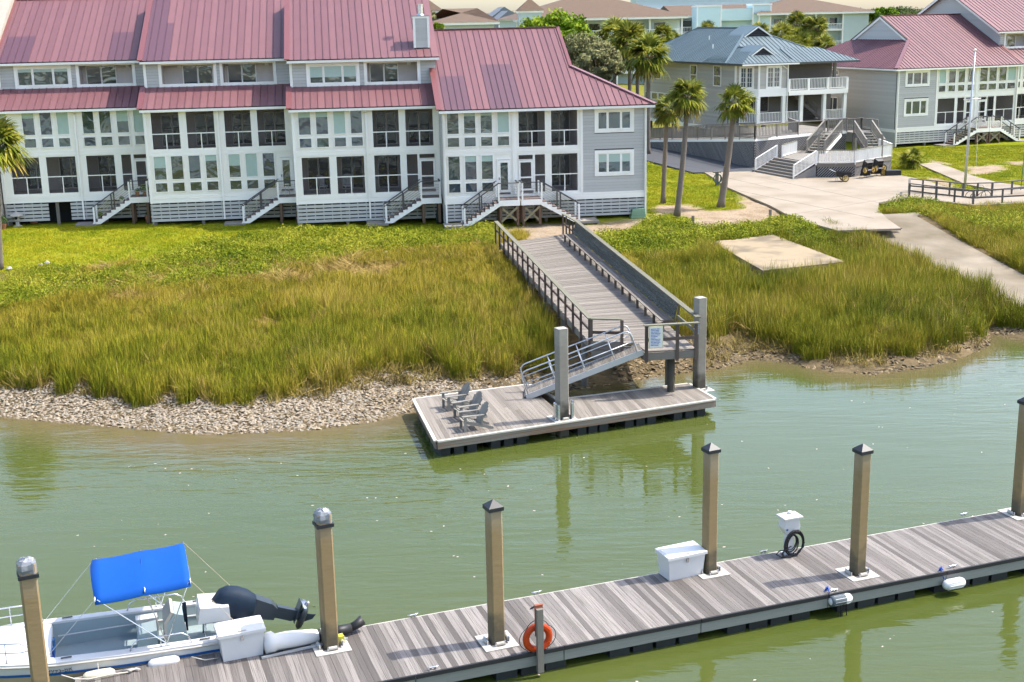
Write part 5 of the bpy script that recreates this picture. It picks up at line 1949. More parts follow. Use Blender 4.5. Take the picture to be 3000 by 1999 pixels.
# rail at the head of the gangway, with the notice
f0, f1 = Vector((5.17, 48.36, BZ)), Vector((7.12, 48.66, BZ))
for p in (f0, lerp(f0, f1, .62), f1):
    bx('rail_post', bw, RAILWOOD, (p.x - .06, p.y - .06, BZ - .42), (p.x + .06, p.y + .06, BZ + RH_))
stick('mid_rail', bw, RAILWOOD, f0 + Vector((0, -.07, .48)), f1 + Vector((0, -.07, .48)), .05, .12)
stick('top_rail', bw, CAPWOOD, f0 + Vector((-.1, -.03, RH_ + .03)), f1 + Vector((.1, -.03, RH_ + .03)), .2, .05)

PAPER = mat('white_sign_board', (0.80, 0.80, 0.78), .6)
INK = mat('blue_sign_lettering', (0.05, 0.13, 0.42), .7)
FRAMEY = mat('pale_yellow_sign_frame', (0.72, 0.68, 0.42), .7)


def notice(name, label, c, rz, w, h, lines, framem):
    T = thing(name, label, 'sign', c, rz)
    bx('sign_frame', T, framem, (-w / 2 - .03, -.012, -h / 2 - .03), (w / 2 + .03, .012, h / 2 + .03))
    bx('sign_board', T, PAPER, (-w / 2, -.02, -h / 2), (w / 2, -.012, h / 2))
    rr = random.Random(3)
    n = len(lines)
    for i, ln in enumerate(lines):
        z = h / 2 - .06 - (h - .1) * i / n
        x = -w / 2 + .04
        for wl in ln:
            bx('printed_line', T, INK, (x, -.0235, z - .012 - .016), (x + wl * (w - .08), -.0215, z + .012 - .016))
            x += (wl + .035) * (w - .08)
    return T


notice('dock_notice', 'white notice board with blue print on the rail above the gangway', (5.52, 48.26, BZ + .60), math.atan2(.3, 1.95), .5, .80,
       [(.3, .2, .25), (.4, .35), (.25, .5), (.35, .3, .2), (.5, .3), (.2, .4), (.45,), (.3, .35, .2), (.4, .4), (.25, .3, .3), (.5, .25), (.3, .4)], FRAMEY)

# ---------------------------------------------------------------- floating dock
FZ = .60
FA, FB = Vector((-2.71, 43.40, FZ)), Vector((7.72, 47.78, FZ))
FC = Vector((7.02, 49.95, FZ))
FL = Vector((-3.84, 48.62, FZ))
fd = thing('floating_dock', 'weathered wooden floating dock at the foot of the gangway', 'floating dock')
NF = 66
s0 = .455
FX = Vector((.62, 50.32, FZ))
FD_ = Vector((1.72, 48.10, FZ))
for i in range(NF):
    s = (i + .5) / NF
    p = lerp(FA, FB, s)
    q = lerp(FL, FX, s / s0) if s < s0 else lerp(FD_, FC, (s - s0) / (1 - s0))
    x = (q - p).normalized()
    stp = (FB - FA).length / NF
    wid = stp * abs(((FB - FA).normalized()).dot(Vector((-x.y, x.x, 0)))) * .955
    if s < s0 and random.random() < .5:
        c = random.uniform(.35, .65)
        m_ = lerp(p, q, c)
        stick('dock_plank', fd, DECKOLD, p, m_ - x * .004, wid, .045)
        stick('dock_plank', fd, DECKOLD, m_ + x * .004, q, wid, .045)
    else:
        stick('dock_plank', fd, DECKOLD, p, q, wid, .045)
ring = [FA, FB, FC, FD_, FX, FL]
for i in range(6):
    p, q = ring[i], ring[(i + 1) % 6]
    d = (q - p).normalized()
    o = Vector((d.y, -d.x, 0)) * .05
    stick('rim_board', fd, RIMWOOD, p + o + Vector((0, 0, -.15)), q + o + Vector((0, 0, -.15)), .05, .26)
    stick('bumper_strip', fd, WHITECAP, p + o * 1.2 + Vector((0, 0, .012)), q + o * 1.2 + Vector((0, 0, .012)), .12, .055)
nd = (FB - FA).normalized()
ni = Vector((-nd.y, nd.x, 0))
sa = math.atan2(nd.y, nd.x)


def float_block(T, c, w, d, rz, z0=-.28, z1=.30):
    mb = MB()
    mb.lohi((-w / 2, -d / 2, z0), (w / 2, d / 2, z1 - .02))
    mb.lohi((-w / 2 - .03, -d / 2 - .03, z1 - .02), (w / 2 + .03, d / 2 + .03, z1 + .06))
    return mb.build('float_drum', FLOATBLK, T, (c.x, c.y, 0), (0, 0, rz))


for s in (.03, .075, .12, .20, .245, .29, .505, .545, .585, .68, .722, .764, .865, .91, .955):
    float_block(fd, lerp(FA, FB, s) + ni * .50, .36, .8, sa)
for s in (.12, .30, .5, .7, .88):
    c = lerp(FA, FL, s)
    float_block(fd, c + nd * .45, .8, .36, sa)
    float_block(fd, lerp(FA, FL, s) + nd * 3.2, .8, .36, sa)
for s in (.52, .7, .9):
    float_block(fd, lerp(FA, FB, s) + ni * 1.6, .5, .6, sa)

PILEM = None


def pile_material(name, top, mid, low, z0, z1):
    """concrete pile: ochre algae stain above, wet and fouled near the water (stain height in world z)"""
    m = mat(name, mid, .85, .06, .16, 3.0, grain=(1, 1, 3), bump=.3)
    N, L = m.node_tree.nodes, m.node_tree.links
    g = N.new('ShaderNodeNewGeometry')
    sp = N.new('ShaderNodeSeparateXYZ')
    L.new(g.outputs['Position'], sp.inputs[0])
    nz = N.new('ShaderNodeTexNoise')
    nz.inputs['Scale'].default_value = 2.5
    nz.inputs['Detail'].default_value = 5
    L.new(g.outputs['Position'], nz.inputs['Vector'])
    ad = N.new('ShaderNodeMath')
    ad.operation = 'MULTIPLY_ADD'
    ad.inputs[1].default_value = 1.2
    L.new(nz.outputs['Fac'], ad.inputs[0])
    L.new(sp.outputs['Z'], ad.inputs[2])
    r = N.new('ShaderNodeValToRGB')
    mr = N.new('ShaderNodeMapRange')
    mr.inputs['From Min'].default_value = z0 + .6
    mr.inputs['From Max'].default_value = z1 + .6
    L.new(ad.outputs[0], mr.inputs['Value'])
    L.new(mr.outputs[0], r.inputs[0])
    e = r.color_ramp.elements
    e[0].position, e[0].color = 0.0, (*low, 1)
    e[1].position, e[1].color = 1.0, (*top, 1)
    for p, c in ((.13, low), (.26, mid), (.80, mid)):
        q = e.new(p)
        q.color = (*c, 1)
    hs = [n for n in N if n.type == 'HUE_SAT'][0]
    L.new(r.outputs[0], hs.inputs['Color'])
    return m


PILEA = pile_material('ochre_stained_concrete', (0.27, 0.215, 0.14), (0.25, 0.175, 0.085), (0.10, 0.082, 0.05), .5, 3.9)
PILEB = pile_material('grey_concrete_pile', (0.27, 0.25, 0.215), (0.23, 0.205, 0.175), (0.07, 0.06, 0.045), .5, 3.8)
CAPM = mat('black_pyramid_cap', (0.028, 0.030, 0.036), .45, 0, .15, 4)
BAGM = mat('clear_plastic_wrap', (0.22, 0.235, 0.26), .25, 0, .35, 7, bump=.8)


def piling(label, x, y, z1, w, rz, m, cap='pyramid', group='square pilings along the dock', lean=(0, 0)):
    T = thing('piling', label, 'piling', (x, y, 0), rz, group)
    h = w / 2
    ch_ = .04
    mb = MB()
    prof = [(-h + ch_, -h), (h - ch_, -h), (h, -h + ch_), (h, h - ch_), (h - ch_, h), (-h + ch_, h), (-h, h - ch_), (-h, -h + ch_)]
    mb.prism([(a, b, -2.0) for a, b in prof], (lean[0], lean[1], z1 + 2.0))
    mb.build('shaft', m, T)
    t = Vector((lean[0], lean[1], z1))
    if cap == 'pyramid':
        c = MB().lohi((-h - .025, -h - .025, -.06), (h + .025, h + .025, .03))
        k = h + .025
        c.add([(-k, -k, .031), (k, -k, .031), (k, k, .031), (-k, k, .031), (0, 0, .19)], [(0, 1, 4), (1, 2, 4), (2, 3, 4), (3, 0, 4)])
        c.build('cap', CAPM, T, t)
    elif cap == 'bag':
        c = MB()
        r = random.Random(5)
        ringp = []
        for k, (s_, zz) in enumerate(((1.06, -.20), (1.12, -.1), (1.10, .0), (.80, .06), (.35, .10))):
            n = 12
            for q in range(n):
                an = q * 2 * math.pi / n
                sq = 1 / max(abs(math.cos(an)), abs(math.sin(an)))
                rr = h * s_ * min(sq, 1.25) * (1 + r.uniform(-.07, .07))
                c.v.append((rr * math.cos(an), rr * math.sin(an), zz + r.uniform(-.02, .03)))
        for k in range(4):
            for q in range(12):
                q2 = (q + 1) % 12
                c.f.append((k * 12 + q, k * 12 + q2, (k + 1) * 12 + q2, (k + 1) * 12 + q))
        c.f.append(tuple(48 + q for q in range(12)))
        c.build('plastic_wrap', BAGM, T, t)
        MB().lohi((-h - .03, -h - .03, -.30), (h + .03, h + .03, -.22)).build('black_band', CAPM, T, t)
    else:
        bx('top_face', T, LANT, (-h + .05, -h + .05, z1 + .001), (h - .05, h - .05, z1 + .006))
    # fouling at the water line
    return T


# two pilings of the floating dock
pb = G(1647, 1228, FZ)
piling('grey piling standing through the middle of the floating dock', pb.x, pb.y, 4.05, .40, sa, PILEB, 'flat', 'grey concrete pilings of the floating dock')
p2 = G(2048, 1128, .7)
P2 = piling('grey piling beside the notice at the right end of the floating dock', p2.x, p2.y, 4.25, .40, sa, PILEB, 'flat', 'grey concrete pilings of the floating dock')
T = thing('piling_plate', 'small white printed plate fixed to the grey piling by the pier rail', 'sign', (p2.x - .06, p2.y - .22, 3.05), sa)
bx('plate', T, PAPER, (-.13, -.006, -.22), (.13, .004, .22))
for k in range(4):
    bx('printed_line', T, INK, (-.10, -.0085, -.14 + k * .09), (.08, -.0065, -.11 + k * .09))


def pile_guide(label, c, rz, w, z, high=False):
    """white deck collar with rollers round a piling"""
    T = thing('pile_guide', label, 'pile guide', (c.x, c.y, z), rz, 'white pile guides on the docks')
    h = w / 2 + .05
    for (a, b) in (((-h - .2, -h - .22, 0), (h + .2, -h - .02, .02)), ((-h - .2, h + .02, 0), (h + .2, h + .2, .02)), ((-h - .2, -h - .019, 0), (-h, h + .019, .02)), ((h, -h - .019, 0), (h + .2, h + .019, .02))):
        bx('collar_plate', T, WHITECAP, a, b)
    for sx, sy, an in ((0, -1, 0), (1, 0, math.pi / 2), (-1, 0, math.pi / 2)):
        r = MB().tube([(-.1, 0, 0), (.1, 0, 0)], .045, 10)
        r.build('roller', LANT, T, (sx * (h + .06), sy * (h + .06), .075), (0, 0, an), smooth=False)
        for q in (-.12, .12):
            bx('bracket', T, STEEL, (sx * (h + .06) + (q if sy else 0) - .012, sy * (h + .06) + (q if sx else 0) - .03, .02), (sx * (h + .06) + (q if sy else 0) + .012, sy * (h + .06) + (q if sx else 0) + .03, .13))
    if high:
        for sx in (-1, 1):
            bx('guide_channel', T, STEEL, (sx * (h + .02) - .04, -h - .08, .02), (sx * (h + .02) + .04, -h + .02, .62))
            bx('guide_channel', T, STEEL, (sx * (h + .10) - .03, -h + .03, .02), (sx * (h + .10) + .03, -h + .18, .68))
    return T


pile_guide('tall steel pile guide round the piling in the middle of the floating dock', pb, sa, .40, FZ + .03, True)
pile_guide('white pile bracket at the far right corner of the floating dock', p2, sa, .40, FZ - .08)

# ---------------------------------------------------------------- gangway
gw = thing('gangway', 'aluminium gangway with pipe rails sloping down to the floating dock', 'gangway')
ga, gb = G(1539, 1150, FZ + .12), Vector((5.02, 48.98, BZ + .02))
ax = (gb - ga)
gl = ax.length
ax.normalize()
gn = Vector((-ax.y, ax.x, 0)).normalized()        # towards the marsh
gup = ax.cross(gn)
if gup.z < 0:
    gup = -gup
hw = .52
NG = 46
for i in range(NG):
    c = ga + ax * (gl * (i + .5) / NG)
    stick('tread_board', gw, DECKOLD, c - gn * (hw - .04), c + gn * (hw - .04), gl / NG * .93, .03, up=gup)
for s in (-1, 1):
    stick('side_channel', gw, ALU, ga + gn * s * hw - gup * .06, gb + gn * s * hw - gup * .06, .05, .22, up=gup)
    o = gn * s * hw
    rh = .95
    pts = [ga + o + ax * .12, ga + o + ax * .12 + gup * (rh - .22), ga + o + ax * .17 + gup * (rh - .10), ga + o + ax * .30 + gup * (rh - .01), ga + o + ax * .42 + gup * rh]
    pts += [gb + o - ax * .42 + gup * rh, gb + o - ax * .28 + gup * (rh - .02), gb + o - ax * .20 + gup * (rh - .12), gb + o - ax * .18 + gup * (rh - .3), gb + o - ax * .22]
    MB().tube(pts, .027, 8).build('hand_rail', ALU, gw, smooth=True)
    MB().tube([ga + o + ax * .12 + gup * .48, gb + o - ax * .2 + gup * .48], .022, 8).build('mid_rail', ALU, gw, smooth=True)
    for t in (.27, .52, .77):
        c = ga + o + ax * gl * t
        MB().tube([c - gup * .12, c + gup * rh], .022, 8).build('rail_stanchion', ALU, gw, smooth=True)
bx('wheel_axle', gw, DARKRAIL, (ga.x - .05, ga.y - .5, FZ + .02), (ga.x + .05, ga.y + .5, FZ + .10))

# ---------------------------------------------------------------- adirondack chairs
def adirondack(label, c, rz):
    T = thing('adirondack_chair', label, 'chair', (c.x, c.y, FZ + .0225), rz, 'grey wooden chairs on the floating dock')
    m = CHAIRWOOD
    # front towards -x, back towards +x, seat slopes down to the back
    for s in (-1, 1):
        y = s * .27
        p = MB().prism([(-.40, y - .012, .40), (-.40, y - .012, .30), (.30, y - .012, .10), (.62, y - .012, .0), (.70, y - .012, .0), (.70, y - .012, .07), (.30, y - .012, .24)], (0, .025, 0))
        p.build('side_rail', m, T)
        bx('front_leg', T, m, (-.40, s * .315 - .02, 0), (-.30, s * .315 + .02, .56))
        stick('rear_arm_post', T, m, (.26, s * .30, .22), (.30, s * .30, .57), .03, .07)
        a = MB().prism([(-.47, s * .32 - .09, .562), (-.47, s * .32 + .07, .562), (-.2, s * .32 + .08, .562), (.36, s * .32 + .04, .562), (.36, s * .32 - .03, .562), (-.2, s * .32 - .08, .562)], (0, 0, .025))
        a.build('arm_rest', m, T)
    for k in range(6):
        t = k / 5
        x = -.40 + .60 * t
        z = .405 - .20 * t + (.0 if k else -.03)
        stick('seat_slat', T, m, (x, -.27, z), (x, .27, z), .095, .022, up=(.3, 0, 1))
    for k in range(7):
        y = -.255 + .085 * k
        h = (.62, .72, .79, .81, .79, .72, .62)[k]
        fan = (k - 3) * .012
        stick('back_slat', T, m, (.20, y * .82, .22), (.20 + h * .48, y + fan * 2, .22 + h * .90), .076, .022, up=(1, 0, -.5))
    stick('back_rail', T, m, (.43, -.33, .56), (.43, .33, .56), .03, .07)
    stick('back_rail', T, m, (.24, -.26, .26), (.24, .26, .26), .03, .07)
    return T


adirondack('grey wooden garden chair at the back of the three on the floating dock', G(1333, 1196, FZ + .02), sa - .02)
adirondack('grey wooden garden chair in the middle of the three on the floating dock', G(1368, 1226, FZ + .02), sa + .04)
adirondack('grey wooden garden chair nearest the front edge of the floating dock', G(1385, 1256, FZ + .02), sa - .10)

# ---------------------------------------------------------------- long dock in the foreground
QZ = .58
qd = Vector((math.cos(rad(20.0)), math.sin(rad(20.0)), 0))
qn = Vector((-qd.y, qd.x, 0))
Q0 = Vector((-3.96, 29.15, QZ))           # on the far edge
qpl = Vector((math.cos(rad(-71.5)), math.sin(rad(-71.5)), 0))
QW = 2.80
dk = thing('long_dock', 'long floating dock of grey planks crossing the foreground', 'dock')
s = -6.5
k = 0
while s < 22.5:
    wd = .142
    p = Q0 + qd * s
    o = stick('dock_plank', dk, DOCKWOOD, p + Vector((0, 0, -.02 + random.uniform(-.002, .002))), p + qpl * (QW / math.cos(rad(1.5))) + Vector((0, 0, -.02)), wd * .965, .04)
    s += wd
    k += 1
ff0, ff1 = Q0 + qd * -6.6, Q0 + qd * 22.5
nn0, nn1 = ff0 - qn * QW, ff1 - qn * QW
nsh = qpl.dot(qd) * QW
seg = 8
for i in range(seg):
    a, b = lerp(ff0, ff1, i / seg + .0004), lerp(ff0, ff1, (i + 1) / seg - .0004)
    stick('rim_board', dk, GREYWOOD, a + qn * .04 + Vector((0, 0, -.17)), b + qn * .04 + Vector((0, 0, -.17)), .06, .26)
    a, b = lerp(nn0, nn1, i / seg + .0004), lerp(nn0, nn1, (i + 1) / seg - .0004)
    stick('rim_board', dk, mat('pale_rim_%d' % i, (0.26, 0.265, 0.24), .85, .05, .25, 3.0, grain=(3, 2, 6)), a - qn * .04 + Vector((0, 0, -.20)), b - qn * .04 + Vector((0, 0, -.20)), .06, .28)
    stick('rub_strip', dk, BLACKRUB, a - qn * .075 + Vector((0, 0, -.025)), b - qn * .075 + Vector((0, 0, -.025)), .05, .10)
stick('edge_trim', dk, WHITECAP, ff0 + qn * .03 + Vector((0, 0, -.028)), ff1 + qn * .03 + Vector((0, 0, -.028)), .05, .03)
qa = math.atan2(qd.y, qd.x)
for g0 in (-4.6, -2.3, 2.9, 5.8, 9.0, 12.2, 15.2, 18.2):
    for j in range(4 if g0 != 2.9 else 3):
        float_block(dk, nn0 + qd * (g0 + 6.6 + j * .62) + qn * .42, .52, .8, qa, -.25, .26)
        float_block(dk, nn0 + qd * (g0 + 6.6 + j * .62) + qn * 2.3, .52, .8, qa, -.25, .26)


def on_dock(s, d):
    """s along the dock, d metres in from the far edge"""
    return Q0 + qd * s - qn * d


for (px, py, z1, w, m, cap, lab) in [(128, 2075, 4.0, .36, PILEA, 'bag', 'piling with wrinkled plastic wrap beside the white boat'),
                                     (968, 1893, 3.95, .345, PILEA, 'bag', 'piling with plastic wrapped top behind the striped bundle'),
                                     (1455, 1880, 4.0, .33, PILEA, 'pyramid', 'piling with black pyramid cap left of the orange life ring'),
                                     (2077, 1674, 4.0, .32, PILEA, 'pyramid', 'piling with black pyramid cap next to the white dock box'),
                                     (2511, 1680, 4.0, .33, PILEA, 'pyramid', 'piling with black pyramid cap right of the power pedestal'),
                                     (2984, 1505, 4.0, .34, PILEA, 'pyramid', 'piling with black pyramid cap cut by the right frame edge')]:
    c = G(px, py, QZ)
    piling(lab, c.x, c.y, z1, w, qa + .08, m, cap)
    pile_guide('white pile guide plate on the dock round the ' + lab.replace('with black pyramid cap ', '').replace('with wrinkled plastic wrap ', '').replace('with plastic wrapped top ', ''), c, qa, w, QZ + .005)


def cleat(label, c, rz):
    T = thing('dock_cleat', label, 'cleat', (c.x, c.y, QZ), rz, 'metal cleats on the long dock')
    mb = MB()
    mb.tube([(-.15, 0, .075), (-.07, 0, .06), (.07, 0, .06), (.15, 0, .075)], [.012, .018, .018, .012], 8)
    mb.build('horn', STEEL, T, smooth=True)
    MB().lohi((-.07, -.025, 0), (-.03, .025, .06)).lohi((.03, -.025, 0), (.07, .025, .06)).build('foot', STEEL, T)


cleat('cleat on the far edge left of the black capped piling', G(1210, 1808, QZ), qa + .1)
cleat('cleat on the far edge in front of the power pedestal', G(2236, 1621, QZ), qa)
cleat('cleat on the far edge near the right end of the dock', G(2822, 1511, QZ), qa)
cleat('cleat on the near edge below the first pyramid capped piling', G(1268, 1962, QZ), qa)
cleat('cleat on the near edge tied to the torn fender', G(2442, 1734, QZ), qa)
cleat('cleat on the near edge tied to the clean white fender', G(2790, 1664, QZ), qa)
cleat('cleat behind the life ring post on the far edge', G(1572, 1741, QZ), qa)


# dock boxes
def dock_box(label, c, rz, w=1.15, d=.62, h=.58):
    T = thing('dock_box', label, 'dock box', (c.x, c.y, QZ), rz, 'white dock boxes')
    mb = MB()
    i = .05
    mb.add([(-w / 2 + i, -d / 2 + i, 0), (w / 2 - i, -d / 2 + i, 0), (w / 2 - i, d / 2 - i, 0), (-w / 2 + i, d / 2 - i, 0), (-w / 2, -d / 2, h), (w / 2, -d / 2, h), (w / 2, d / 2, h), (-w / 2, d / 2, h)],
           [(3, 2, 1, 0), (0, 1, 5, 4), (1, 2, 6, 5), (2, 3, 7, 6), (3, 0, 4, 7), (4, 5, 6, 7)])
    mb.build('body', BOXW, T)
    l = MB()
    ov = .045
    a, b = w / 2 + ov, d / 2 + ov
    l.add([(-a, -b, h + .002), (a, -b, h + .002), (a, b, h + .002), (-a, b, h + .002), (-a, -b, h + .075), (a, -b, h + .075), (a, b, h + .10), (-a, b, h + .10),
           (-a + .06, -b + .05, h + .105), (a - .06, -b + .05, h + .105), (a - .06, b - .05, h + .135), (-a + .06, b - .05, h + .135)],
          [(3, 2, 1, 0), (0, 1, 5, 4), (1, 2, 6, 5), (2, 3, 7, 6), (3, 0, 4, 7), (4, 5, 9, 8), (5, 6, 10, 9), (6, 7, 11, 10), (7, 4, 8, 11), (8, 9, 10, 11)])
    l.build('lid', BOXW, T)
    bx('latch', T, STEEL, (-.03, -d / 2 - .03, h - .14), (.03, -d / 2 - .002, h - .02))
    bx('lid_grip', T, LANT, (-.1, -d / 2 - .02, h + .106), (.1, -d / 2 + .01, h + .114))


dock_box('white lidded dock box beside the boat stern', G(708, 1915, QZ) + qn * .0, qa + .02, 1.02, .6, .62)
dock_box('white lidded dock box standing against the black capped piling', G(1995, 1682, QZ), qa + .06, 1.10, .62, .60)

# power pedestal with coiled hose
c = G(2310, 1622, QZ)
T = thing('power_pedestal', 'white shore power pedestal with six sided head on the dock edge', 'pedestal', (c.x, c.y, QZ), qa)
MB().lohi((-.17, -.14, 0), (.17, .14, .03)).lohi((-.12, -.08, .03), (.12, .08, .62)).build('stem', BOXW, T)
prof = [(-.15, .62), (.15, .62), (.25, .80), (.21, 1.08), (-.21, 1.08), (-.25, .80)]
MB().prism([(p[0], -.16, p[1]) for p in prof], (0, .32, 0)).build('head', BOXW, T)
l = MB()
l.add([(-.29, -.22, 1.082), (.29, -.22, 1.082), (.29, .22, 1.082), (-.29, .22, 1.082), (-.29, -.22, 1.12), (.29, -.22, 1.12), (.29, .22, 1.12), (-.29, .22, 1.12), (-.18, -.12, 1.17), (.18, -.12, 1.17), (.18, .12, 1.17), (-.18, .12, 1.17)],
      [(3, 2, 1, 0), (0, 1, 5, 4), (1, 2, 6, 5), (2, 3, 7, 6), (3, 0, 4, 7), (4, 5, 9, 8), (5, 6, 10, 9), (6, 7, 11, 10), (7, 4, 8, 11), (8, 9, 10, 11)])
l.build('cap', BOXW, T)
MB().lathe([(.07, 0), (.07, .05), (.05, .07)], 12, (0, 0, 1.17)).build('light_button', BOXW, T)
MB().lathe([(.03, 0), (.03, .02)], 10, (0, 0, 0)).build('blue_socket', BLUEPL, T, (-.17, -.165, .78), (math.pi / 2, 0, 0))
T = thing('garden_hose', 'dark green hose coiled over the white power pedestal', 'hose', (c.x, c.y, QZ), qa)
r = random.Random(8)
for kk in range(7):
    pts = []
    R = .20 + .03 * kk
    cx_, cz_ = .02 + r.uniform(-.04, .06), .34 + r.uniform(-.03, .03)
    yy = -.10 - .028 * kk
    for i in range(25):
        a = 2 * math.pi * i / 24
        pts.append((cx_ + R * .82 * math.cos(a) - (.10 if math.sin(a) < -.3 and kk > 4 else 0), yy - .03 * math.sin(a), max(.04, cz_ + R * 1.15 * math.sin(a))))
    MB().tube(pts, .017, 6).build('hose_loop', BLACKRUB, T, smooth=True)
MB().tube([(-.05, -.2, .3), (-.25, -.25, .25), (-.42, -.2, .22), (-.46, -.12, .1), (-.34, -.2, .02), (-.1, -.3, .02)], .017, 6).build('hose_loop', BLACKRUB, T, smooth=True)

# life ring on its post, at the near edge
c = on_dock(3.9, QW + .11)
c = G(1583, 1935, .42)
T = thing('life_ring_post', 'weathered wooden post with rust red bracket carrying the life ring', 'post', (c.x, c.y, 0), qa)
bx('post', T, GREYWOOD, (-.075, -.05, .12), (.075, .05, 1.72))
bx('bracket', T, mat('rust_red_bracket', (0.33, 0.10, 0.055), .8, 0, .2, 6), (-.09, .051, 1.02), (.10, .10, 1.78))
MB().prism([(-.09, .05, 1.781), (.11, .05, 1.781), (.11, .12, 1.781), (-.09, .12, 1.781)], (0, 0, .015)).build('bracket_top', MATS['rust_red_bracket'], T)
MB().tube([(-.05, .16, 1.74), (-.12, .18, 1.70), (-.16, .2, 1.66), (-.06, .2, 1.68)], .014, 6).build('rope_knot', BLACKRUB, T)
T = thing('life_ring', 'orange life ring with black grab line hung on the wooden post', 'life ring', (c.x + .10 * qn.x, c.y + .10 * qn.y, .93), qa)
mb = MB()
n, m_ = 40, 14
for i in range(n):
    a = 2 * math.pi * i / n
    for j in range(m_):
        b_ = 2 * math.pi * j / m_
        R = .29 + .085 * math.cos(b_)
        mb.v.append((R * math.cos(a), .06 * math.sin(b_) + .055, R * math.sin(a)))
for i in range(n):
    for j in range(m_):
        mb.f.append((i * m_ + j, i * m_ + (j + 1) % m_, ((i + 1) % n) * m_ + (j + 1) % m_, ((i + 1) % n) * m_ + j))
mb.build('ring', ORANGE, T, smooth=True)
for q in range(4):
    a = rad(45 + 90 * q)
    pts = []
    for t in range(9):
        an = a + rad(90) * t / 8
        R = .385 + .07 * math.sin(math.pi * t / 8)
        pts.append((R * math.cos(an), .05, R * math.sin(an)))
    MB().tube(pts, .009, 5).build('grab_line', BLACKRUB, T, smooth=True)
    bx('strap', T, ORANGE, (math.cos(a) * .29 - .03, -.02, math.sin(a) * .29 - .1), (math.cos(a) * .29 + .03, .13, math.sin(a) * .29 + .1)).rotation_euler = (0, -a, 0)


# fenders hanging on the near side
def fender(label, c, dark):
    T = thing('boat_fender', label, 'fender', (c.x, c.y, c.z), qa)
    prof = [(.03, -.34), (.06, -.33), (.11, -.29), (.135, -.22), (.135, .22), (.11, .29), (.06, .33), (.03, .34)]
    f = MB().lathe(prof, 18)
    f.xform(Matrix.Rotation(math.pi / 2, 4, 'Y'))
    f.build('body', BOXW, T, smooth=True)
    for k in range(10):
        a = 2 * math.pi * k / 10
        MB().tube([(-.22, .137 * math.cos(a), .137 * math.sin(a)), (.22, .137 * math.cos(a), .137 * math.sin(a))], .010, 5).build('rib', BOXW, T)
    if dark:
        dk_ = MB().lathe([(.142, -.30), (.146, -.22), (.146, .1), (.142, .11)], 18)
        dk_.xform(Matrix.Rotation(math.pi / 2, 4, 'Y'))
        dk_.build('torn_cover', mat('grey_fender_cover', (0.10, 0.125, 0.14), .8, 0, .25, 6), T, smooth=True)
        r = random.Random(2)
        for k in range(5):
            stick('torn_strip', T, BLACKRUB, (-.05 + k * .045, -.10, -.10), (-.04 + k * .045, -.10, -.20 - r.uniform(.05, .35)), .035, .008)
    rope = MATS.get('blue_rope') or mat('blue_rope', (0.02, 0.10, 0.50), .7)
    MB().tube([(-.25, .10, .12), (-.25, .20, .30), (-.2, .28, c.z * -1 + QZ + .05)], .014, 6).build('lanyard', rope, T, smooth=True)
    mbk = MB()
    for k in range(3):
        mbk.tube([(-.30 + k * .05, .26 + k * .02, -c.z + QZ + .02), (-.24 + k * .03, .30, -c.z + QZ + .10), (-.16, .27 + k * .03, -c.z + QZ + .03)], .016, 6)
    mbk.build('lanyard_knot', rope, T, smooth=True)


fender('white fender with torn grey cover hanging on the near side of the dock', G(2462, 1757, .42), True)
fender('clean white ribbed fender hanging on the near side of the dock', G(2795, 1710, .30), False)
# ---------------------------------------------------------------- the moored boat
BA = rad(17.5)
bt = thing('motor_boat', 'white open motor boat with blue sun canopy moored at the dock', 'boat', (-6.58, 29.44, 0), BA)
ST = [0, -1.4, -3.0, -4.65, -5.75, -6.75, -7.55, -8.05]
HB = [1.16, 1.22, 1.24, 1.20, 1.06, .78, .40, .05]
GZ = [.86, .87, .90, .95, 1.02, 1.10, 1.16, 1.19]
CB = [1.02, 1.06, 1.06, .98, .78, .48, .18, .02]
KZ = [-.28, -.28, -.28, -.27, -.22, -.12, .1, .5]


def interp(x, t):
    return float(np.interp(-x, [-s for s in ST], t))


def loft(sections, closed=False):
    mb = MB()
    m_ = len(sections[0])
    for s_ in sections:
        mb.v += [tuple(p) for p in s_]
    for i in range(len(sections) - 1):
        for j in range(m_ - 1 if not closed else m_):
            j2 = (j + 1) % m_
            mb.f.append((i * m_ + j, i * m_ + j2, (i + 1) * m_ + j2, (i + 1) * m_ + j))
    return mb


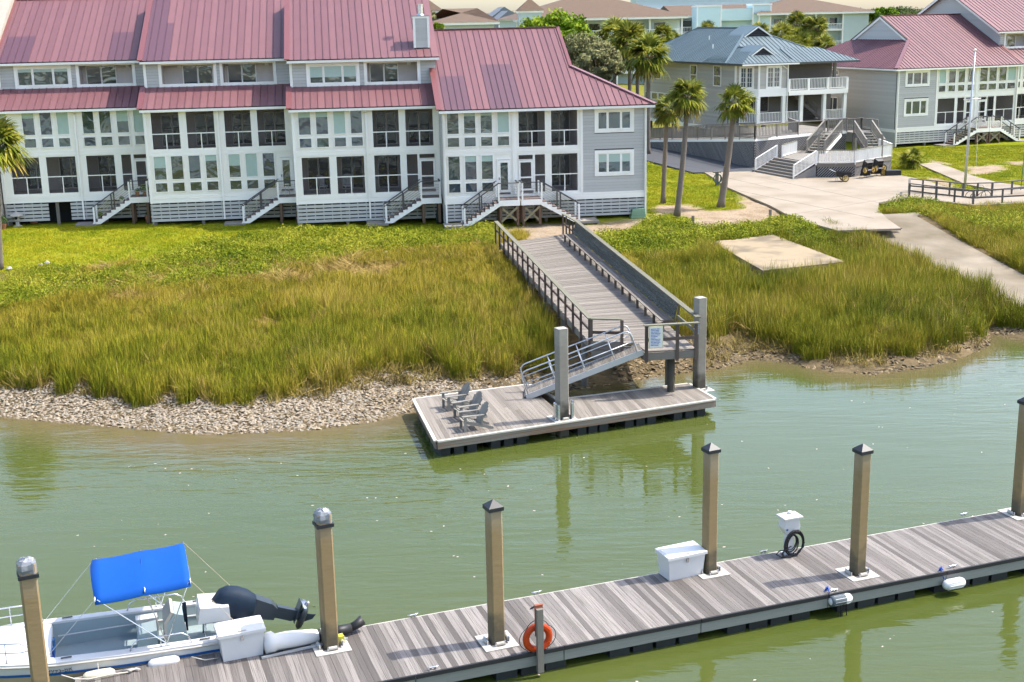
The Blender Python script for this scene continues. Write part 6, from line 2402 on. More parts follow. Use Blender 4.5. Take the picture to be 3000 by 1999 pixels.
XS = np.linspace(0, -8.05, 24)
lower, band, strp = [], [], []
for x in XS:
    hb, gz, cb, kz = interp(x, HB), interp(x, GZ), interp(x, CB), interp(x, KZ)
    cz = .06 + max(0, (-x - 4.7) * .07)
    mid = .62 + max(0, gz - .9) * .8
    fl = cb + (hb - cb) * .72
    lower.append([(x, -fl, mid), (x, -cb, cz), (x, 0, kz), (x, cb, cz), (x, fl, mid)])
    band.append([(x, -hb, gz), (x, -fl - .01, mid)])
    strp.append([(x, -fl - .025, mid + .035), (x, -fl - .02, mid - .03)])
lower = loft(lower)
lower.f.append((0, 1, 2, 3, 4))
lower.build('hull', HULLTAN, bt, smooth=False)
for s in (1, -1):
    b_ = loft([[(p[0], p[1] * s, p[2]) for p in q] for q in band])
    b_.build('topside', GEL, bt)
    loft([[(p[0], p[1] * s, p[2]) for p in q] for q in strp]).build('blue_stripe', mat('blue_hull_stripe_%d' % s, (0.01, 0.10, 0.32), .4), bt)
    cap, rub = [], []
    for x in XS:
        hb, gz = interp(x, HB), interp(x, GZ)
        inn = max(.02, hb - .24)
        cap.append([(x, s * (hb + .02), gz - .03), (x, s * (hb + .02), gz + .02), (x, s * inn, gz + .035), (x, s * inn, gz - .02)])
        rub.append((x, s * (hb + .02), gz - .05))
    loft(cap).build('gunwale', GEL, bt)
    MB().tube(rub, .028, 6).build('rub_rail', WHITECAP, bt, smooth=True)
    # inner side
    inn = []
    for x in np.linspace(-.35, -4.65, 12):
        hb, gz = interp(x, HB), interp(x, GZ)
        inn.append([(x, s * (hb - .23), gz), (x, s * (hb - .33), .36)])
    loft(inn).build('cockpit_side', GELIN, bt)
    sh_ = []
    for x in np.linspace(-.5, -4.55, 8):
        hb = interp(x, HB)
        sh_.append((x, s * (hb - .285), .62))
    MB().tube(sh_, .02, 6).build('side_shelf_edge', GEL, bt)
fl = MB()
v_ = []
for x in np.linspace(-.35, -4.7, 8):
    hb = interp(x, HB) - .32
    v_ += [(x, -hb, .37), (x, hb, .37)]
fl.v = v_
fl.f = [(2 * i, 2 * i + 2, 2 * i + 3, 2 * i + 1) for i in range(7)]
fl.build('cockpit_floor', GELIN, bt)
dk_ = []
for x in np.linspace(-4.65, -8.0, 12):
    hb, gz = max(.03, interp(x, HB) - .2), interp(x, GZ)
    dk_.append([(x, -hb, gz - .01), (x, -hb * .5, gz + .02), (x, 0, gz + .03), (x, hb * .5, gz + .02), (x, hb, gz - .01)])
loft(dk_).build('fore_deck', GEL, bt, smooth=True)
h0 = interp(-4.65, HB) - .24
MB().add([(-4.65, -h0, .37), (-4.65, h0, .37), (-4.65, h0, .97), (-4.65, -h0, .97)], [(0, 3, 2, 1)]).build('fore_bulkhead', GEL, bt)
# stowed gear along the bulkhead: blue and red
for k, (y, c_) in enumerate(((-.75, (0.45, .03, .03)), (-.6, (.02, .05, .35)), (-.45, (.02, .12, .5)), (-.2, (.01, .1, .4)), (.05, (.02, .15, .5)), (.3, (.03, .2, .45)), (.55, (.02, .12, .4)))):
    bx('bulkhead_locker_panel', bt, mat('locker_panel_%d' % k, c_, .5), (-4.645, y - .06, .5), (-4.61, y + .06, .84 if k % 2 else .76))
# transom and motor well
MB().lohi((-.35, -1.0, .2), (-.02, 1.0, .80)).build('transom', GEL, bt)
MB().lohi((-.62, -.95, .36), (-.36, -.45, .74)).lohi((-.62, .45, .36), (-.36, .95, .74)).build('stern_seat', GEL, bt)
# console: leaning aqua face, covered wheel side
co = MB()
co.prism([(-2.05, -.38, .375), (-1.55, -.38, .375), (-1.62, -.38, 1.28), (-1.82, -.38, 1.34), (-2.02, -.38, 1.10)], (0, .76, 0)).build('console', GELIN, bt)
MB().prism([(-2.10, -.42, .40), (-2.045, -.42, .40), (-2.015, -.42, 1.12), (-1.83, -.42, 1.38), (-1.9, -.42, 1.42), (-2.08, -.42, 1.16)], (0, .84, 0)).build('console_cover', mat('beige_cover', (.50, .46, .40), .8, 0, .15, 5), bt)
MB().lathe([(.0, 0), (.15, 0), (.15, .012), (.0, .014)], 20).build('compass_hatch', BOXW, bt, (-1.573, 0, .75), (0, rad(86), 0))
bx('console_edge', bt, NAVY, (-1.60, .382, .5), (-1.50, .41, 1.25))
# console seat forward
MB().prism([(-2.75, -.30, .375), (-2.25, -.30, .375), (-2.25, -.30, .95), (-2.7, -.30, .90)], (0, .60, 0)).build('forward_seat', GELIN, bt)
MB().lohi((-2.72, .62, .375), (-2.2, .9, .86)).build('side_seat', GEL, bt)
# leaning post under a white cover
lp = MB()
lp.lohi((-1.25, -.42, 1.02), (-.55, .42, 1.30))
lp.prism([(-1.3, -.44, 1.0), (-.52, -.44, 1.0), (-.54, -.44, 1.34), (-1.22, -.44, 1.40)], (0, .88, 0))
lp.build('leaning_seat_cover', GEL, bt)
for x in (-1.12, -.66):
    for y in (-.34, .34):
        MB().tube([(x, y, 1.0), (x - .03, y * 1.1, .38)], .022, 8).build('seat_leg', STEEL, bt, smooth=True)
for y in (-.37, .37):
    MB().tube([(-1.14, y, .62), (-.68, y, .62)], .018, 8).build('seat_stretcher', STEEL, bt, smooth=True)


# bow rails and grab rails
def rail(pts, r=.02, name='bow_rail'):
    MB().tube(pts, r, 8).build(name, STEEL, bt, smooth=True)


for s in (1, -1):
    p1, p2 = [], []
    for x in np.linspace(-5.25, -7.85, 9):
        hb, gz = interp(x, HB) - .08, interp(x, GZ)
        p1.append((x, s * max(.05, hb), gz + .50))
        p2.append((x, s * max(.05, hb), gz + .27))
    x = -4.85
    e = (x, s * (interp(x, HB) - .1), interp(x, GZ) + .03)
    e2 = (x - .12, s * (interp(x, HB) - .1), interp(x, GZ) + .35)
    rail([e, e2] + p1)
    rail([e2] + p2, .014)
    for q in (1, 4, 7):
        b0_ = p1[q]
        rail([b0_, (b0_[0], b0_[1], b0_[2] - .50)], .014, 'rail_stanchion')
    # cockpit grab rail
    x0, x1 = -1.5, -2.9
    yb_ = s * (interp(-2, HB) - .10)
    g = interp(-2, GZ)
    rail([(x0, yb_, g + .03), (x0 - .08, yb_, g + .22), (x0 - .22, yb_, g + .30), (x1 + .22, yb_, g + .30), (x1 + .08, yb_, g + .22), (x1, yb_, g + .03)], .018, 'grab_rail')
    rail([(-2.2, yb_, g + .03), (-2.2, yb_, g + .30)], .014, 'rail_stanchion')
    x0, x1 = -.25, -.95
    rail([(x0, yb_, g + .03), (x0 - .06, yb_, g + .16), (x1 + .08, yb_, g + .16), (x1, yb_, g + .03)], .016, 'grab_rail')
    for x in (-1.2, -4.3, -7.1):
        MB().tube([(x - .12, s * (interp(x, HB) - .12), interp(x, GZ) + .06), (x + .12, s * (interp(x, HB) - .12), interp(x, GZ) + .06)], .018, 6).build('boat_cleat', DARKRAIL, bt)

# canopy
cv = MB()
NU, NV = 14, 12
CXA, CXB = -3.55, -1.42
for i in range(NU + 1):
    for j in range(NV + 1):
        u, v = i / NU, j / NV
        x = CXA + (CXB - CXA) * u + .07 * math.sin(math.pi * v) * (-1 if i == 0 else (0 if i < NU else 0))
        y = -1.30 + 2.60 * v
        z = 2.40 + .20 * (1 - (2 * v - 1) ** 2) - .10 * max(0, abs(2 * v - 1) - .75) * 4 + .05 * abs(math.sin(math.pi * 2 * u)) * -.5 + .12 * u - .02
        cv.v.append((x, y, z))
for i in range(NU):
    for j in range(NV):
        cv.f.append((i * (NV + 1) + j, (i + 1) * (NV + 1) + j, (i + 1) * (NV + 1) + j + 1, i * (NV + 1) + j + 1))
cano = cv.build('canopy', BLUE, bt, smooth=True)
sol = cano.modifiers.new('thickness', 'SOLIDIFY')
sol.thickness = .02
for (x, z) in ((CXA, 2.40), (-2.45, 2.46), (CXB, 2.52)):
    pts = []
    for v in np.linspace(0, 1, 11):
        y = -1.28 + 2.56 * v
        pts.append((x, y, z + .16 * (1 - (2 * v - 1) ** 2) - .06))
    MB().tube(pts, .016, 6).build('canopy_bow', STEEL, bt, smooth=True)
MB().tube([(-2.46, -1.26, 2.405), (-2.46, -.7, 2.575), (-2.46, 0, 2.655), (-2.46, .7, 2.575), (-2.46, 1.26, 2.405)], .012, 5).build('canopy_seam', mat('darker_blue_seam', (.003, .09, .42), .8), bt)
for s in (1, -1):
    g = interp(-2, GZ) + .03
    y = s * 1.24
    for a, b_ in (((-3.5, y, 2.36), (-2.0, y * .90, g)), ((CXB - .05, y, 2.46), (-2.1, y * .90, g)), ((-2.45, y, 2.40), (-2.05, y * .90, g))):
        MB().tube([a, b_], .014, 6).build('canopy_strut', STEEL, bt)
    MB().tube([(CXA, y * .98, 2.36), (-4.8, y * .92, interp(-4.8, GZ) + .04)], .006, 5).build('canopy_strap', GEL, bt)
    MB().tube([(CXB, y * .98, 2.50), (-.2, y * .98, .95)], .007, 5).build('canopy_strap', mat('tan_strap_%d' % s, (.50, .42, .30), .8), bt)

# registration on the near topside
cu = D.curves.new('registration', 'FONT')
cu.body = 'SC-9995-BR'
cu.size = .16
cu.extrude = .002
cu.align_x = 'LEFT'
cu.materials.append(DARKRAIL)
rgt = D.objects.new('lettering_source', cu)
COL.objects.link(rgt)
bpy.context.view_layer.update()
rme = D.meshes.new_from_object(rgt.evaluated_get(bpy.context.evaluated_depsgraph_get()))
D.objects.remove(rgt)
rg = D.objects.new('registration_number', rme)
COL.objects.link(rg)
rg.parent = bt
rg.location = (-4.98, -interp(-4.6, HB) + .035, .70)
rg.rotation_euler = (rad(74), 0, rad(-3))

# outboard, tilted up, lying out over the stern to the right
ob = MB().lohi((-.12, -.16, .55), (.14, .16, 1.0)).build('outboard_motor', OUTB, bt)
ra = Matrix.Translation((.16, 0, 1.05)) @ Matrix.Rotation(rad(-66), 4, 'Y') @ Matrix.Scale(1.15, 4)
# in motor frame z is up along the shaft before tilting
cow = MB()
n = 16
prof = [(.06, .18, .16), (.10, .27, .21), (.30, .34, .25), (.55, .35, .26), (.78, .31, .24), (.90, .22, .17), (.94, .10, .08)]
for (z, rx, ry) in prof:
    for k in range(n):
        a = 2 * math.pi * k / n
        c_, s_ = math.cos(a), math.sin(a)
        e = .72
        cow.v.append((rx * math.copysign(abs(c_) ** e, c_) - .05, ry * math.copysign(abs(s_) ** e, s_), z - .04 * c_ * (z > .5)))
for i in range(len(prof) - 1):
    for k in range(n):
        cow.f.append((i * n + k, i * n + (k + 1) % n, (i + 1) * n + (k + 1) % n, (i + 1) * n + k))
cow.f.append(tuple((len(prof) - 1) * n + k for k in range(n)))
cow.f.append(tuple(k for k in range(n))[::-1])
cow.xform(ra).build('motor_cover', NAVY, ob, smooth=True)
leg = MB()
leg.prism([(-.20, -.15, .10), (.20, -.15, .10), (.17, -.15, -.28), (.10, -.15, -.42), (-.16, -.15, -.42), (-.20, -.15, -.2)], (0, .30, 0)).xform(ra).build('mid_section', OUTB, ob)
lw = MB()
lw.prism([(-.13, -.075, -.42), (.12, -.075, -.42), (.14, -.075, -.86), (.30, -.075, -.90), (.30, -.075, -.93), (-.05, -.075, -.93), (-.12, -.075, -.80)], (0, .15, 0))
lw.xform(ra).build('lower_leg', OUTB, ob)
MB().lohi((-.12, -.16, -.88), (.36, .16, -.86)).xform(ra).build('cavitation_plate', OUTB, ob)
gc = MB().lathe([(.02, -.30), (.07, -.24), (.085, -.1), (.085, .12), (.06, .22)], 12)
gc.xform(ra @ Matrix.Translation((.02, 0, -1.03)) @ Matrix.Rotation(math.pi / 2, 4, 'Y')).build('gear_case', OUTB, ob, smooth=True)
MB().prism([(-.10, -.012, -1.08), (.10, -.012, -1.08), (.14, -.012, -1.30), (.02, -.012, -1.26)], (0, .024, 0)).xform(ra).build('skeg', OUTB, ob)
MB().lohi((-.02, -.05, -.93), (.08, .05, -.97)).xform(ra).build('strut_fairing', OUTB, ob)
for k in range(3):
    a = 2 * math.pi * k / 3 + .4
    pr = MB()
    d = Vector((0, math.cos(a), math.sin(a)))
    e = Vector((0, -math.sin(a), math.cos(a)))
    ctr = Vector((.30, 0, -1.03))
    pr.add([ctr + d * .04, ctr + d * .12 - e * .06 + Vector((.03, 0, 0)), ctr + d * .20 - e * .03 + Vector((.03, 0, 0)), ctr + d * .20 + e * .05 - Vector((.03, 0, 0)), ctr + d * .11 + e * .07 - Vector((.03, 0, 0))], [(0, 1, 2, 3, 4), (4, 3, 2, 1, 0)])
    pr.xform(ra).build('propeller_blade', STEEL, ob)
MB().lathe([(.05, 0), (.045, .14), (.02, .17)], 10).xform(ra @ Matrix.Translation((.22, 0, -1.03)) @ Matrix.Rotation(math.pi / 2, 4, 'Y')).build('propeller_hub', STEEL, ob)
bk = MB()
for s in (-1, 1):
    bk.bar((-.02, s * .14, .62), (.16, s * .14, 1.10), .03, .10)
bk.build('clamp_bracket', DARKRAIL, ob)
MB().tube([(-.1, -.10, .8), (-.3, -.16, .86), (-.5, -.3, .78)], .03, 6).build('rigging_hose', BLACKRUB, ob, smooth=True)

# hull fenders lying against the dock and mooring lines
for (px, py, lab) in [(290, 1978, 'cream fender wedged between the boat and the dock near the bow'), (480, 1940, 'white fender wedged between the boat side and the dock')]:
    c = G(px, py, .60)
    T = thing('boat_fender', lab, 'fender', c, qa)
    f = MB().lathe([(.03, -.36), (.07, -.34), (.12, -.26), (.13, 0), (.12, .26), (.07, .34), (.03, .36)], 14)
    f.xform(Matrix.Rotation(math.pi / 2, 4, 'Y')).build('body', BOXW if px > 400 else mat('cream_fender', (.72, .66, .48), .5), T, smooth=True)
    MB().tube([(0, .03, .12), (.0, .12, .25)], .01, 5).build('lanyard', WHITECAP, T)
T = thing('mooring_line', 'pale mooring rope from the boat bow to a cleat on the dock', 'rope', (0, 0, 0))
p0, p1, p2_ = G(180, 1978, .95), G(260, 1990, .65), G(385, 1968, QZ + .03)
MB().tube([p0, lerp(p0, p1, .5) + Vector((0, 0, -.05)), p1, lerp(p1, p2_, .5) + Vector((0, 0, .02)), p2_], .014, 6).build('rope_run', WHITECAP, T, smooth=True)
coil = MB()
for k in range(5):
    coil.tube([p2_ + Vector((-.22 + .02 * k, .02 * k, .02)), p2_ + Vector((0, .05 - .03 * k, .05)), p2_ + Vector((.2 - .03 * k, .02 * k + .06, .02))], .013, 5)
coil.build('rope_hitch', WHITECAP, T, smooth=True)
T = thing('mooring_line', 'pale stern rope running from the boat side to the dock by the white box', 'rope', (0, 0, 0))
MB().tube([G(560, 1925, .8), G(600, 1934, .7), G(640, 1928, QZ + .02)], .013, 6).build('rope_run', WHITECAP, T, smooth=True)

# wrapped bundle on the dock between the box and the piling
c = G(860, 1895, QZ)
T = thing('wrapped_bundle', 'white wrapped motor bundle with black and white stripes lying on the dock', 'bundle', (c.x, c.y, QZ), qa + .05)
T.scale = (1.15, 1.25, 1.25)
wb = MB()
n = 14
r = random.Random(4)
for (x, rr, zz) in ((-.62, .08, .16), (-.60, .19, .18), (-.42, .20, .19), (-.36, .165, .17), (-.1, .165, .165), (.2, .15, .15), (.42, .13, .14), (.52, .12, .13)):
    for k in range(n):
        a = 2 * math.pi * k / n
        q = rr * (1 + r.uniform(-.05, .05))
        wb.v.append((x, q * math.cos(a) * 1.1, max(.006, zz + q * math.sin(a))))
for i in range(7):
    for k in range(n):
        wb.f.append((i * n + k, i * n + (k + 1) % n, (i + 1) * n + (k + 1) % n, (i + 1) * n + k))
wb.f.append(tuple(range(n)))
wb.build('white_wrap', GEL, T, smooth=True)
for k in range(6):
    x = .53 + k * .055
    tb = MB().tube([(x, 0, .132), (x + .053, 0, .131)], .122 - .002 * k, 14)
    tb.build('stripe_band', BLACKPL if k % 2 == 0 else GEL, T, smooth=False)
MB().tube([(.87, 0, .12), (1.0, .02, .12), (1.25, .03, .13)], [.10, .11, .09], 12).build('black_head', BLACKPL, T, smooth=True)
MB().tube([(1.22, .03, .13), (1.38, .06, .16), (1.52, .08, .22)], [.08, .09, .11], 10).build('black_skeg_bag', BLACKPL, T, smooth=True)
stick('carry_pole', T, ALU, (-.72, -.24, .03), (1.1, -.20, .04), .04, .04)
bx('pole_pad', T, mat('yellow_pad', (.55, .52, .05), .7), (.85, -.30, .0), (1.0, -.16, .16))
bx('end_pole', T, GEL, (-.85, -.03, .10), (-.55, .03, .16))
# ---------------------------------------------------------------- vegetation
def leaf_mat(name, stops, nscale=0.12, trans=0.35, rough=0.6, tint=0.28, leafvar=0.4):
    stops = [(p, tuple(q * (1.02, .96, .5)[i] for i, q in enumerate(c))) for p, c in stops]
    """foliage colour picked by a large world noise plus a per-instance jitter"""
    m = D.materials.new(name)
    m.use_nodes = True
    N, L = m.node_tree.nodes, m.node_tree.links
    b = N['Principled BSDF']
    b.inputs['Roughness'].default_value = rough
    b.inputs['Specular IOR Level'].default_value = 0.06
    g = N.new('ShaderNodeNewGeometry')
    nz = N.new('ShaderNodeTexNoise')
    nz.inputs['Scale'].default_value = nscale
    nz.inputs['Detail'].default_value = 4
    L.new(g.outputs['Position'], nz.inputs['Vector'])
    oi = N.new('ShaderNodeObjectInfo')
    ma = N.new('ShaderNodeMath')
    ma.operation = 'MULTIPLY_ADD'
    ma.inputs[1].default_value = tint
    L.new(oi.outputs['Random'], ma.inputs[0])
    su = N.new('ShaderNodeMath')
    su.operation = 'SUBTRACT'
    L.new(nz.outputs['Fac'], su.inputs[0])
    su.inputs[1].default_value = tint / 2
    L.new(su.outputs[0], ma.inputs[2])
    bl = N.new('ShaderNodeAttribute')
    bl.attribute_name = 'bl'
    mb_ = N.new('ShaderNodeMath')
    mb_.operation = 'MULTIPLY_ADD'
    mb_.inputs[1].default_value = leafvar
    L.new(bl.outputs['Fac'], mb_.inputs[0])
    L.new(ma.outputs[0], mb_.inputs[2])
    r = N.new('ShaderNodeValToRGB')
    e = r.color_ramp.elements
    e[0].position, e[0].color = stops[0][0], (*stops[0][1], 1)
    e[1].position, e[1].color = stops[-1][0], (*stops[-1][1], 1)
    for p, c in stops[1:-1]:
        q = e.new(p)
        q.color = (*c, 1)
    L.new(mb_.outputs[0], r.inputs[0])
    L.new(r.outputs[0], b.inputs['Base Color'])
    # shading normals bent to the sky to brighten the blades; shape is unchanged
    nm = N.new('ShaderNodeVectorMath')
    nm.operation = 'MULTIPLY_ADD'
    nm.inputs[1].default_value = (.5, .5, .5)
    nm.inputs[2].default_value = (0, 0, .75)
    L.new(g.outputs['Normal'], nm.inputs[0])
    nn = N.new('ShaderNodeVectorMath')
    nn.operation = 'NORMALIZE'
    L.new(nm.outputs[0], nn.inputs[0])
    L.new(nn.outputs[0], b.inputs['Normal'])
    tr = N.new('ShaderNodeBsdfTranslucent')
    L.new(r.outputs[0], tr.inputs['Color'])
    ms = N.new('ShaderNodeMixShader')
    ms.inputs[0].default_value = trans * .6
    L.new(b.outputs[0], ms.inputs[1])
    L.new(tr.outputs[0], ms.inputs[2])
    L.new(ms.outputs[0], N['Material Output'].inputs['Surface'])
    return m


MARSH = leaf_mat('marsh_grass', [(0.22, (0.11, 0.115, 0.016)), (0.38, (0.215, 0.205, 0.028)), (0.52, (0.32, 0.285, 0.045)), (0.66, (0.40, 0.31, 0.08)), (0.82, (0.42, 0.34, 0.15))], 0.16)
REED = leaf_mat('green_cordgrass', [(0.20, (0.07, 0.09, 0.010)), (0.40, (0.165, 0.195, 0.018)), (0.55, (0.25, 0.26, 0.028)), (0.70, (0.33, 0.285, 0.055)), (0.85, (0.38, 0.30, 0.11))], 0.2)
STRAW = leaf_mat('dead_straw', [(0.3, (0.210, 0.140, 0.070)), (0.5, (0.360, 0.260, 0.140)), (0.7, (0.480, 0.380, 0.250))], 0.4, 0.2)
SHRUBM = leaf_mat('shrub_leaves', [(0.2, (0.06, 0.10, 0.010)), (0.4, (0.16, 0.215, 0.022)), (0.58, (0.26, 0.30, 0.036)), (0.78, (0.36, 0.35, 0.08))], 0.25)
LAWNB = leaf_mat('lawn_blades', [(0.3, (0.163, 0.244, 0.012)), (0.5, (0.294, 0.331, 0.018)), (0.7, (0.400, 0.375, 0.040))], 0.3, 0.3)
DRYST = leaf_mat('dry_lower_stems', [(0.3, (0.120, 0.095, 0.045)), (0.5, (0.220, 0.175, 0.085)), (0.7, (0.290, 0.235, 0.120))], 0.4, 0.15)
SHELLM = mat('oyster_shell', (0.44, 0.385, 0.305), 0.8, 0.3, 0.1, 6, rcol=(0.30, 0.23, 0.15))
OYST = mat('dark_oyster', (0.13, 0.095, 0.055), 0.85, 0.4, 0.1, 6, rcol=(0.27, 0.20, 0.11))


def tuft(n, spread, hmin, hmax, wd, lean, mt, seed, curl=0.25):
    """a clump of bent blades"""
    r = np.random.default_rng(seed)
    V, F = [], []
    for i in range(n):
        a = r.uniform(0, 2 * math.pi)
        rr = spread * math.sqrt(r.uniform(0, 1))
        x0, y0 = rr * math.cos(a), rr * math.sin(a)
        h = r.uniform(hmin, hmax)
        la = r.uniform(0, 2 * math.pi)
        le = abs(r.normal(0, lean)) * h
        dx, dy = math.cos(la), math.sin(la)
        fa = r.uniform(0, math.pi)
        wx, wy = math.cos(fa) * wd / 2, math.sin(fa) * wd / 2
        p = []
        for t in (0, 0.45, 0.8):
            of = le * (t ** 1.8)
            ww = 1 - 0.35 * t
            zz = h * t * (1 - curl * t * le)
            p.append((x0 + dx * of - wx * ww, y0 + dy * of - wy * ww, zz))
            p.append((x0 + dx * of + wx * ww, y0 + dy * of + wy * ww, zz))
        p.append((x0 + dx * le, y0 + dy * le, h * (1 - curl * le)))
        o = len(V)
        V += p
        F += [(o, o + 1, o + 3), (o, o + 3, o + 2), (o + 2, o + 3, o + 5), (o + 2, o + 5, o + 4), (o + 4, o + 5, o + 6)]
    me = np_mesh('tuft', np.array(V), np.array(F), mt)
    attr(me, 'bl', np.repeat(r.uniform(-.5, .5, n), 7))
    return me


def leaf_clump(n, rad_, size, mt, seed, flat=0.8):
    """a ball of small leaves"""
    r = np.random.default_rng(seed)
    V, F = [], []
    for i in range(n):
        d = r.normal(0, 1, 3)
        d /= np.linalg.norm(d)
        d[2] = abs(d[2]) * flat if r.uniform() < 0.75 else d[2] * flat
        c = d * rad_ * (r.uniform(0.35, 1) ** 0.6)
        u = r.normal(0, 1, 3)
        u /= np.linalg.norm(u)
        v = np.cross(u, d + r.normal(0, .5, 3))
        v /= (np.linalg.norm(v) + 1e-6)
        s = size * r.uniform(0.6, 1.3)
        o = len(V)
        V += [c - u * s, c + v * s * 0.5, c + u * s, c - v * s * 0.5]
        F += [(o, o + 1, o + 2), (o, o + 2, o + 3)]
    me = np_mesh('clump', np.array(V), np.array(F), mt)
    attr(me, 'bl', np.repeat(r.uniform(-.5, .5, n), 4))
    return me


def scatter_group(name, coll):
    ng = D.node_groups.new(name, 'GeometryNodeTree')
    ng.interface.new_socket('Geometry', in_out='INPUT', socket_type='NodeSocketGeometry')
    ng.interface.new_socket('Geometry', in_out='OUTPUT', socket_type='NodeSocketGeometry')
    N, L = ng.nodes, ng.links
    gi, go = N.new('NodeGroupInput'), N.new('NodeGroupOutput')
    ci = N.new('GeometryNodeCollectionInfo')
    ci.inputs['Collection'].default_value = coll
    ci.inputs['Separate Children'].default_value = True
    ci.inputs['Reset Children'].default_value = True
    ip = N.new('GeometryNodeInstanceOnPoints')
    ip.inputs['Pick Instance'].default_value = True

    def na(nm, ty):
        a = N.new('GeometryNodeInputNamedAttribute')
        a.data_type = ty
        a.inputs['Name'].default_value = nm
        return a.outputs['Attribute']
    L.new(gi.outputs[0], ip.inputs['Points'])
    L.new(ci.outputs[0], ip.inputs['Instance'])
    L.new(na('pick', 'INT'), ip.inputs['Instance Index'])
    L.new(na('rot', 'FLOAT_VECTOR'), ip.inputs['Rotation'])
    L.new(na('scl', 'FLOAT_VECTOR'), ip.inputs['Scale'])
    L.new(ip.outputs[0], go.inputs[0])
    return ng


def scatter(name, label, cat, pts, scl, rot, meshes, group=None):
    """one stuff object carrying many instanced clumps"""
    n = len(pts)
    if n == 0:
        return
    cl = D.collections.new(name + '_kinds')
    for i, me in enumerate(meshes):
        cl.objects.link(D.objects.new('%s_kind_%02d' % (name, i), me))
    me = D.meshes.new(name)
    me.vertices.add(n)
    me.vertices.foreach_set('co', np.asarray(pts, np.float32).ravel())
    a = me.attributes.new('scl', 'FLOAT_VECTOR', 'POINT')
    scl = np.asarray(scl, np.float32)
    if scl.ndim == 1:
        scl = np.repeat(scl[:, None], 3, 1)
    a.data.foreach_set('vector', scl.ravel())
    a = me.attributes.new('rot', 'FLOAT_VECTOR', 'POINT')
    a.data.foreach_set('vector', np.asarray(rot, np.float32).ravel())
    a = me.attributes.new('pick', 'INT', 'POINT')
    a.data.foreach_set('value', rng.integers(0, len(meshes), n).astype(np.int32))
    me.materials.append(meshes[0].materials[0])
    o = place(name, me)
    md = o.modifiers.new('scatter', 'NODES')
    md.node_group = scatter_group(name, cl)
    return tag(o, label, cat, group, 'stuff')


def rnd_points(x0, x1, y0, y1, dens):
    n = int((x1 - x0) * (y1 - y0) * dens)
    return rng.uniform(x0, x1, n), rng.uniform(y0, y1, n)


def zrot(n, tilt=0.0):
    r = np.zeros((n, 3))
    r[:, 2] = rng.uniform(0, 2 * math.pi, n)
    if tilt:
        r[:, 0] = rng.normal(0, tilt, n)
        r[:, 1] = rng.normal(0, tilt, n)
    return r


def tpar(x, y):
    ys = np.interp(x, SHX, SHY)
    yl = np.interp(x, LWX, LWY)
    return (y - ys) / (yl - ys)


SLAB_POLY = [xy(G(*p, 2.12)) for p in [(2085, 708), (2265, 688), (2476, 767), (2235, 793)]]
WALK_POLY = [(-0.75, 74.6), (3.05, 49.6), (7.2, 48.6), (7.6, 50.0), (3.4, 77.6)]

SHRUB_POLYS = [
    [xy(G(*p, 2.1)) for p in [(-60, 850), (0, 812), (110, 800), (200, 790), (300, 800), (420, 780), (560, 735), (760, 700), (900, 690), (1100, 690), (1330, 690), (1450, 678), (1470, 720), (1300, 725), (1100, 735), (900, 770), (700, 800), (500, 825), (300, 840), (100, 868), (-60, 885)]],
    [xy(G(*p, 2.1)) for p in [(1740, 700), (1800, 690), (1880, 678), (1900, 664), (2060, 668), (2080, 680), (2120, 672), (2270, 660), (2400, 650), (2440, 700), (2420, 735), (2290, 690), (2090, 705), (2070, 735), (1950, 740), (1800, 740), (1760, 725)]],
    [xy(G(*p, 2.2)) for p in [(2575, 600), (2640, 585), (2700, 590), (2800, 600), (2900, 605), (3060, 600), (3060, 680), (2900, 665), (2760, 650), (2650, 640), (2600, 625)]],
    [xy(G(*p, 2.3)) for p in [(1650, 690), (1700, 690), (1735, 712), (1690, 716)]],
]
# marsh: tall cordgrass near the creek, paler and shorter further up
x, y = rnd_points(-36, 46, 48, 90, 24)
t = tpar(x, y)
dr = poly_dist(x, y, RAMP_POLY)
dsl = poly_dist(x, y, SLAB_POLY)
dwk = poly_dist(x, y, WALK_POLY)
nz = vnoise(x, y, 0.6)
front = 0.10 + 0.035 * vnoise(x, y, 0.9) + 0.075 * np.clip(1 - np.abs(x + 5) / 4.5, 0, 1)
front = np.where(x > 8, 0.05 + 0.025 * nz + .10 * np.clip(1 - np.abs(x - 10.3) / 2.2, 0, 1), front)
front = np.where((x > 3) & (x <= 9), 0.16, front)
ok = (t > front) & (t < 0.93 + 0.05 * nz) & (dr > 0.3) & (dsl > 0.15) & (dwk > 0.1)
wr = np.clip(1 - np.abs((t - 0.70 - 0.06 * vnoise(x, y, .5)) / 0.09), 0, 1) * np.clip((-3 - x) / 4, 0, 1)
gap = vnoise(x * 1.3 + 9, y, 0.55)
ok &= ~((wr > 0.35) & (gap > -0.25))
ok &= ~((gap > 0.62) & (t > 0.35))
# keep what the camera can see
shr = np.full(len(x), 9.0)
for P in SHRUB_POLYS:
    shr = np.minimum(shr, poly_dist(x, y, P))
ok &= (shr > -.1) | (rng.uniform(0, 1, len(x)) < .12)
vis = np.abs(x) < (y * 0.43 + 1.5)
ok &= vis
x, y, t, nz = x[ok], y[ok], t[ok], nz[ok]
z = hgt(x, y)
green = (x > 7) | (t < 0.42 + 0.12 * nz)
hs = np.interp(t, [0, 0.15, 0.4, 0.7, 1.0], [0.95, 1.15, 0.98, 0.62, 0.45]) * (0.62 + 0.6 * rng.uniform(0, 1, len(x)) ** 1.5) * (1 + 0.22 * vnoise(x, y, 0.35)) * (1 + 0.20 * vnoise(x + 40, y, 1.3))
hs *= np.where(x > 7, 1.15, 1.0)
ws = np.full(len(x), 1.0) * rng.uniform(0.8, 1.15, len(x))
S3 = np.stack([ws, ws, hs], 1)
P3 = np.stack([x, y, z - 0.02], 1)
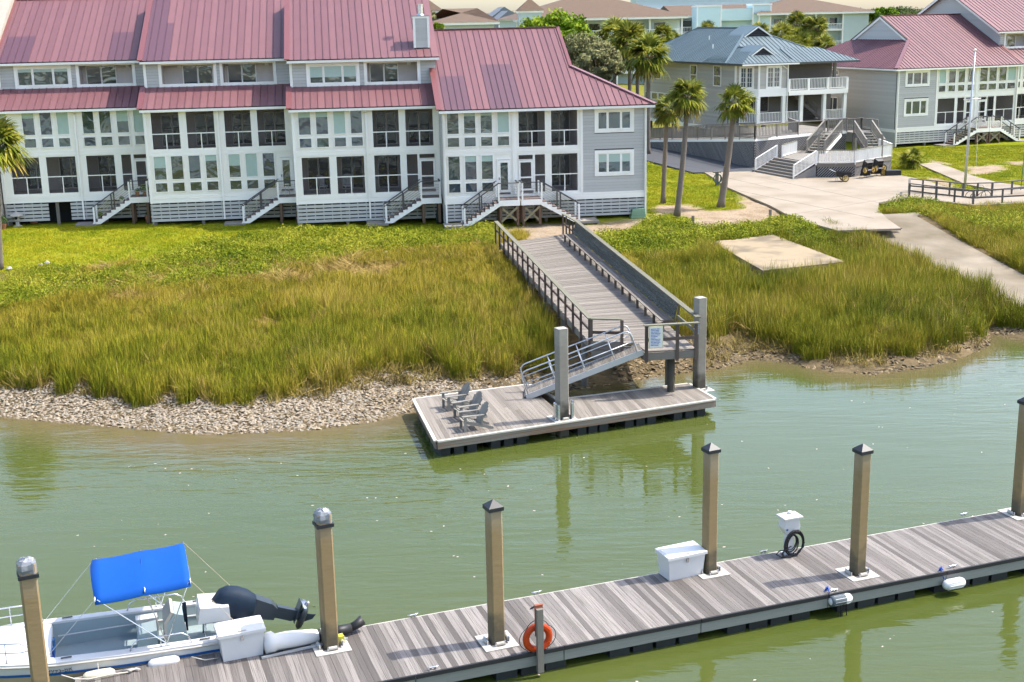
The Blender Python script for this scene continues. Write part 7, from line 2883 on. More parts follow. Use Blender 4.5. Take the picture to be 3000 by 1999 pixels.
reeds = [tuft(40, 0.26, 0.45, 1.12, 0.019, 0.30, REED, 100 + k) for k in range(6)]
marsh = [tuft(40, 0.28, 0.4, 1.12, 0.019, 0.48, MARSH, 200 + k) for k in range(6)]
scatter('cordgrass', 'tall bright green cordgrass standing along the creek bank', 'grass', P3[green], S3[green], zrot(green.sum(), 0.08), reeds)
scatter('marsh_grass', 'yellow brown marsh grass between the creek and the lawn', 'grass', P3[~green], S3[~green], zrot((~green).sum(), 0.14), marsh)
pt = vnoise(P3[:, 0] * .8 + 17, P3[:, 1] * 1.3, 0.5) + .5 * vnoise(P3[:, 0], P3[:, 1] + 31, 1.7)
dd_ = (pt > .35) & (rng.uniform(0, 1, len(pt)) < .5)
S4 = S3[dd_].copy()
S4[:, 2] *= rng.uniform(.6, 1.15, dd_.sum())
scatter('dead_grass', 'bleached tan dead stalks standing in patches among the marsh grass', 'grass', P3[dd_], S4, zrot(dd_.sum(), .3), [tuft(22, .3, .5, 1.15, .018, .6, STRAW, 250 + k) for k in range(4)])
# brown stems at the foot of the grass front
x, y = rnd_points(-36, 27, 48, 62, 10)
t = tpar(x, y)
fr = np.where(x > 8, 0.05, np.where(x > 3, 0.15, 0.115)) + 0.02 * vnoise(x, y, 0.9)
ok = (np.abs(t - fr - .01) < 0.04) & (rng.uniform(0, 1, len(x)) < .55) & (np.abs(x) < y * .43 + 1.5) & (poly_dist(x, y, RAMP_POLY) > 0.4) & (poly_dist(x, y, WALK_POLY) > 0.2)
x, y = x[ok], y[ok]
n = len(x)
scatter('dry_stems', 'dry brown stems at the foot of the cordgrass', 'grass', np.stack([x, y, hgt(x, y) - .02], 1), np.stack([np.ones(n), np.ones(n), rng.uniform(.25, .6, n)], 1), zrot(n, .25), [tuft(24, .3, .5, 1.1, .024, .5, DRYST, 300 + k) for k in range(4)])
# flattened straw
x, y = rnd_points(-34, 2, 56, 78, 14)
t = tpar(x, y)
wr = np.clip(1 - np.abs((t - 0.70 - 0.06 * vnoise(x, y, .5)) / 0.10), 0, 1)
gap = vnoise(x * 1.3 + 9, y, 0.55)
ok = ((wr > 0.3) & (gap > -0.2) & (x < -4)) | ((gap > 0.6) & (t > .35) & (t < .9))
ok &= (np.abs(x) < y * .43 + 1.5) & (poly_dist(x, y, WALK_POLY) > .3)
x, y = x[ok], y[ok]
n = len(x)
ro = zrot(n)
ro[:, 0] = rng.normal(0, .25, n) + 1.25
ro[:, 2] = rng.normal(math.pi / 2, .7, n) + np.where(rng.uniform(0, 1, n) > .5, math.pi, 0)
scatter('straw_wrack', 'flattened pale straw washed up across the marsh', 'straw', np.stack([x, y, hgt(x, y) + .06], 1), rng.uniform(.5, .9, n), ro, [tuft(26, .3, .6, 1.2, .026, .3, STRAW, 400 + k) for k in range(4)])

# low shrubs along the edge of the lawn and beside the ramp
xs_, ys_ = [], []
for P in SHRUB_POLYS:
    px = [p[0] for p in P]
    py = [p[1] for p in P]
    x, y = rnd_points(min(px), max(px), min(py), max(py), 11.0)
    d = poly_dist(x, y, P)
    ok = (d < -0.15 + .4 * vnoise(x, y, 1.1)) & (rng.uniform(0, 1, len(x)) < np.clip(.75 + .5 * vnoise(x, y, .9), .3, 1))
    ok &= (poly_dist(x, y, RAMP_POLY) > .3) & (poly_dist(x, y, SLAB_POLY) > .3) & (poly_dist(x, y, WALK_POLY) > .5) & (poly_dist(x, y, DRIVE_POLY) > .3)
    xs_.append(x[ok])
    ys_.append(y[ok])
x, y = np.concatenate(xs_), np.concatenate(ys_)
n = len(x)
sc_ = rng.uniform(.75, 1.5, n) * (1 + .25 * vnoise(x, y, .8))
clumps = [leaf_clump(260, .60, .042, SHRUBM, 500 + k) for k in range(5)]
scatter('low_shrubs', 'bright green low shrubs growing along the edge of the lawn', 'shrubs', np.stack([x, y, hgt(x, y) + .05], 1), np.stack([sc_, sc_, sc_ * rng.uniform(.7, 1.1, n)], 1), zrot(n, .1), clumps)
# grass tufts on the bank to the right of the ramp
x, y = rnd_points(22, 46, 66, 92, 12)
ok = (poly_dist(x, y, RAMP_POLY) > .35) & (x > np.interp(-y, [-82, -74, -67, -61], [25.9, 26.3, 27.3, 28.6])) & (y < 84.5 + .5 * vnoise(x, y, 1)) & (x < y * .43 + 2)
x, y = x[ok], y[ok]
n = len(x)
scatter('bank_grass', 'rough yellow green grass on the bank beyond the ramp', 'grass', np.stack([x, y, hgt(x, y) - .02], 1), np.stack([np.ones(n), np.ones(n), rng.uniform(.4, .75, n)], 1), zrot(n, .15), marsh)

# short lawn blades
x, y = rnd_points(-36, 60, 66, 122, 9)
t = tpar(x, y)
sd = np.zeros(len(x))
for P in SAND_POLYS:
    sd = np.maximum(sd, np.clip(0.5 - poly_dist(x, y, P) / 0.9 + 0.35 * vnoise(x, y, 1.6), 0, 1))
for P in ISLES:
    sd = np.minimum(sd, np.clip(0.5 + poly_dist(x, y, P) / 0.7 + 0.3 * vnoise(x, y, 1.9), 0, 1))
ok = (y > np.interp(x, LWX, LWY) - .6) & (sd < .4) & (poly_dist(x, y, DRIVE_POLY) > .1) & (np.abs(x) < y * .43 + 1.5)
ok &= ~((x > -33) & (x < 9.2) & (y > 84.0 - (x + 33) * .09 + .6))
path_poly = [xy(G(*p, 2.5)) for p in [(2690, 480), (2740, 476), (2790, 492), (2850, 515), (2925, 535), (3000, 545), (3000, 556), (2900, 553), (2830, 540), (2760, 510)]]
ok &= (poly_dist(x, y, LANE_POLY) > .2) & (poly_dist(x, y, path_poly) > .1) & (poly_dist(x, y, RAMP_POLY) > .3)
x, y = x[ok], y[ok]
n = len(x)
scatter('lawn_grass', 'short mown yellow green lawn grass around the houses', 'grass', np.stack([x, y, hgt(x, y) - .02], 1), np.stack([np.ones(n), np.ones(n), rng.uniform(.7, 1.3, n)], 1), zrot(n), [tuft(40, .42, .05, .13, .022, .7, LAWNB, 600 + k) for k in range(4)])

# oyster shells on the bank
def shells(name, label, x0, x1, y0, y1, dens, cond, mt, smin, smax, seed):
    x, y = rnd_points(x0, x1, y0, y1, dens)
    ok = cond(x, y) & (np.abs(x) < y * .43 + 1.5)
    x, y = x[ok], y[ok]
    n = len(x)
    V = []
    ms = []
    for k in range(4):
        r = np.random.default_rng(seed + k)
        pts = [(math.cos(a) * (1 + .3 * r.uniform(-1, 1)), math.sin(a) * .55 * (1 + .3 * r.uniform(-1, 1)), 0) for a in np.linspace(0, 2 * math.pi, 7)[:-1]]
        mbs = MB()
        mbs.add(pts + [(0.1, 0, .28)], [(i, (i + 1) % 6, 6) for i in range(6)] + [(5, 4, 3, 2, 1, 0)])
        ms.append(mbs.mesh('shell', mt))
    ro = zrot(n, .35)
    scatter(name, label, 'shells', np.stack([x, y, hgt(x, y) + .01], 1), rng.uniform(smin, smax, n), ro, ms)


shells('shell_bank', 'pale bleached oyster shells heaped on the creek bank', -26, 1, 46, 56, 60,
       lambda x, y: (tpar(x, y) > 0.0) & (tpar(x, y) < .17 + .02 * vnoise(x, y, 1)) & (rng.uniform(0, 1, len(x)) < np.clip((1.0 - x) / 4, 0, 1)), SHELLM, .05, .13, 700)
shells('oyster_bed', 'dark brown oyster clusters under the marsh edge', -6, 24, 49, 60, 34,
       lambda x, y: (tpar(x, y) > -.012) & (tpar(x, y) < np.where(x > 9.5, .07, .17)) & (vnoise(x, y, 1.2) > -.45), OYST, .06, .16, 800)


# ------------------------------------------------ palms
FROND = leaf_mat('palmetto_frond', [(0.2, (0.055, 0.085, 0.02)), (0.45, (0.15, 0.185, 0.035)), (0.65, (0.25, 0.265, 0.07)), (0.85, (0.40, 0.36, 0.15))], 1.1, 0.25, 0.45, 0.1)
FRONDB = leaf_mat('old_palmetto_frond', [(0.25, (0.120, 0.120, 0.030)), (0.5, (0.280, 0.230, 0.090)), (0.8, (0.420, 0.330, 0.160))], 1.1, 0.2, 0.5, 0.1)
TRUNK = mat('palm_trunk', (0.20, 0.165, 0.135), 0.9, 0.08, 0.35, 3.0, grain=(2, 2, 6), bump=0.8, bscale=4)
BOOT = mat('palm_boots', (0.24, 0.16, 0.085), 0.9, 0.05, 0.35, 5.0, bump=0.8)
BARK = mat('oak_bark', (0.14, 0.11, 0.085), 0.9, 0.05, 0.3, 4.0)


def palm_crown(seed, nf=40, size=1.0, droop=0.0):
    r = np.random.default_rng(seed)
    V, F, VB, FB = [], [], [], []
    for i in range(nf):
        q = (i + .5) / nf
        el = rad(82 - 128 * q ** 0.85 + r.normal(0, 7)) - droop
        az = i * 2.39996 + r.normal(0, .2)
        pet = size * r.uniform(.45, .75)
        fl = size * r.uniform(.75, 1.0)
        dirv = np.array([math.cos(az) * math.cos(el), math.sin(az) * math.cos(el), math.sin(el)])
        side = np.array([-math.sin(az), math.cos(az), 0])
        up = np.cross(dirv, side)
        up = up if up[2] > 0 else -up
        base = dirv * pet
        base[2] -= .08 * pet * (1 - math.sin(el))
        tv, tf = (VB, FB) if q > .86 else (V, F)
        o = len(tv)
        w = .02 * size
        tv += [-side * w, side * w, base + side * w * .6, base - side * w * .6]
        tf += [(o, o + 1, o + 2), (o, o + 2, o + 3)]
        nl = 17
        for k in range(nl):
            a = rad(-118 + 236 * k / (nl - 1))
            ln = fl * (0.62 + .38 * math.cos(a * .6)) * r.uniform(.9, 1.08)
            d = dirv * math.cos(a) + side * math.sin(a)
            d = d + up * (-.28 * abs(math.sin(a)) + r.normal(0, .06))
            d /= np.linalg.norm(d)
            pw = np.cross(d, up)
            pw /= (np.linalg.norm(pw) + 1e-6)
            wd = .055 * size
            m1 = base + d * ln * .55
            tip = base + d * ln
            m1[2] -= .05 * ln
            tip[2] -= (.22 + .22 * q) * ln
            o = len(tv)
            tv += [base, m1 - pw * wd, m1 + pw * wd, tip]
            tf += [(o, o + 1, o + 2), (o + 1, o + 3, o + 2)]
    out = []
    for nm, v_, f_, m_ in (('crown', V, F, FROND), ('old_fronds', VB, FB, FRONDB)):
        me = np_mesh(nm, np.array(v_), np.array(f_), m_)
        attr(me, 'bl', np.repeat(r.uniform(-.5, .5, len(v_) // 4 + 1), 4)[:len(v_)])
        out.append(me)
    return tuple(out)


PALMC = [palm_crown(21, 30), palm_crown(22, 34), palm_crown(23, 27)]


def palm(base, top, r0, r1, kind, size, label, group, name='palmetto', bend=0.0, rz=0.0):
    b, t = Vector(base), Vector(top)
    o = thing(name, label, 'palm tree', b, 0, group)
    d = t - b
    side = Vector((d.y, -d.x, 0))
    side = side.normalized() if side.length > .01 else Vector((1, 0, 0))
    pts, rs = [], []
    n = 14
    for i in range(n + 1):
        q = i / n
        pts.append(d * q + side * bend * math.sin(q * math.pi))
        rs.append((r0 + (r1 - r0) * min(1, q * 1.4)) * (1 + .05 * math.sin(i * 2.7)) * (1.25 if i == 0 else 1))
    MB().tube(pts, rs, 10).build('trunk', TRUNK, o, smooth=True)
    bt = MB().tube([d * (1 - .55 / d.length), d * (1 - .2 / d.length), d], [r1 * 1.15, r1 * 1.75, r1 * 1.1], 10)
    rr = random.Random(kind)
    for k in range(22):                       # old leaf bases
        an = k * 2.4
        h = -.5 + .45 * (k / 22)
        p = d + Vector((math.cos(an) * r1 * 1.3, math.sin(an) * r1 * 1.3, h))
        bt.bar(p, p + Vector((math.cos(an) * .16, math.sin(an) * .16, .22)), .07, .03)
    bt.build('leaf_boots', BOOT, o, smooth=False)
    c, ob = PALMC[kind % 3]
    for nm, me in (('crown', c), ('old_fronds', ob)):
        q = place(nm, me, o, d + Vector((0, 0, .05)), (0, 0, rz))
        q.scale = (size, size, size)
    return o


gp = 'slender palmettos on the lawn by the drive'
palm(G(1943, 594, 2.42), GY(1955, 322, G(1943, 594, 2.42).y + .1), .17, .15, 0, .98, 'thinnest short palmetto standing next to the corner of the grey house', gp, bend=-.05)
palm(G(1983, 633, 2.42), GY(2015, 283, G(1983, 633, 2.42).y + .3), .20, .16, 1, 1.10, 'tall palmetto in the middle of three, leaning slightly over bare sand', gp, bend=.12, rz=1.2)
palm(G(2111, 607, 2.42), GY(2153, 303, G(2111, 607, 2.42).y + .2), .24, .18, 2, 1.10, 'leaning palmetto with knobbly dark trunk on a small grass island by the drive', gp, bend=.16, rz=2.3)
b = G(-1, 792, 2.2)
palm(b, GY(-14, 420, b.y), .20, .18, 1, 1.42, 'large palmetto cut by the frame edge in front of the first townhouse', None, bend=.05, rz=.4)
# young sago-like palm at the end of the deck
b = G(2668, 492, 2.45)
o = thing('young_palm', 'small bushy palm on a grass patch at the end of the white deck rail', 'palm', b)
MB().tube([(0, 0, 0), (0, 0, .7)], [.3, .24], 10).build('trunk', BOOT, o, smooth=True)
q = place('crown', PALMC[0][0], o, (0, 0, .75))
q.scale = (.95, .95, .8)

# palms behind the houses
gq = 'palmettos behind the houses'
for (bx_, by_, ty, Yd, sz, k, lab) in [
        (1900, 330, 150, 118, 2.2, 0, 'big palmetto beside the side wall of the blue roofed house'),
        (1845, 250, 110, 128, 2.3, 1, 'tall palmetto behind the grey green bush'),
        (1800, 200, 92, 135, 2.0, 2, 'palmetto standing nearest the round green tree'),
        (1868, 230, 130, 134, 1.8, 0, 'shorter palmetto tucked behind the two tall ones'),
        (1942, 150, 92, 175, 1.7, 1, 'palmetto in front of the aqua balconies, left of the blue roof'),
        (1972, 150, 104, 178, 1.3, 2, 'small palmetto touching the edge of the blue roof'),
        (2072, 140, 80, 185, 1.6, 0, 'palmetto tip showing above the blue roof ridge'),
        (2226, 150, 84, 180, 1.7, 1, 'lone palmetto above the right end of the blue roof'),
        (2290, 190, 92, 172, 1.9, 2, 'yellowish palmetto at the left of the dense palm cluster'),
        (2335, 190, 60, 176, 1.9, 0, 'tallest palmetto in the dense palm cluster'),
        (2390, 190, 70, 174, 1.9, 1, 'palmetto with round crown at the right of the palm cluster'),
        (2345, 190, 118, 168, 1.8, 2, 'low palmetto in the middle of the palm cluster'),
        (2415, 190, 125, 165, 1.7, 0, 'bright palmetto just above the purple roof'),
        (2310, 190, 130, 165, 1.7, 1, 'low dark palmetto behind the blue roof hip')]:
    tp = GY(bx_, ty + 12, Yd)
    palm((tp.x, Yd, 2.6), tp, .22, .18, k, sz * .82, lab, gq, rz=k * 1.7 + bx_)


# ------------------------------------------------ broadleaf trees
def tree(base, top, cr, seed, cm, label, name='tree', ncl=60, leaf=.28, flat=.75, group=None, per=90):
    r = np.random.default_rng(seed)
    b, t = Vector(base), Vector(top)
    o = thing(name, label, 'tree', b, 0, group)
    h = (t - b).length
    tb = MB()
    fork = h * .45
    tb.tube([(0, 0, -.2), (0.1, 0, fork * .5), (0, .1, fork)], [h * .035, h * .028, h * .024], 8)
    cen = []
    for i in range(ncl):
        d = r.normal(0, 1, 3)
        d /= np.linalg.norm(d)
        q = r.uniform(.35, 1) ** .5
        c = Vector((d[0] * cr * q, d[1] * cr * q, h - cr * flat + d[2] * cr * flat * q))
        cen.append(c)
    for i in range(0, ncl, 4):
        c = cen[i]
        tb.tube([(0, 0, fork * .9), (c.x * .4, c.y * .4, fork + (c.z - fork) * .55), tuple(c)], [h * .016, h * .010, h * .004], 5)
    tb.build('trunk', BARK, o, smooth=True)
    V, F = [], []
    for c in cen:
        rc = cr * r.uniform(.16, .32)
        n = per
        d = r.normal(0, 1, (n, 3))
        d /= np.linalg.norm(d, axis=1)[:, None]
        p = np.array(c) + d * rc * (r.uniform(.2, 1, n) ** .5)[:, None] * np.array([1, 1, .7])
        u = r.normal(0, 1, (n, 3))
        u /= np.linalg.norm(u, axis=1)[:, None]
        v = np.cross(u, d)
        v /= (np.linalg.norm(v, axis=1)[:, None] + 1e-6)
        s = leaf * r.uniform(.6, 1.3, n)[:, None]
        k = len(V)
        for j in range(n):
            V += [p[j] - u[j] * s[j], p[j] + v[j] * s[j] * .6, p[j] + u[j] * s[j], p[j] - v[j] * s[j] * .6]
            F.append((k + 4 * j, k + 4 * j + 1, k + 4 * j + 2, k + 4 * j + 3))
    me = np_mesh('crown', np.array(V), np.array(F), cm)
    attr(me, 'bl', np.repeat(r.uniform(-.5, .5, len(F)), 4))
    place('crown', me, o)
    return o


OAK = leaf_mat('oak_leaves', [(0.3, (0.063, 0.133, 0.010)), (0.5, (0.133, 0.231, 0.016)), (0.7, (0.224, 0.308, 0.030))], 0.5, 0.25)
OLIVE = leaf_mat('grey_green_leaves', [(0.2, (0.08, 0.095, 0.07)), (0.5, (0.20, 0.215, 0.17)), (0.8, (0.32, 0.32, 0.27))], 0.6, 0.2)
FAROAK = leaf_mat('distant_leaves', [(0.3, (0.035, 0.065, 0.022)), (0.5, (0.060, 0.095, 0.035)), (0.7, (0.085, 0.125, 0.050))], 0.06, 0.15)


def tree_px(cx, ytop, ybot, wpx, Yd, seed, cm, label, zb=2.6, **kw):
    tp = GY(cx, ytop, Yd)
    cr = wpx / 2 / FPX * Yd * 1.03
    return tree((tp.x, Yd, zb), tp, cr, seed, cm, label, **kw)


tree_px(1632, 42, 150, 205, 140, 1, OAK, 'round bright green tree behind the ridge of the red roof', ncl=110, leaf=.2, flat=.5)
tree_px(1700, 100, 300, 150, 126, 2, OLIVE, 'soft grey green bushy tree between the red roof and the palms', ncl=150, leaf=.10, flat=.95, per=130)
tree_px(1760, 130, 300, 120, 122, 3, OLIVE, 'grey green shrubby tree beside the big palmetto', ncl=120, leaf=.10, flat=.9, per=130)
tree_px(1655, 88, 200, 110, 131, 4, OAK, 'dark green tree low behind the sloping red roof edge', ncl=70, leaf=.2, flat=.8)
tree_px(2350, 105, 200, 150, 178, 5, OAK, 'dark green tree filling the gaps of the palm cluster', ncl=70, leaf=.25, flat=.8)
tree_px(2600, 24, 60, 60, 250, 6, OAK, 'bright green tree behind the purple roof, right of the aqua building', ncl=60, leaf=.3, flat=.6)
tree_px(2570, 26, 60, 50, 262, 7, OAK, 'small round green tree touching the end of the aqua building', ncl=50, leaf=.3, flat=.6)
tree_px(1250, 28, 90, 46, 150, 8, OLIVE, 'sparse pale tree behind the chimney', ncl=36, leaf=.16, flat=.8, per=50)
tree_px(1278, 68, 110, 40, 152, 9, OAK, 'low bright green shrub tree behind the grey chimney', ncl=40, leaf=.18, flat=.6)
# a far wood reads as one mass
x = rng.uniform(-520, 700, 900)
yy = rng.uniform(800, 1050, 900)
hh = rng.uniform(11.5, 14, 900) * (1 + .12 * vnoise(x, yy, .02))
scatter('far_wood', 'hazy dark green woodland along the horizon', 'woodland', np.stack([x, yy, 3 + hh * .45], 1), np.stack([hh * .62, hh * .62, hh * .62], 1), zrot(900), [leaf_clump(420, 1.0, .075, FAROAK, 900 + k, .95) for k in range(4)])

# bits of scum drifting on the creek
x, y = rnd_points(-14, 22, 24, 50, .22)
ok = (tpar(x, y) < -.08)
x, y = x[ok], y[ok]
n = len(x)
fm = MB().add([(-1, -.4, 0), (.2, -.6, 0), (1, 0, 0), (.1, .5, 0), (-.8, .3, 0)], [(0, 1, 2, 3, 4)]).mesh('fleck', mat('drifting_fleck', (.62, .52, .45), .8, .2))
scatter('drifting_flecks', 'tiny pale flecks drifting on the green water', 'debris', np.stack([x, y, np.full(n, .004)], 1), rng.uniform(.015, .055, n), zrot(n), [fm])
# ---------------------------------------------------------------- garden and drive objects
def hz(p):
    return float(hgt(p[0], p[1]))


def wheel(T, c, r, wd, axis='y', nm='wheel'):
    """yellow spoked wheel with black tyre"""
    w_ = MB()
    n = 20
    for i in range(n):
        a = 2 * math.pi * i / n
        for j in range(6):
            b_ = 2 * math.pi * j / 6
            R = r - .03 + .03 * math.cos(b_)
            w_.v.append((R * math.cos(a), wd * .5 * math.sin(b_), R * math.sin(a)))
    for i in range(n):
        for j in range(6):
            w_.f.append((i * 6 + j, i * 6 + (j + 1) % 6, ((i + 1) % n) * 6 + (j + 1) % 6, ((i + 1) % n) * 6 + j))
    wo = w_.build(nm, BLACKPL, T, c, smooth=True)
    rim = MB()
    rim.tube([(0, -wd * .4, 0), (0, wd * .4, 0)], r * .2, 10)
    for k in range(8):
        a = 2 * math.pi * k / 8
        rim.bar((0, 0, 0), (math.cos(a) * (r - .05), 0, math.sin(a) * (r - .05)), wd * .5, .06, up=(0, 1, 0))
    for i in range(n):
        a, a2 = 2 * math.pi * i / n, 2 * math.pi * (i + 1) / n
        rim.bar((math.cos(a) * (r - .06), 0, math.sin(a) * (r - .06)), (math.cos(a2) * (r - .06), 0, math.sin(a2) * (r - .06)), wd * .7, .05, up=(0, 1, 0))
    rim.build('rim', YELLOWR, wo)
    return wo


def dock_cart(label, c, rz, upright):
    T = thing('dock_cart', label, 'cart', (c.x, c.y, c.z), rz, 'black dock carts with yellow wheels')
    b = MB()
    w, l, h = .36, .62, .34
    o = [(-l, -w), (l, -w), (l, w), (-l, w)]
    i_ = [(-l * .85, -w * .82), (l * .85, -w * .82), (l * .85, w * .82), (-l * .85, w * .82)]
    b.add([(*p, h) for p in o] + [(*p, 0) for p in i_], [(0, 1, 5, 4), (1, 2, 6, 5), (2, 3, 7, 6), (3, 0, 4, 7), (4, 5, 6, 7), (7, 6, 5, 4)])
    b.add([(p[0] * .96, p[1] * .94, h) for p in o] + [(p[0] * .96, p[1] * .94, .02) for p in i_], [(4, 5, 1, 0), (5, 6, 2, 1), (6, 7, 3, 2), (7, 4, 0, 3), (7, 6, 5, 4)])
    for k in range(4):
        p, q = o[k], o[(k + 1) % 4]
        b.bar((*p, h), (*q, h), .06, .04)
    for k in range(3):
        b.bar((-l * .8 + k * .4, -w * .8, -.015), (-l * .8 + k * .4, w * .8, -.015), .05, .03)
    if upright:
        # stood on its front end, underside to the drive
        M_ = Matrix.Translation((.0, 0, .66)) @ Matrix.Rotation(rad(-74), 4, 'Y')
    else:
        M_ = Matrix.Translation((0, 0, .36)) @ Matrix.Rotation(rad(4), 4, 'Y')
    b.xform(M_).build('tub', BLACKPL, T)
    hd = MB()
    hd.tube([(-l, -w, h), (-l - .35, -w * .8, h + .12), (-l - .42, 0, h + .14), (-l - .35, w * .8, h + .12), (-l, w, h)], .018, 6)
    hd.xform(M_).build('handle', ALU, T, smooth=True)
    ax_ = M_ @ Vector((.12, 0, -.06))
    if upright:
        ax_ = M_ @ Vector((-.02, 0, -.10))
    for s in (-1, 1):
        wheel(T, (ax_.x, s * (w + .06), ax_.z if upright else .27), .27, .07)
    MB().tube([(ax_.x, -w - .05, ax_.z if upright else .27), (ax_.x, w + .05, ax_.z if upright else .27)], .02, 6).build('axle', STEEL, T)
    if not upright:
        MB().tube([(-.45, -.3, .40), (-.45, -.3, .03), (-.45, .3, .03), (-.45, .3, .40)], .016, 6).build('prop_stand', ALU, T)


dock_cart('black dock cart standing level on the drive below the terrace', Vector((25.15, 97.6, DZ - .03)), rad(-2), False)
dock_cart('black dock cart tipped on end against the terrace, nearer the level cart', Vector((27.55, 99.3, DZ - .03)), rad(-62), True)
dock_cart('black dock cart tipped on end against the terrace, beside the low black box', Vector((28.65, 100.3, DZ - .03)), rad(-62), True)
T = thing('low_black_box', 'low black platform box on the drive at the terrace corner', 'box', (29.75, 100.75, DZ - .03), rad(6))
MB().lohi((-.62, -.35, 0), (.62, .35, .34)).build('box_body', BLACKPL, T)
for k in range(6):
    bx('lid_board', T, BLACKPL, (-.64 + k * .214, -.37, .342), (-.64 + k * .214 + .20, .37, .37))
for s in (-1, 1):
    wheel(T, (-.68, s * .2, .27), .26, .06)

# hose post by the lane
c = G(2100, 541, 2.48)
T = thing('hose_post', 'wooden tap post with a blue green coiled hose at the lawn edge', 'post', (c.x, c.y, hz(c)), .1)
bx('post', T, GREYWOOD, (-.12, -.07, 0), (.12, .07, 1.0))
bx('cap_board', T, GREYWOOD, (-.3, -.12, 1.0), (.3, .12, 1.1))
for k in range(6):
    pts = [(.25 * math.cos(a) * (1 + .06 * k), -.12 - .02 * k, .58 + .34 * math.sin(a)) for a in np.linspace(0, 2 * math.pi, 15)]
    MB().tube(pts, .022, 6).build('hose_loop', mat('teal_hose_%d' % k, (.03, .10, .09), .6), T, smooth=True)

for (px, py, h, lab) in [(2030, 655, .55, 'short grey stake in the shrubs near the sandy path'), (2256, 642, .55, 'short grey stake in the shrubs at the edge of the drive')]:
    c = G(px, py, 2.3)
    T = thing('wooden_stake', lab, 'post', (c.x, c.y, hz(c)), .2)
    MB().lohi((-.07, -.07, -.1), (.07, .07, h)).prism([(-.07, -.07, h + .001), (.07, -.07, h + .001), (.07, .07, h + .001), (-.07, .07, h + .001)], (0, 0, .03)).build('stake_body', GREYWOOD, T)

# green utility box by the corner of the end house
c = G(1868, 634, 2.45)
T = thing('utility_box', 'pale green ribbed utility box at the corner of the end house', 'utility box', (c.x, c.y, hz(c)), HA)
for k in range(4):
    bx('housing_rib', T, GREENPL, (-.48 + .02 * k, -.33 + .015 * k, .14 * k), (.48 - .02 * k, .33 - .015 * k, .14 * k + .125))
bx('housing_core', T, GREENPL, (-.42, -.28, 0), (.42, .28, .55))
bx('lid', T, GREENPL, (-.42, -.28, .551), (.42, .28, .59))

# flagpole with yard arm
c = G(2826, 552, 2.45)
T = thing('flagpole', 'tall bare white flagpole with a cross yard beside the drive', 'flagpole', (c.x, c.y, hz(c)))
tp = GY(2857, 150, c.y) - Vector((c.x, c.y, hz(c)))
MB().tube([(0, 0, 0), tp * .45, tp], [.10, .085, .05], 12).build('pole', ALU, T, smooth=True)
MB().lathe([(.0, -.1), (.08, -.06), (.11, 0), (.08, .06), (.0, .1)], 12).build('ball_finial', WHITE, T, tp + Vector((0, 0, .08)), smooth=True)
ym = tp * .655
MB().tube([ym + Vector((-.55, .05, .0)), ym + Vector((.65, -.05, .08))], .035, 8).build('yard_arm', WHITE, T, smooth=True)
MB().tube([ym + Vector((-.5, 0, 0)), tp * .98], .008, 4).build('halyard', WHITE, T)
MB().tube([ym + Vector((.6, 0, .08)), Vector((.75, .1, .4))], .008, 4).build('halyard', WHITE, T)
# thin poles further right
for (px, py, ty, lab) in [(2996, 560, 390, 'thin green pole at the right frame edge by the path')]:
    c = G(px - 6, py, 2.45)
    T = thing('thin_pole', lab, 'pole', (c.x, c.y, hz(c)))
    MB().tube([(0, 0, 0), (.05, 0, 2.0), (.1, 0, GY(px, ty, c.y).z - hz(c))], .03, 8).build('pole', mat('green_pole', (.10, .20, .09), .6), T, smooth=True)

# timber handrail walkway on the right, with a bicycle leaning behind it
fr = thing('timber_handrail', 'dark timber handrail fence along the drive edge in front of the bicycle', 'fence', (0, 0, 0))
pa = [G(2663, 580, 2.45), G(2742, 590, 2.45), G(2850, 602, 2.45), G(3020, 594, 2.45)]
pb_ = [G(2663, 565, 2.45), G(2742, 572, 2.45), G(2820, 580, 2.45), G(2905, 578, 2.45), G(3020, 568, 2.45)]
FW = mat('dark_fence_wood', (.13, .115, .105), .85, .1, .2, 3)
for P_ in (pa, pb_):
    for i in range(len(P_) - 1):
        z = Vector((0, 0, .98))
        stick('top_rail', fr, FW, P_[i] + z, P_[i + 1] + z, .14, .06)
        stick('mid_rail', fr, FW, P_[i] + z * .5, P_[i + 1] + z * .5, .05, .10)
    for i in range(len(P_)):
        p = P_[i]
        bx('rail_post', fr, FW, (p.x - .06, p.y - .06, 2.2), (p.x + .06, p.y + .06, 2.45 + .95))
        if i < len(P_) - 1:
            m_ = lerp(P_[i], P_[i + 1], .5)
            bx('rail_post', fr, FW, (m_.x - .05, m_.y - .05, 2.2), (m_.x + .05, m_.y + .05, 2.45 + .949))
stick('end_rail', fr, FW, pa[0] + Vector((0, 0, .985)), pb_[0] + Vector((0, 0, .985)), .13, .05)

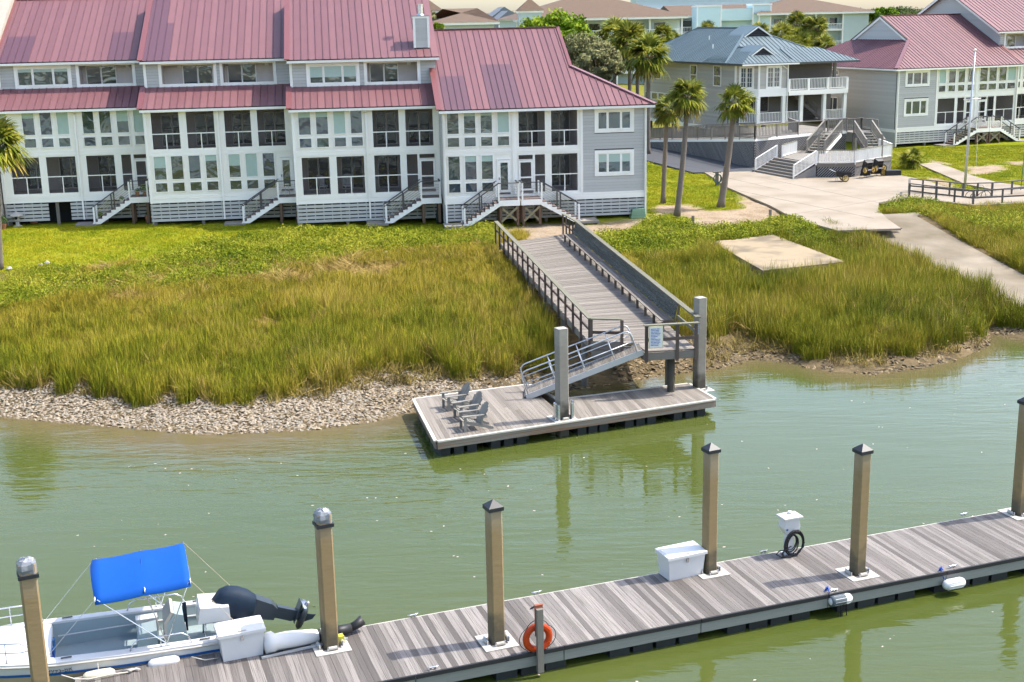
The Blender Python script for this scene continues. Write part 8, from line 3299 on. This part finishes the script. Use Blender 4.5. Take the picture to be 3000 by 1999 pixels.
c = lerp(G(2865, 582, 2.45), G(2865, 582, 2.45), 0)
T = thing('bicycle', 'dark bicycle parked behind the timber handrail', 'bicycle', (c.x, c.y, hz(c) + .02), rad(3))
BK = mat('bicycle_frame', (.05, .02, .02), .4)
for x in (-.54, .54):
    w_ = MB()
    pts = [(x + .335 * math.cos(a), 0, .36 + .335 * math.sin(a)) for a in np.linspace(0, 2 * math.pi, 25)]
    wo = w_.tube(pts, .022, 6).build('wheel', BLACKRUB, T, smooth=True)
    sp_ = MB()
    for k in range(10):
        a = 2 * math.pi * k / 10
        sp_.bar((x, 0, .36), (x + .32 * math.cos(a), 0, .36 + .32 * math.sin(a)), .006, .006, up=(0, 1, 0))
    sp_.build('spokes', STEEL, wo)
fr_ = MB()
for a, b_ in (((-.54, 0, .36), (-.18, 0, .84)), ((-.18, 0, .84), (-.12, 0, .33)), ((-.12, 0, .33), (-.54, 0, .36)), ((-.16, 0, .75), (.36, 0, .80)), ((-.12, 0, .33), (.38, 0, .74)), ((.36, 0, .92), (.54, 0, .36))):
    fr_.tube([a, b_], .02, 6)
fr_.build('frame', BK, T, smooth=True)
MB().tube([(.36, 0, .9), (.33, 0, 1.05), (.28, -.25, 1.08), (.14, -.3, 1.06)], .016, 6).tube([(.33, 0, 1.05), (.28, .25, 1.08), (.14, .3, 1.06)], .016, 6).build('handlebar', STEEL, T, smooth=True)
MB().prism([(-.32, -.07, .88), (-.32, .07, .88), (-.05, .025, .88), (-.05, -.025, .88)], (0, 0, .06)).build('saddle', BLACKPL, T)
MB().tube([(-.12, .0, .33), (.05, .06, .25)], .012, 5).lathe([(.09, -.01), (.09, .01)], 14, (-.12, 0, .33)).build('crank', STEEL, T)


# ---------------------------------------------------------------- things at the foot of the first townhouse
def potted(label, c, r, h, plant, col=TERRA, ps=.3, flower=None, name='potted_plant'):
    T = thing(name, label, 'potted plant', (c.x, c.y, c.z))
    MB().lathe([(r * .7, 0), (r, h * .85), (r * 1.1, h * .86), (r * 1.1, h), (r * .9, h)], 14).build('pot', col, T, smooth=False)
    q = place('foliage', leaf_clump_cached(plant), T, (0, 0, h + ps * .3))
    q.scale = (ps, ps, ps * 1.2)
    if flower:
        q = place('flowers', leaf_clump_cached(flower), T, (0, 0, h + ps * .45))
        q.scale = (ps * .9, ps * .9, ps * 1.0)
    return T


_lc = {}
FLOWER = mat('orange_red_flowers', (.45, .10, .05), .7, .2, .2, 4)
GREENL = mat('pot_leaves', (.08, .15, .02), .7, .2, .3, 4)


def leaf_clump_cached(k):
    if k not in _lc:
        _lc[k] = leaf_clump(160, .9, .16, {'g': GREENL, 'f': FLOWER}[k], 70 + len(_lc))
    return _lc[k]


def at_ground(px, py, z=2.46):
    c = G(px, py, z)
    return Vector((c.x, c.y, hz(c)))


potted('terracotta pot with green plant at the left frame edge by the fire wall', at_ground(10, 668), .22, .35, 'g', ps=.45)
potted('large leafy pot plant against the grey skirt beside the stone lantern', at_ground(42, 648), .25, .4, 'g', WHITECAP, .75)
potted('low brown planter of green leaves on the lawn edge', at_ground(100, 652), .32, .28, 'g', ps=.42)
potted('terracotta pot standing between the first two townhouses', at_ground(436, 650), .22, .5, 'g', ps=.25)
c = at_ground(80, 655)
T = thing('hanging_basket', 'white hanging basket of red flowers on a hook by the skirt', 'flower basket', (c.x, c.y, c.z))
MB().tube([(0, 0, 0), (0, 0, 1.9), (.12, 0, 2.0), (.25, 0, 1.9), (.25, 0, 1.5)], .015, 6).build('hook', DARKRAIL, T, smooth=True)
MB().lathe([(.08, 0), (.22, .15), (.25, .28), (.2, .28)], 14, (.25, 0, 1.0)).build('basket', WHITECAP, T)
q = place('foliage', leaf_clump_cached('g'), T, (.25, 0, 1.3))
q.scale = (.28, .28, .3)
q = place('flowers', leaf_clump_cached('f'), T, (.25, 0, 1.36))
q.scale = (.3, .3, .28)
c = at_ground(52, 662)
T = thing('stone_lantern', 'pale stone garden lantern with a wide cap on the lawn', 'lantern', (c.x, c.y, c.z))
MB().lathe([(.30, 0), (.30, .08), (.14, .12), (.12, .36), (.24, .42), (.24, .46)], 6).build('base', LANT, T)
MB().lathe([(.17, .46), (.17, .72)], 6).build('fire_box', LANT, T)
bx('opening', T, DARK, (-.08, -.17, .5), (.08, -.145, .68))  # black plate paints the dark inside of the fire box
MB().lathe([(.46, .72), (.46, .76), (.14, .92), (.07, .94), (.06, 1.02), (.0, 1.06)], 6).build('cap', LANT, T)
c = at_ground(146, 646)
T = thing('blue_tub', 'blue plastic tub in front of the open crawl space', 'tub', (c.x, c.y, c.z))
MB().lathe([(.30, 0), (.38, .62), (.41, .63), (.41, .68), (.35, .68)], 18).build('tub', BLUEPL, T)
c = at_ground(140, 636)
T = thing('blue_crate', 'tall dark blue crate standing behind the blue tub', 'crate', (c.x, c.y + .3, c.z), HA)
bx('crate_body', T, mat('deep_blue_plastic', (.01, .04, .28), .5), (-.25, -.2, 0), (.25, .2, 1.25))
bx('crate_lid', T, BLUEPL, (-.27, -.22, 1.252), (.27, .22, 1.3))
T = thing('leaning_boards', 'pale boards leaning inside the open crawl space', 'boards', (c.x + .5, c.y + .45, c.z), HA)
for k in range(3):
    stick('board', T, CAPWOOD, (k * .1, -.05, 0), (k * .1 - .1, .25, 1.2 - k * .15), .09, .03)
# small stool on the middle landing
M_ = U2.matrix_basis
c = M_ @ Vector((8.75, -.55, 4.12))
T = thing('metal_stool', 'small white metal stool on the landing of the middle townhouse', 'stool', c, HA)
MB().lathe([(.15, .68), (.16, .70), (.16, .73)], 14).build('seat', BOXW, T)
for k in range(4):
    a = rad(45 + 90 * k)
    MB().tube([(.10 * math.cos(a), .10 * math.sin(a), .68), (.2 * math.cos(a), .2 * math.sin(a), 0)], .014, 6).build('leg', STEEL, T)
MB().tube([(.15 * math.cos(a), .15 * math.sin(a), .3) for a in np.linspace(0, 2 * math.pi, 13)], .01, 5).build('foot_ring', STEEL, T)
# plants on the first stair
M_ = U1.matrix_basis
for (lx, ly, z, lab) in ((6.15, -1.0, 2.75, 'dark pot on the lowest tread of the first townhouse stair'), (7.6, -1.05, 3.75, 'white pot on an upper tread of the first townhouse stair'), (8.6, -.9, 4.2, 'row of flower pots on the landing of the first townhouse'), (9.1, -.8, 4.2, 'tall leafy pot at the end of the first townhouse landing')):
    c = M_ @ Vector((lx, ly, z))
    potted(lab, c, .13, .25, 'g', TERRA if lx > 8 else (WHITECAP if lx > 7 else DARKRAIL), .22 if lx < 9 else .45)
# dark bags by the third stair
M_ = U3.matrix_basis
c = M_ @ Vector((9.0, -.75, GRD))
T = thing('wheeled_bag', 'dark green bag leaning under the landing beside the end house', 'bag', (c.x, c.y, hz(c)), HA)
MB().tube([(0, 0, 0), (.0, 0, .5), (.06, .05, 1.0), (.08, .08, 1.25)], [.22, .24, .2, .1], 10).build('bag_body', mat('dark_green_fabric', (.02, .035, .025), .8, 0, .3, 5), T, smooth=True)
# white rocks in the shrubs below the lawn
r = random.Random(9)
for k, (px, py) in enumerate([(1150, 735), (1165, 738), (1180, 734), (1198, 740), (1225, 733), (1245, 738), (1130, 742), (120, 795), (140, 790), (30, 806)]):
    c = at_ground(px, py, 2.0)
    mb = MB().lathe([(.02, -.05), (.25, .0), (.30, .14), (.2, .26), (.03, .3)], 8)
    mb.v = [(p[0] * .55 * (1 + r.uniform(-.25, .25)), p[1] * .55 * (1 + r.uniform(-.25, .25)), p[2] * .5 * (1 + r.uniform(-.15, .3))) for p in mb.v]
    o = mb.build('white_rock', LANT, None, (c.x, c.y, c.z + .06), (0, 0, r.uniform(0, 3)))
    tag(o, ('second', 'third', 'fourth', 'fifth', 'sixth', 'rightmost', 'leftmost')[k] + ' of seven pale rocks among the shrubs below the chimney house' if k < 7 else ('larger rock of the pale pair at the lawn edge', 'smaller rock of the pale pair at the lawn edge', 'pale rock alone near the trunk of the leftmost palm')[k - 7], 'rock', 'pale rocks in the shrubs')

# wicker chairs inside the screened porch
def wicker(label, c, rz):
    T = thing('wicker_chair', label, 'chair', c, rz, 'white wicker chairs on the screened porch')
    MB().lathe([(.30, .38), (.32, .40), (.32, .46), (.28, .47)], 14).build('seat', BOXW, T)
    b = MB()
    for k in range(9):
        a = rad(-70 + 140 * k / 8) + math.pi / 2
        b.bar((.30 * math.cos(a), .30 * math.sin(a), .45), (.36 * math.cos(a), .36 * math.sin(a), .95 + .2 * math.cos(rad(-70 + 140 * k / 8))), .12, .02, up=(math.cos(a), math.sin(a), 0))
    b.build('woven_back', BOXW, T)
    for k in range(4):
        a = rad(45 + 90 * k)
        MB().tube([(.22 * math.cos(a), .22 * math.sin(a), .38), (.26 * math.cos(a), .26 * math.sin(a), 0)], .03, 6).build('leg', BOXW, T)


wicker('white wicker chair facing out on the screened porch of the chimney house', U3.matrix_basis @ Vector((3.3, 1.2, 4.27)), HA)
wicker('white wicker chair half turned on the screened porch of the chimney house', U3.matrix_basis @ Vector((1.7, 1.4, 4.27)), HA + 1.1)

# ---------------------------------------------------------------- far apartment buildings
def apartment(label, A, B, floors, z0, fh, dep, bay, roof_h, endwall=0, name='apartment_building', balc=True, ov=.8, hipL=True, hipR=True, gal=2.0):
    """aqua apartment block from A to B with balcony bays and a brown hip roof"""
    A, B = Vector((A[0], A[1], 0)), Vector((B[0], B[1], 0))
    d = B - A
    L_ = d.length
    T = thing(name, label, 'building', A, math.atan2(d.y, d.x), 'far aqua apartment buildings')
    ze = z0 + floors * fh
    MB().lohi((0, gal, 0), (L_, dep, ze)).build('wall', AQUA, T)
    n = max(1, round((L_ - endwall) / bay))
    bw_ = (L_ - endwall) / n
    if endwall:
        MB().lohi((L_ - endwall, 0, 0), (L_, gal - .01, ze)).build('end_wall', AQUA, T)
    for f in range(floors):
        zf = z0 + f * fh
        bx('balcony_slab', T, WHITE, (0, 0, zf - .25), (L_ - endwall - .02, gal - .02, zf))
        for i in range(n):
            x0, x1 = i * bw_, (i + 1) * bw_
            rl = MB()
            rl.lohi((x0 + .1, .02, zf + .95), (x1 - .1, .1, zf + 1.05))
            rl.lohi((x0 + .1, .02, zf + .10), (x1 - .1, .1, zf + .18))
            k = x0 + .2
            while k < x1 - .1:
                rl.lohi((k, .04, zf + .181), (k + .05, .08, zf + .949))
                k += .3
            rl.build('balcony_rail', WHITE, T)
            w_ = bx('balcony_door', T, DGLASS, (x0 + bw_ * .22, gal - .05, zf + .05), (x0 + bw_ * .55, gal - .012, zf + 2.2))
            bx('window', T, GLASSB if (i + f) % 3 else CURTAIN, (x0 + bw_ * .64, gal - .06, zf + .7), (x0 + bw_ * .9, gal - .013, zf + 2.1))
    for i in range(n + 1):
        x = min(i * bw_, L_ - endwall - .1)
        bx('column', T, WHITE, (x - .12, .0, 0), (x + .12, .25, ze - .05))
    for i in range(n):
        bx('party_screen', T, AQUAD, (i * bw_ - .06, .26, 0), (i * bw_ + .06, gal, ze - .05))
    bx('fascia', T, WHITE, (-ov, -ov, ze - .35), (L_ + ov, -ov + .15, ze + .05))
    bx('fascia', T, WHITE, (L_ + ov - .15, -ov + .151, ze - .35), (L_ + ov, dep + ov, ze + .05))
    bx('soffit', T, WHITE, (-ov, -ov + .151, ze - .1), (L_ + ov - .151, dep + ov, ze + .0))
    W2 = (dep + 2 * ov) / 2
    hl_, hr_ = (W2 if hipL else 0), (W2 if hipR else 0)
    x0, x1, y0, y1 = -ov - .1, L_ + ov + .1, -ov - .1, dep + ov + .1
    ym = (y0 + y1) / 2
    v = [(x0, y0, ze + .05), (x1, y0, ze + .05), (x1, y1, ze + .05), (x0, y1, ze + .05), (x0 + hl_, ym, ze + roof_h), (x1 - hr_, ym, ze + roof_h)]
    MB().add(v, [(0, 1, 5, 4), (1, 2, 5), (2, 3, 4, 5), (3, 0, 4), (3, 2, 1, 0)]).build('roof', TAUPE, T)
    return T


def gp(x, Yd):
    p = GY(x, 60, Yd)
    return (p.x, p.y)


apartment('aqua apartment block with brown hip roof behind the chimney, left of the wood', gp(1268, 216), gp(1448, 217), 3, 5.2, 3.05, 16, 5.0, 2.3, 8)
apartment('long aqua apartment block with white balconies behind the green tree and palms', gp(1515, 236), gp(2000, 240), 3, 5.0, 3.2, 24, 5.6, 3.9, 0)
apartment('aqua apartment wing with projecting white bay above the blue roof', gp(1985, 258), gp(2250, 260), 3, 5.2, 3.15, 16, 5.6, 2.0, 0, hipL=False, hipR=False)
apartment('aqua apartment block with plain sided end, behind the palm cluster', gp(2225, 252), gp(2545, 255), 3, 5.2, 3.2, 20, 5.4, 2.9, 5.0)
# projecting bay of the wing
c0_ = GY(2135, 60, 252)
T = thing('bay_tower', 'pale aqua projecting bay tower with white corner boards above the blue roof ridge', 'building', (c0_.x - 6.0, 252, 0), rad(3))
MB().lohi((0, 0, 0), (4.6, 5, 16.2)).lohi((10.6, 0, 0), (14.2, 5, 16.3)).lohi((4.61, 1.8, 0), (10.59, 5, 15.8)).build('wall', mat('pale_aqua_siding', (.55, .70, .70), .7, 0, .04, 1), T)
for f in range(3):
    zf = 3.3 + f * 3.2
    bx('balcony_slab', T, WHITE, (4.61, .1, zf - .25), (10.59, 1.79, zf))
    rl = MB().lohi((4.65, .1, zf + .95), (10.55, .2, zf + 1.05))
    for k in range(18):
        rl.lohi((4.7 + k * .33, .12, zf), (4.76 + k * .33, .18, zf + .949))
    rl.build('balcony_rail', WHITE, T)
    bx('window', T, DGLASS, (5.0, 1.74, zf + .1), (6.6, 1.78, zf + 2.4))
    bx('window', T, DGLASS, (8.2, 1.74, zf + .1), (10.0, 1.78, zf + 2.4))
for x in (0, 4.5, 10.6, 14.0):
    bx('corner_board', T, WHITE, (x - .05, -.06, 0), (x + .2, -.002, 16.2))
bx('parapet', T, WHITE, (-.1, -.1, 16.21), (4.7, 5, 16.5))
bx('parapet', T, WHITE, (10.5, -.1, 16.31), (14.3, 5, 16.6))
MB().lohi((4.61, .2, 13.6), (10.59, 1.79, 15.8)).build('bay_header', MATS['pale_aqua_siding'], T)
# small pyramid-roofed stair towers
for (px, ptop, Yd, hwid, lab) in [(1552, 0, 232, 2.3, 'square tower with brown pyramid roof at the left end of the long aqua block'), (1250, 0, 232, 2.8, 'square tower with brown pyramid roof behind the chimney')]:
    c = GY(px, 38, Yd)
    zt = GY(px, ptop, Yd).z
    T = thing('stair_tower', lab, 'building', (c.x, Yd, 0), .1)
    MB().lohi((-hwid * .8, -hwid * .8, 0), (hwid * .8, hwid * .8, c.z)).build('wall', AQUA, T)
    bx('fascia', T, WHITE, (-hwid * .92, -hwid * .92, c.z), (hwid * .92, hwid * .92, c.z + .35))
    MB().add([(-hwid, -hwid, c.z + .36), (hwid, -hwid, c.z + .36), (hwid, hwid, c.z + .36), (-hwid, hwid, c.z + .36), (0, 0, zt + .3)], [(0, 1, 4), (1, 2, 4), (2, 3, 4), (3, 0, 4), (3, 2, 1, 0)]).build('roof', TAUPE, T)
# higher aqua storey behind
c = GY(2030, 20, 285)
T = thing('apartment_building', 'upper aqua storey with white cornice rising behind the brown roofs', 'building', (c.x - 12, 285, 0), rad(2), 'far aqua apartment buildings')
MB().lohi((0, 0, 0), (36, 10, c.z + 2.0)).build('wall', AQUA, T)
bx('cornice', T, WHITE, (-.4, -.5, c.z - .6), (36.4, -.002, c.z - .1))
# small distant grey houses in the gap
for (px, py, Yd, w_, lab) in [(1468, 62, 420, 9, 'small distant grey house in the gap between the aqua blocks'), (1490, 66, 400, 8, 'small distant blue grey house with porch in the gap'), (1478, 50, 460, 10, 'furthest grey gabled house seen in the gap')]:
    c = GY(px, py, Yd)
    T = thing('distant_house', lab, 'house', (c.x - w_ / 2, Yd, 0), rad(12), 'small distant houses in the gap')
    MB().lohi((0, 0, 0), (w_, 9, c.z)).build('wall', mat('distant_grey_%d' % px, (.22, .27, .31), .8), T)
    MB().prism([(-.5, -.6, c.z), (w_ + .5, -.6, c.z), (w_ / 2, -.6, c.z + 3.4)], (0, 10, 0)).build('roof', mat('distant_roof_%d' % px, (.20, .22, .25), .8), T)
    for k in range(3):
        bx('window', T, WHITE, (1 + k * w_ / 3.2, -.06, c.z - 2.2), (1 + k * w_ / 3.2 + 1.2, -.004, c.z - .7))
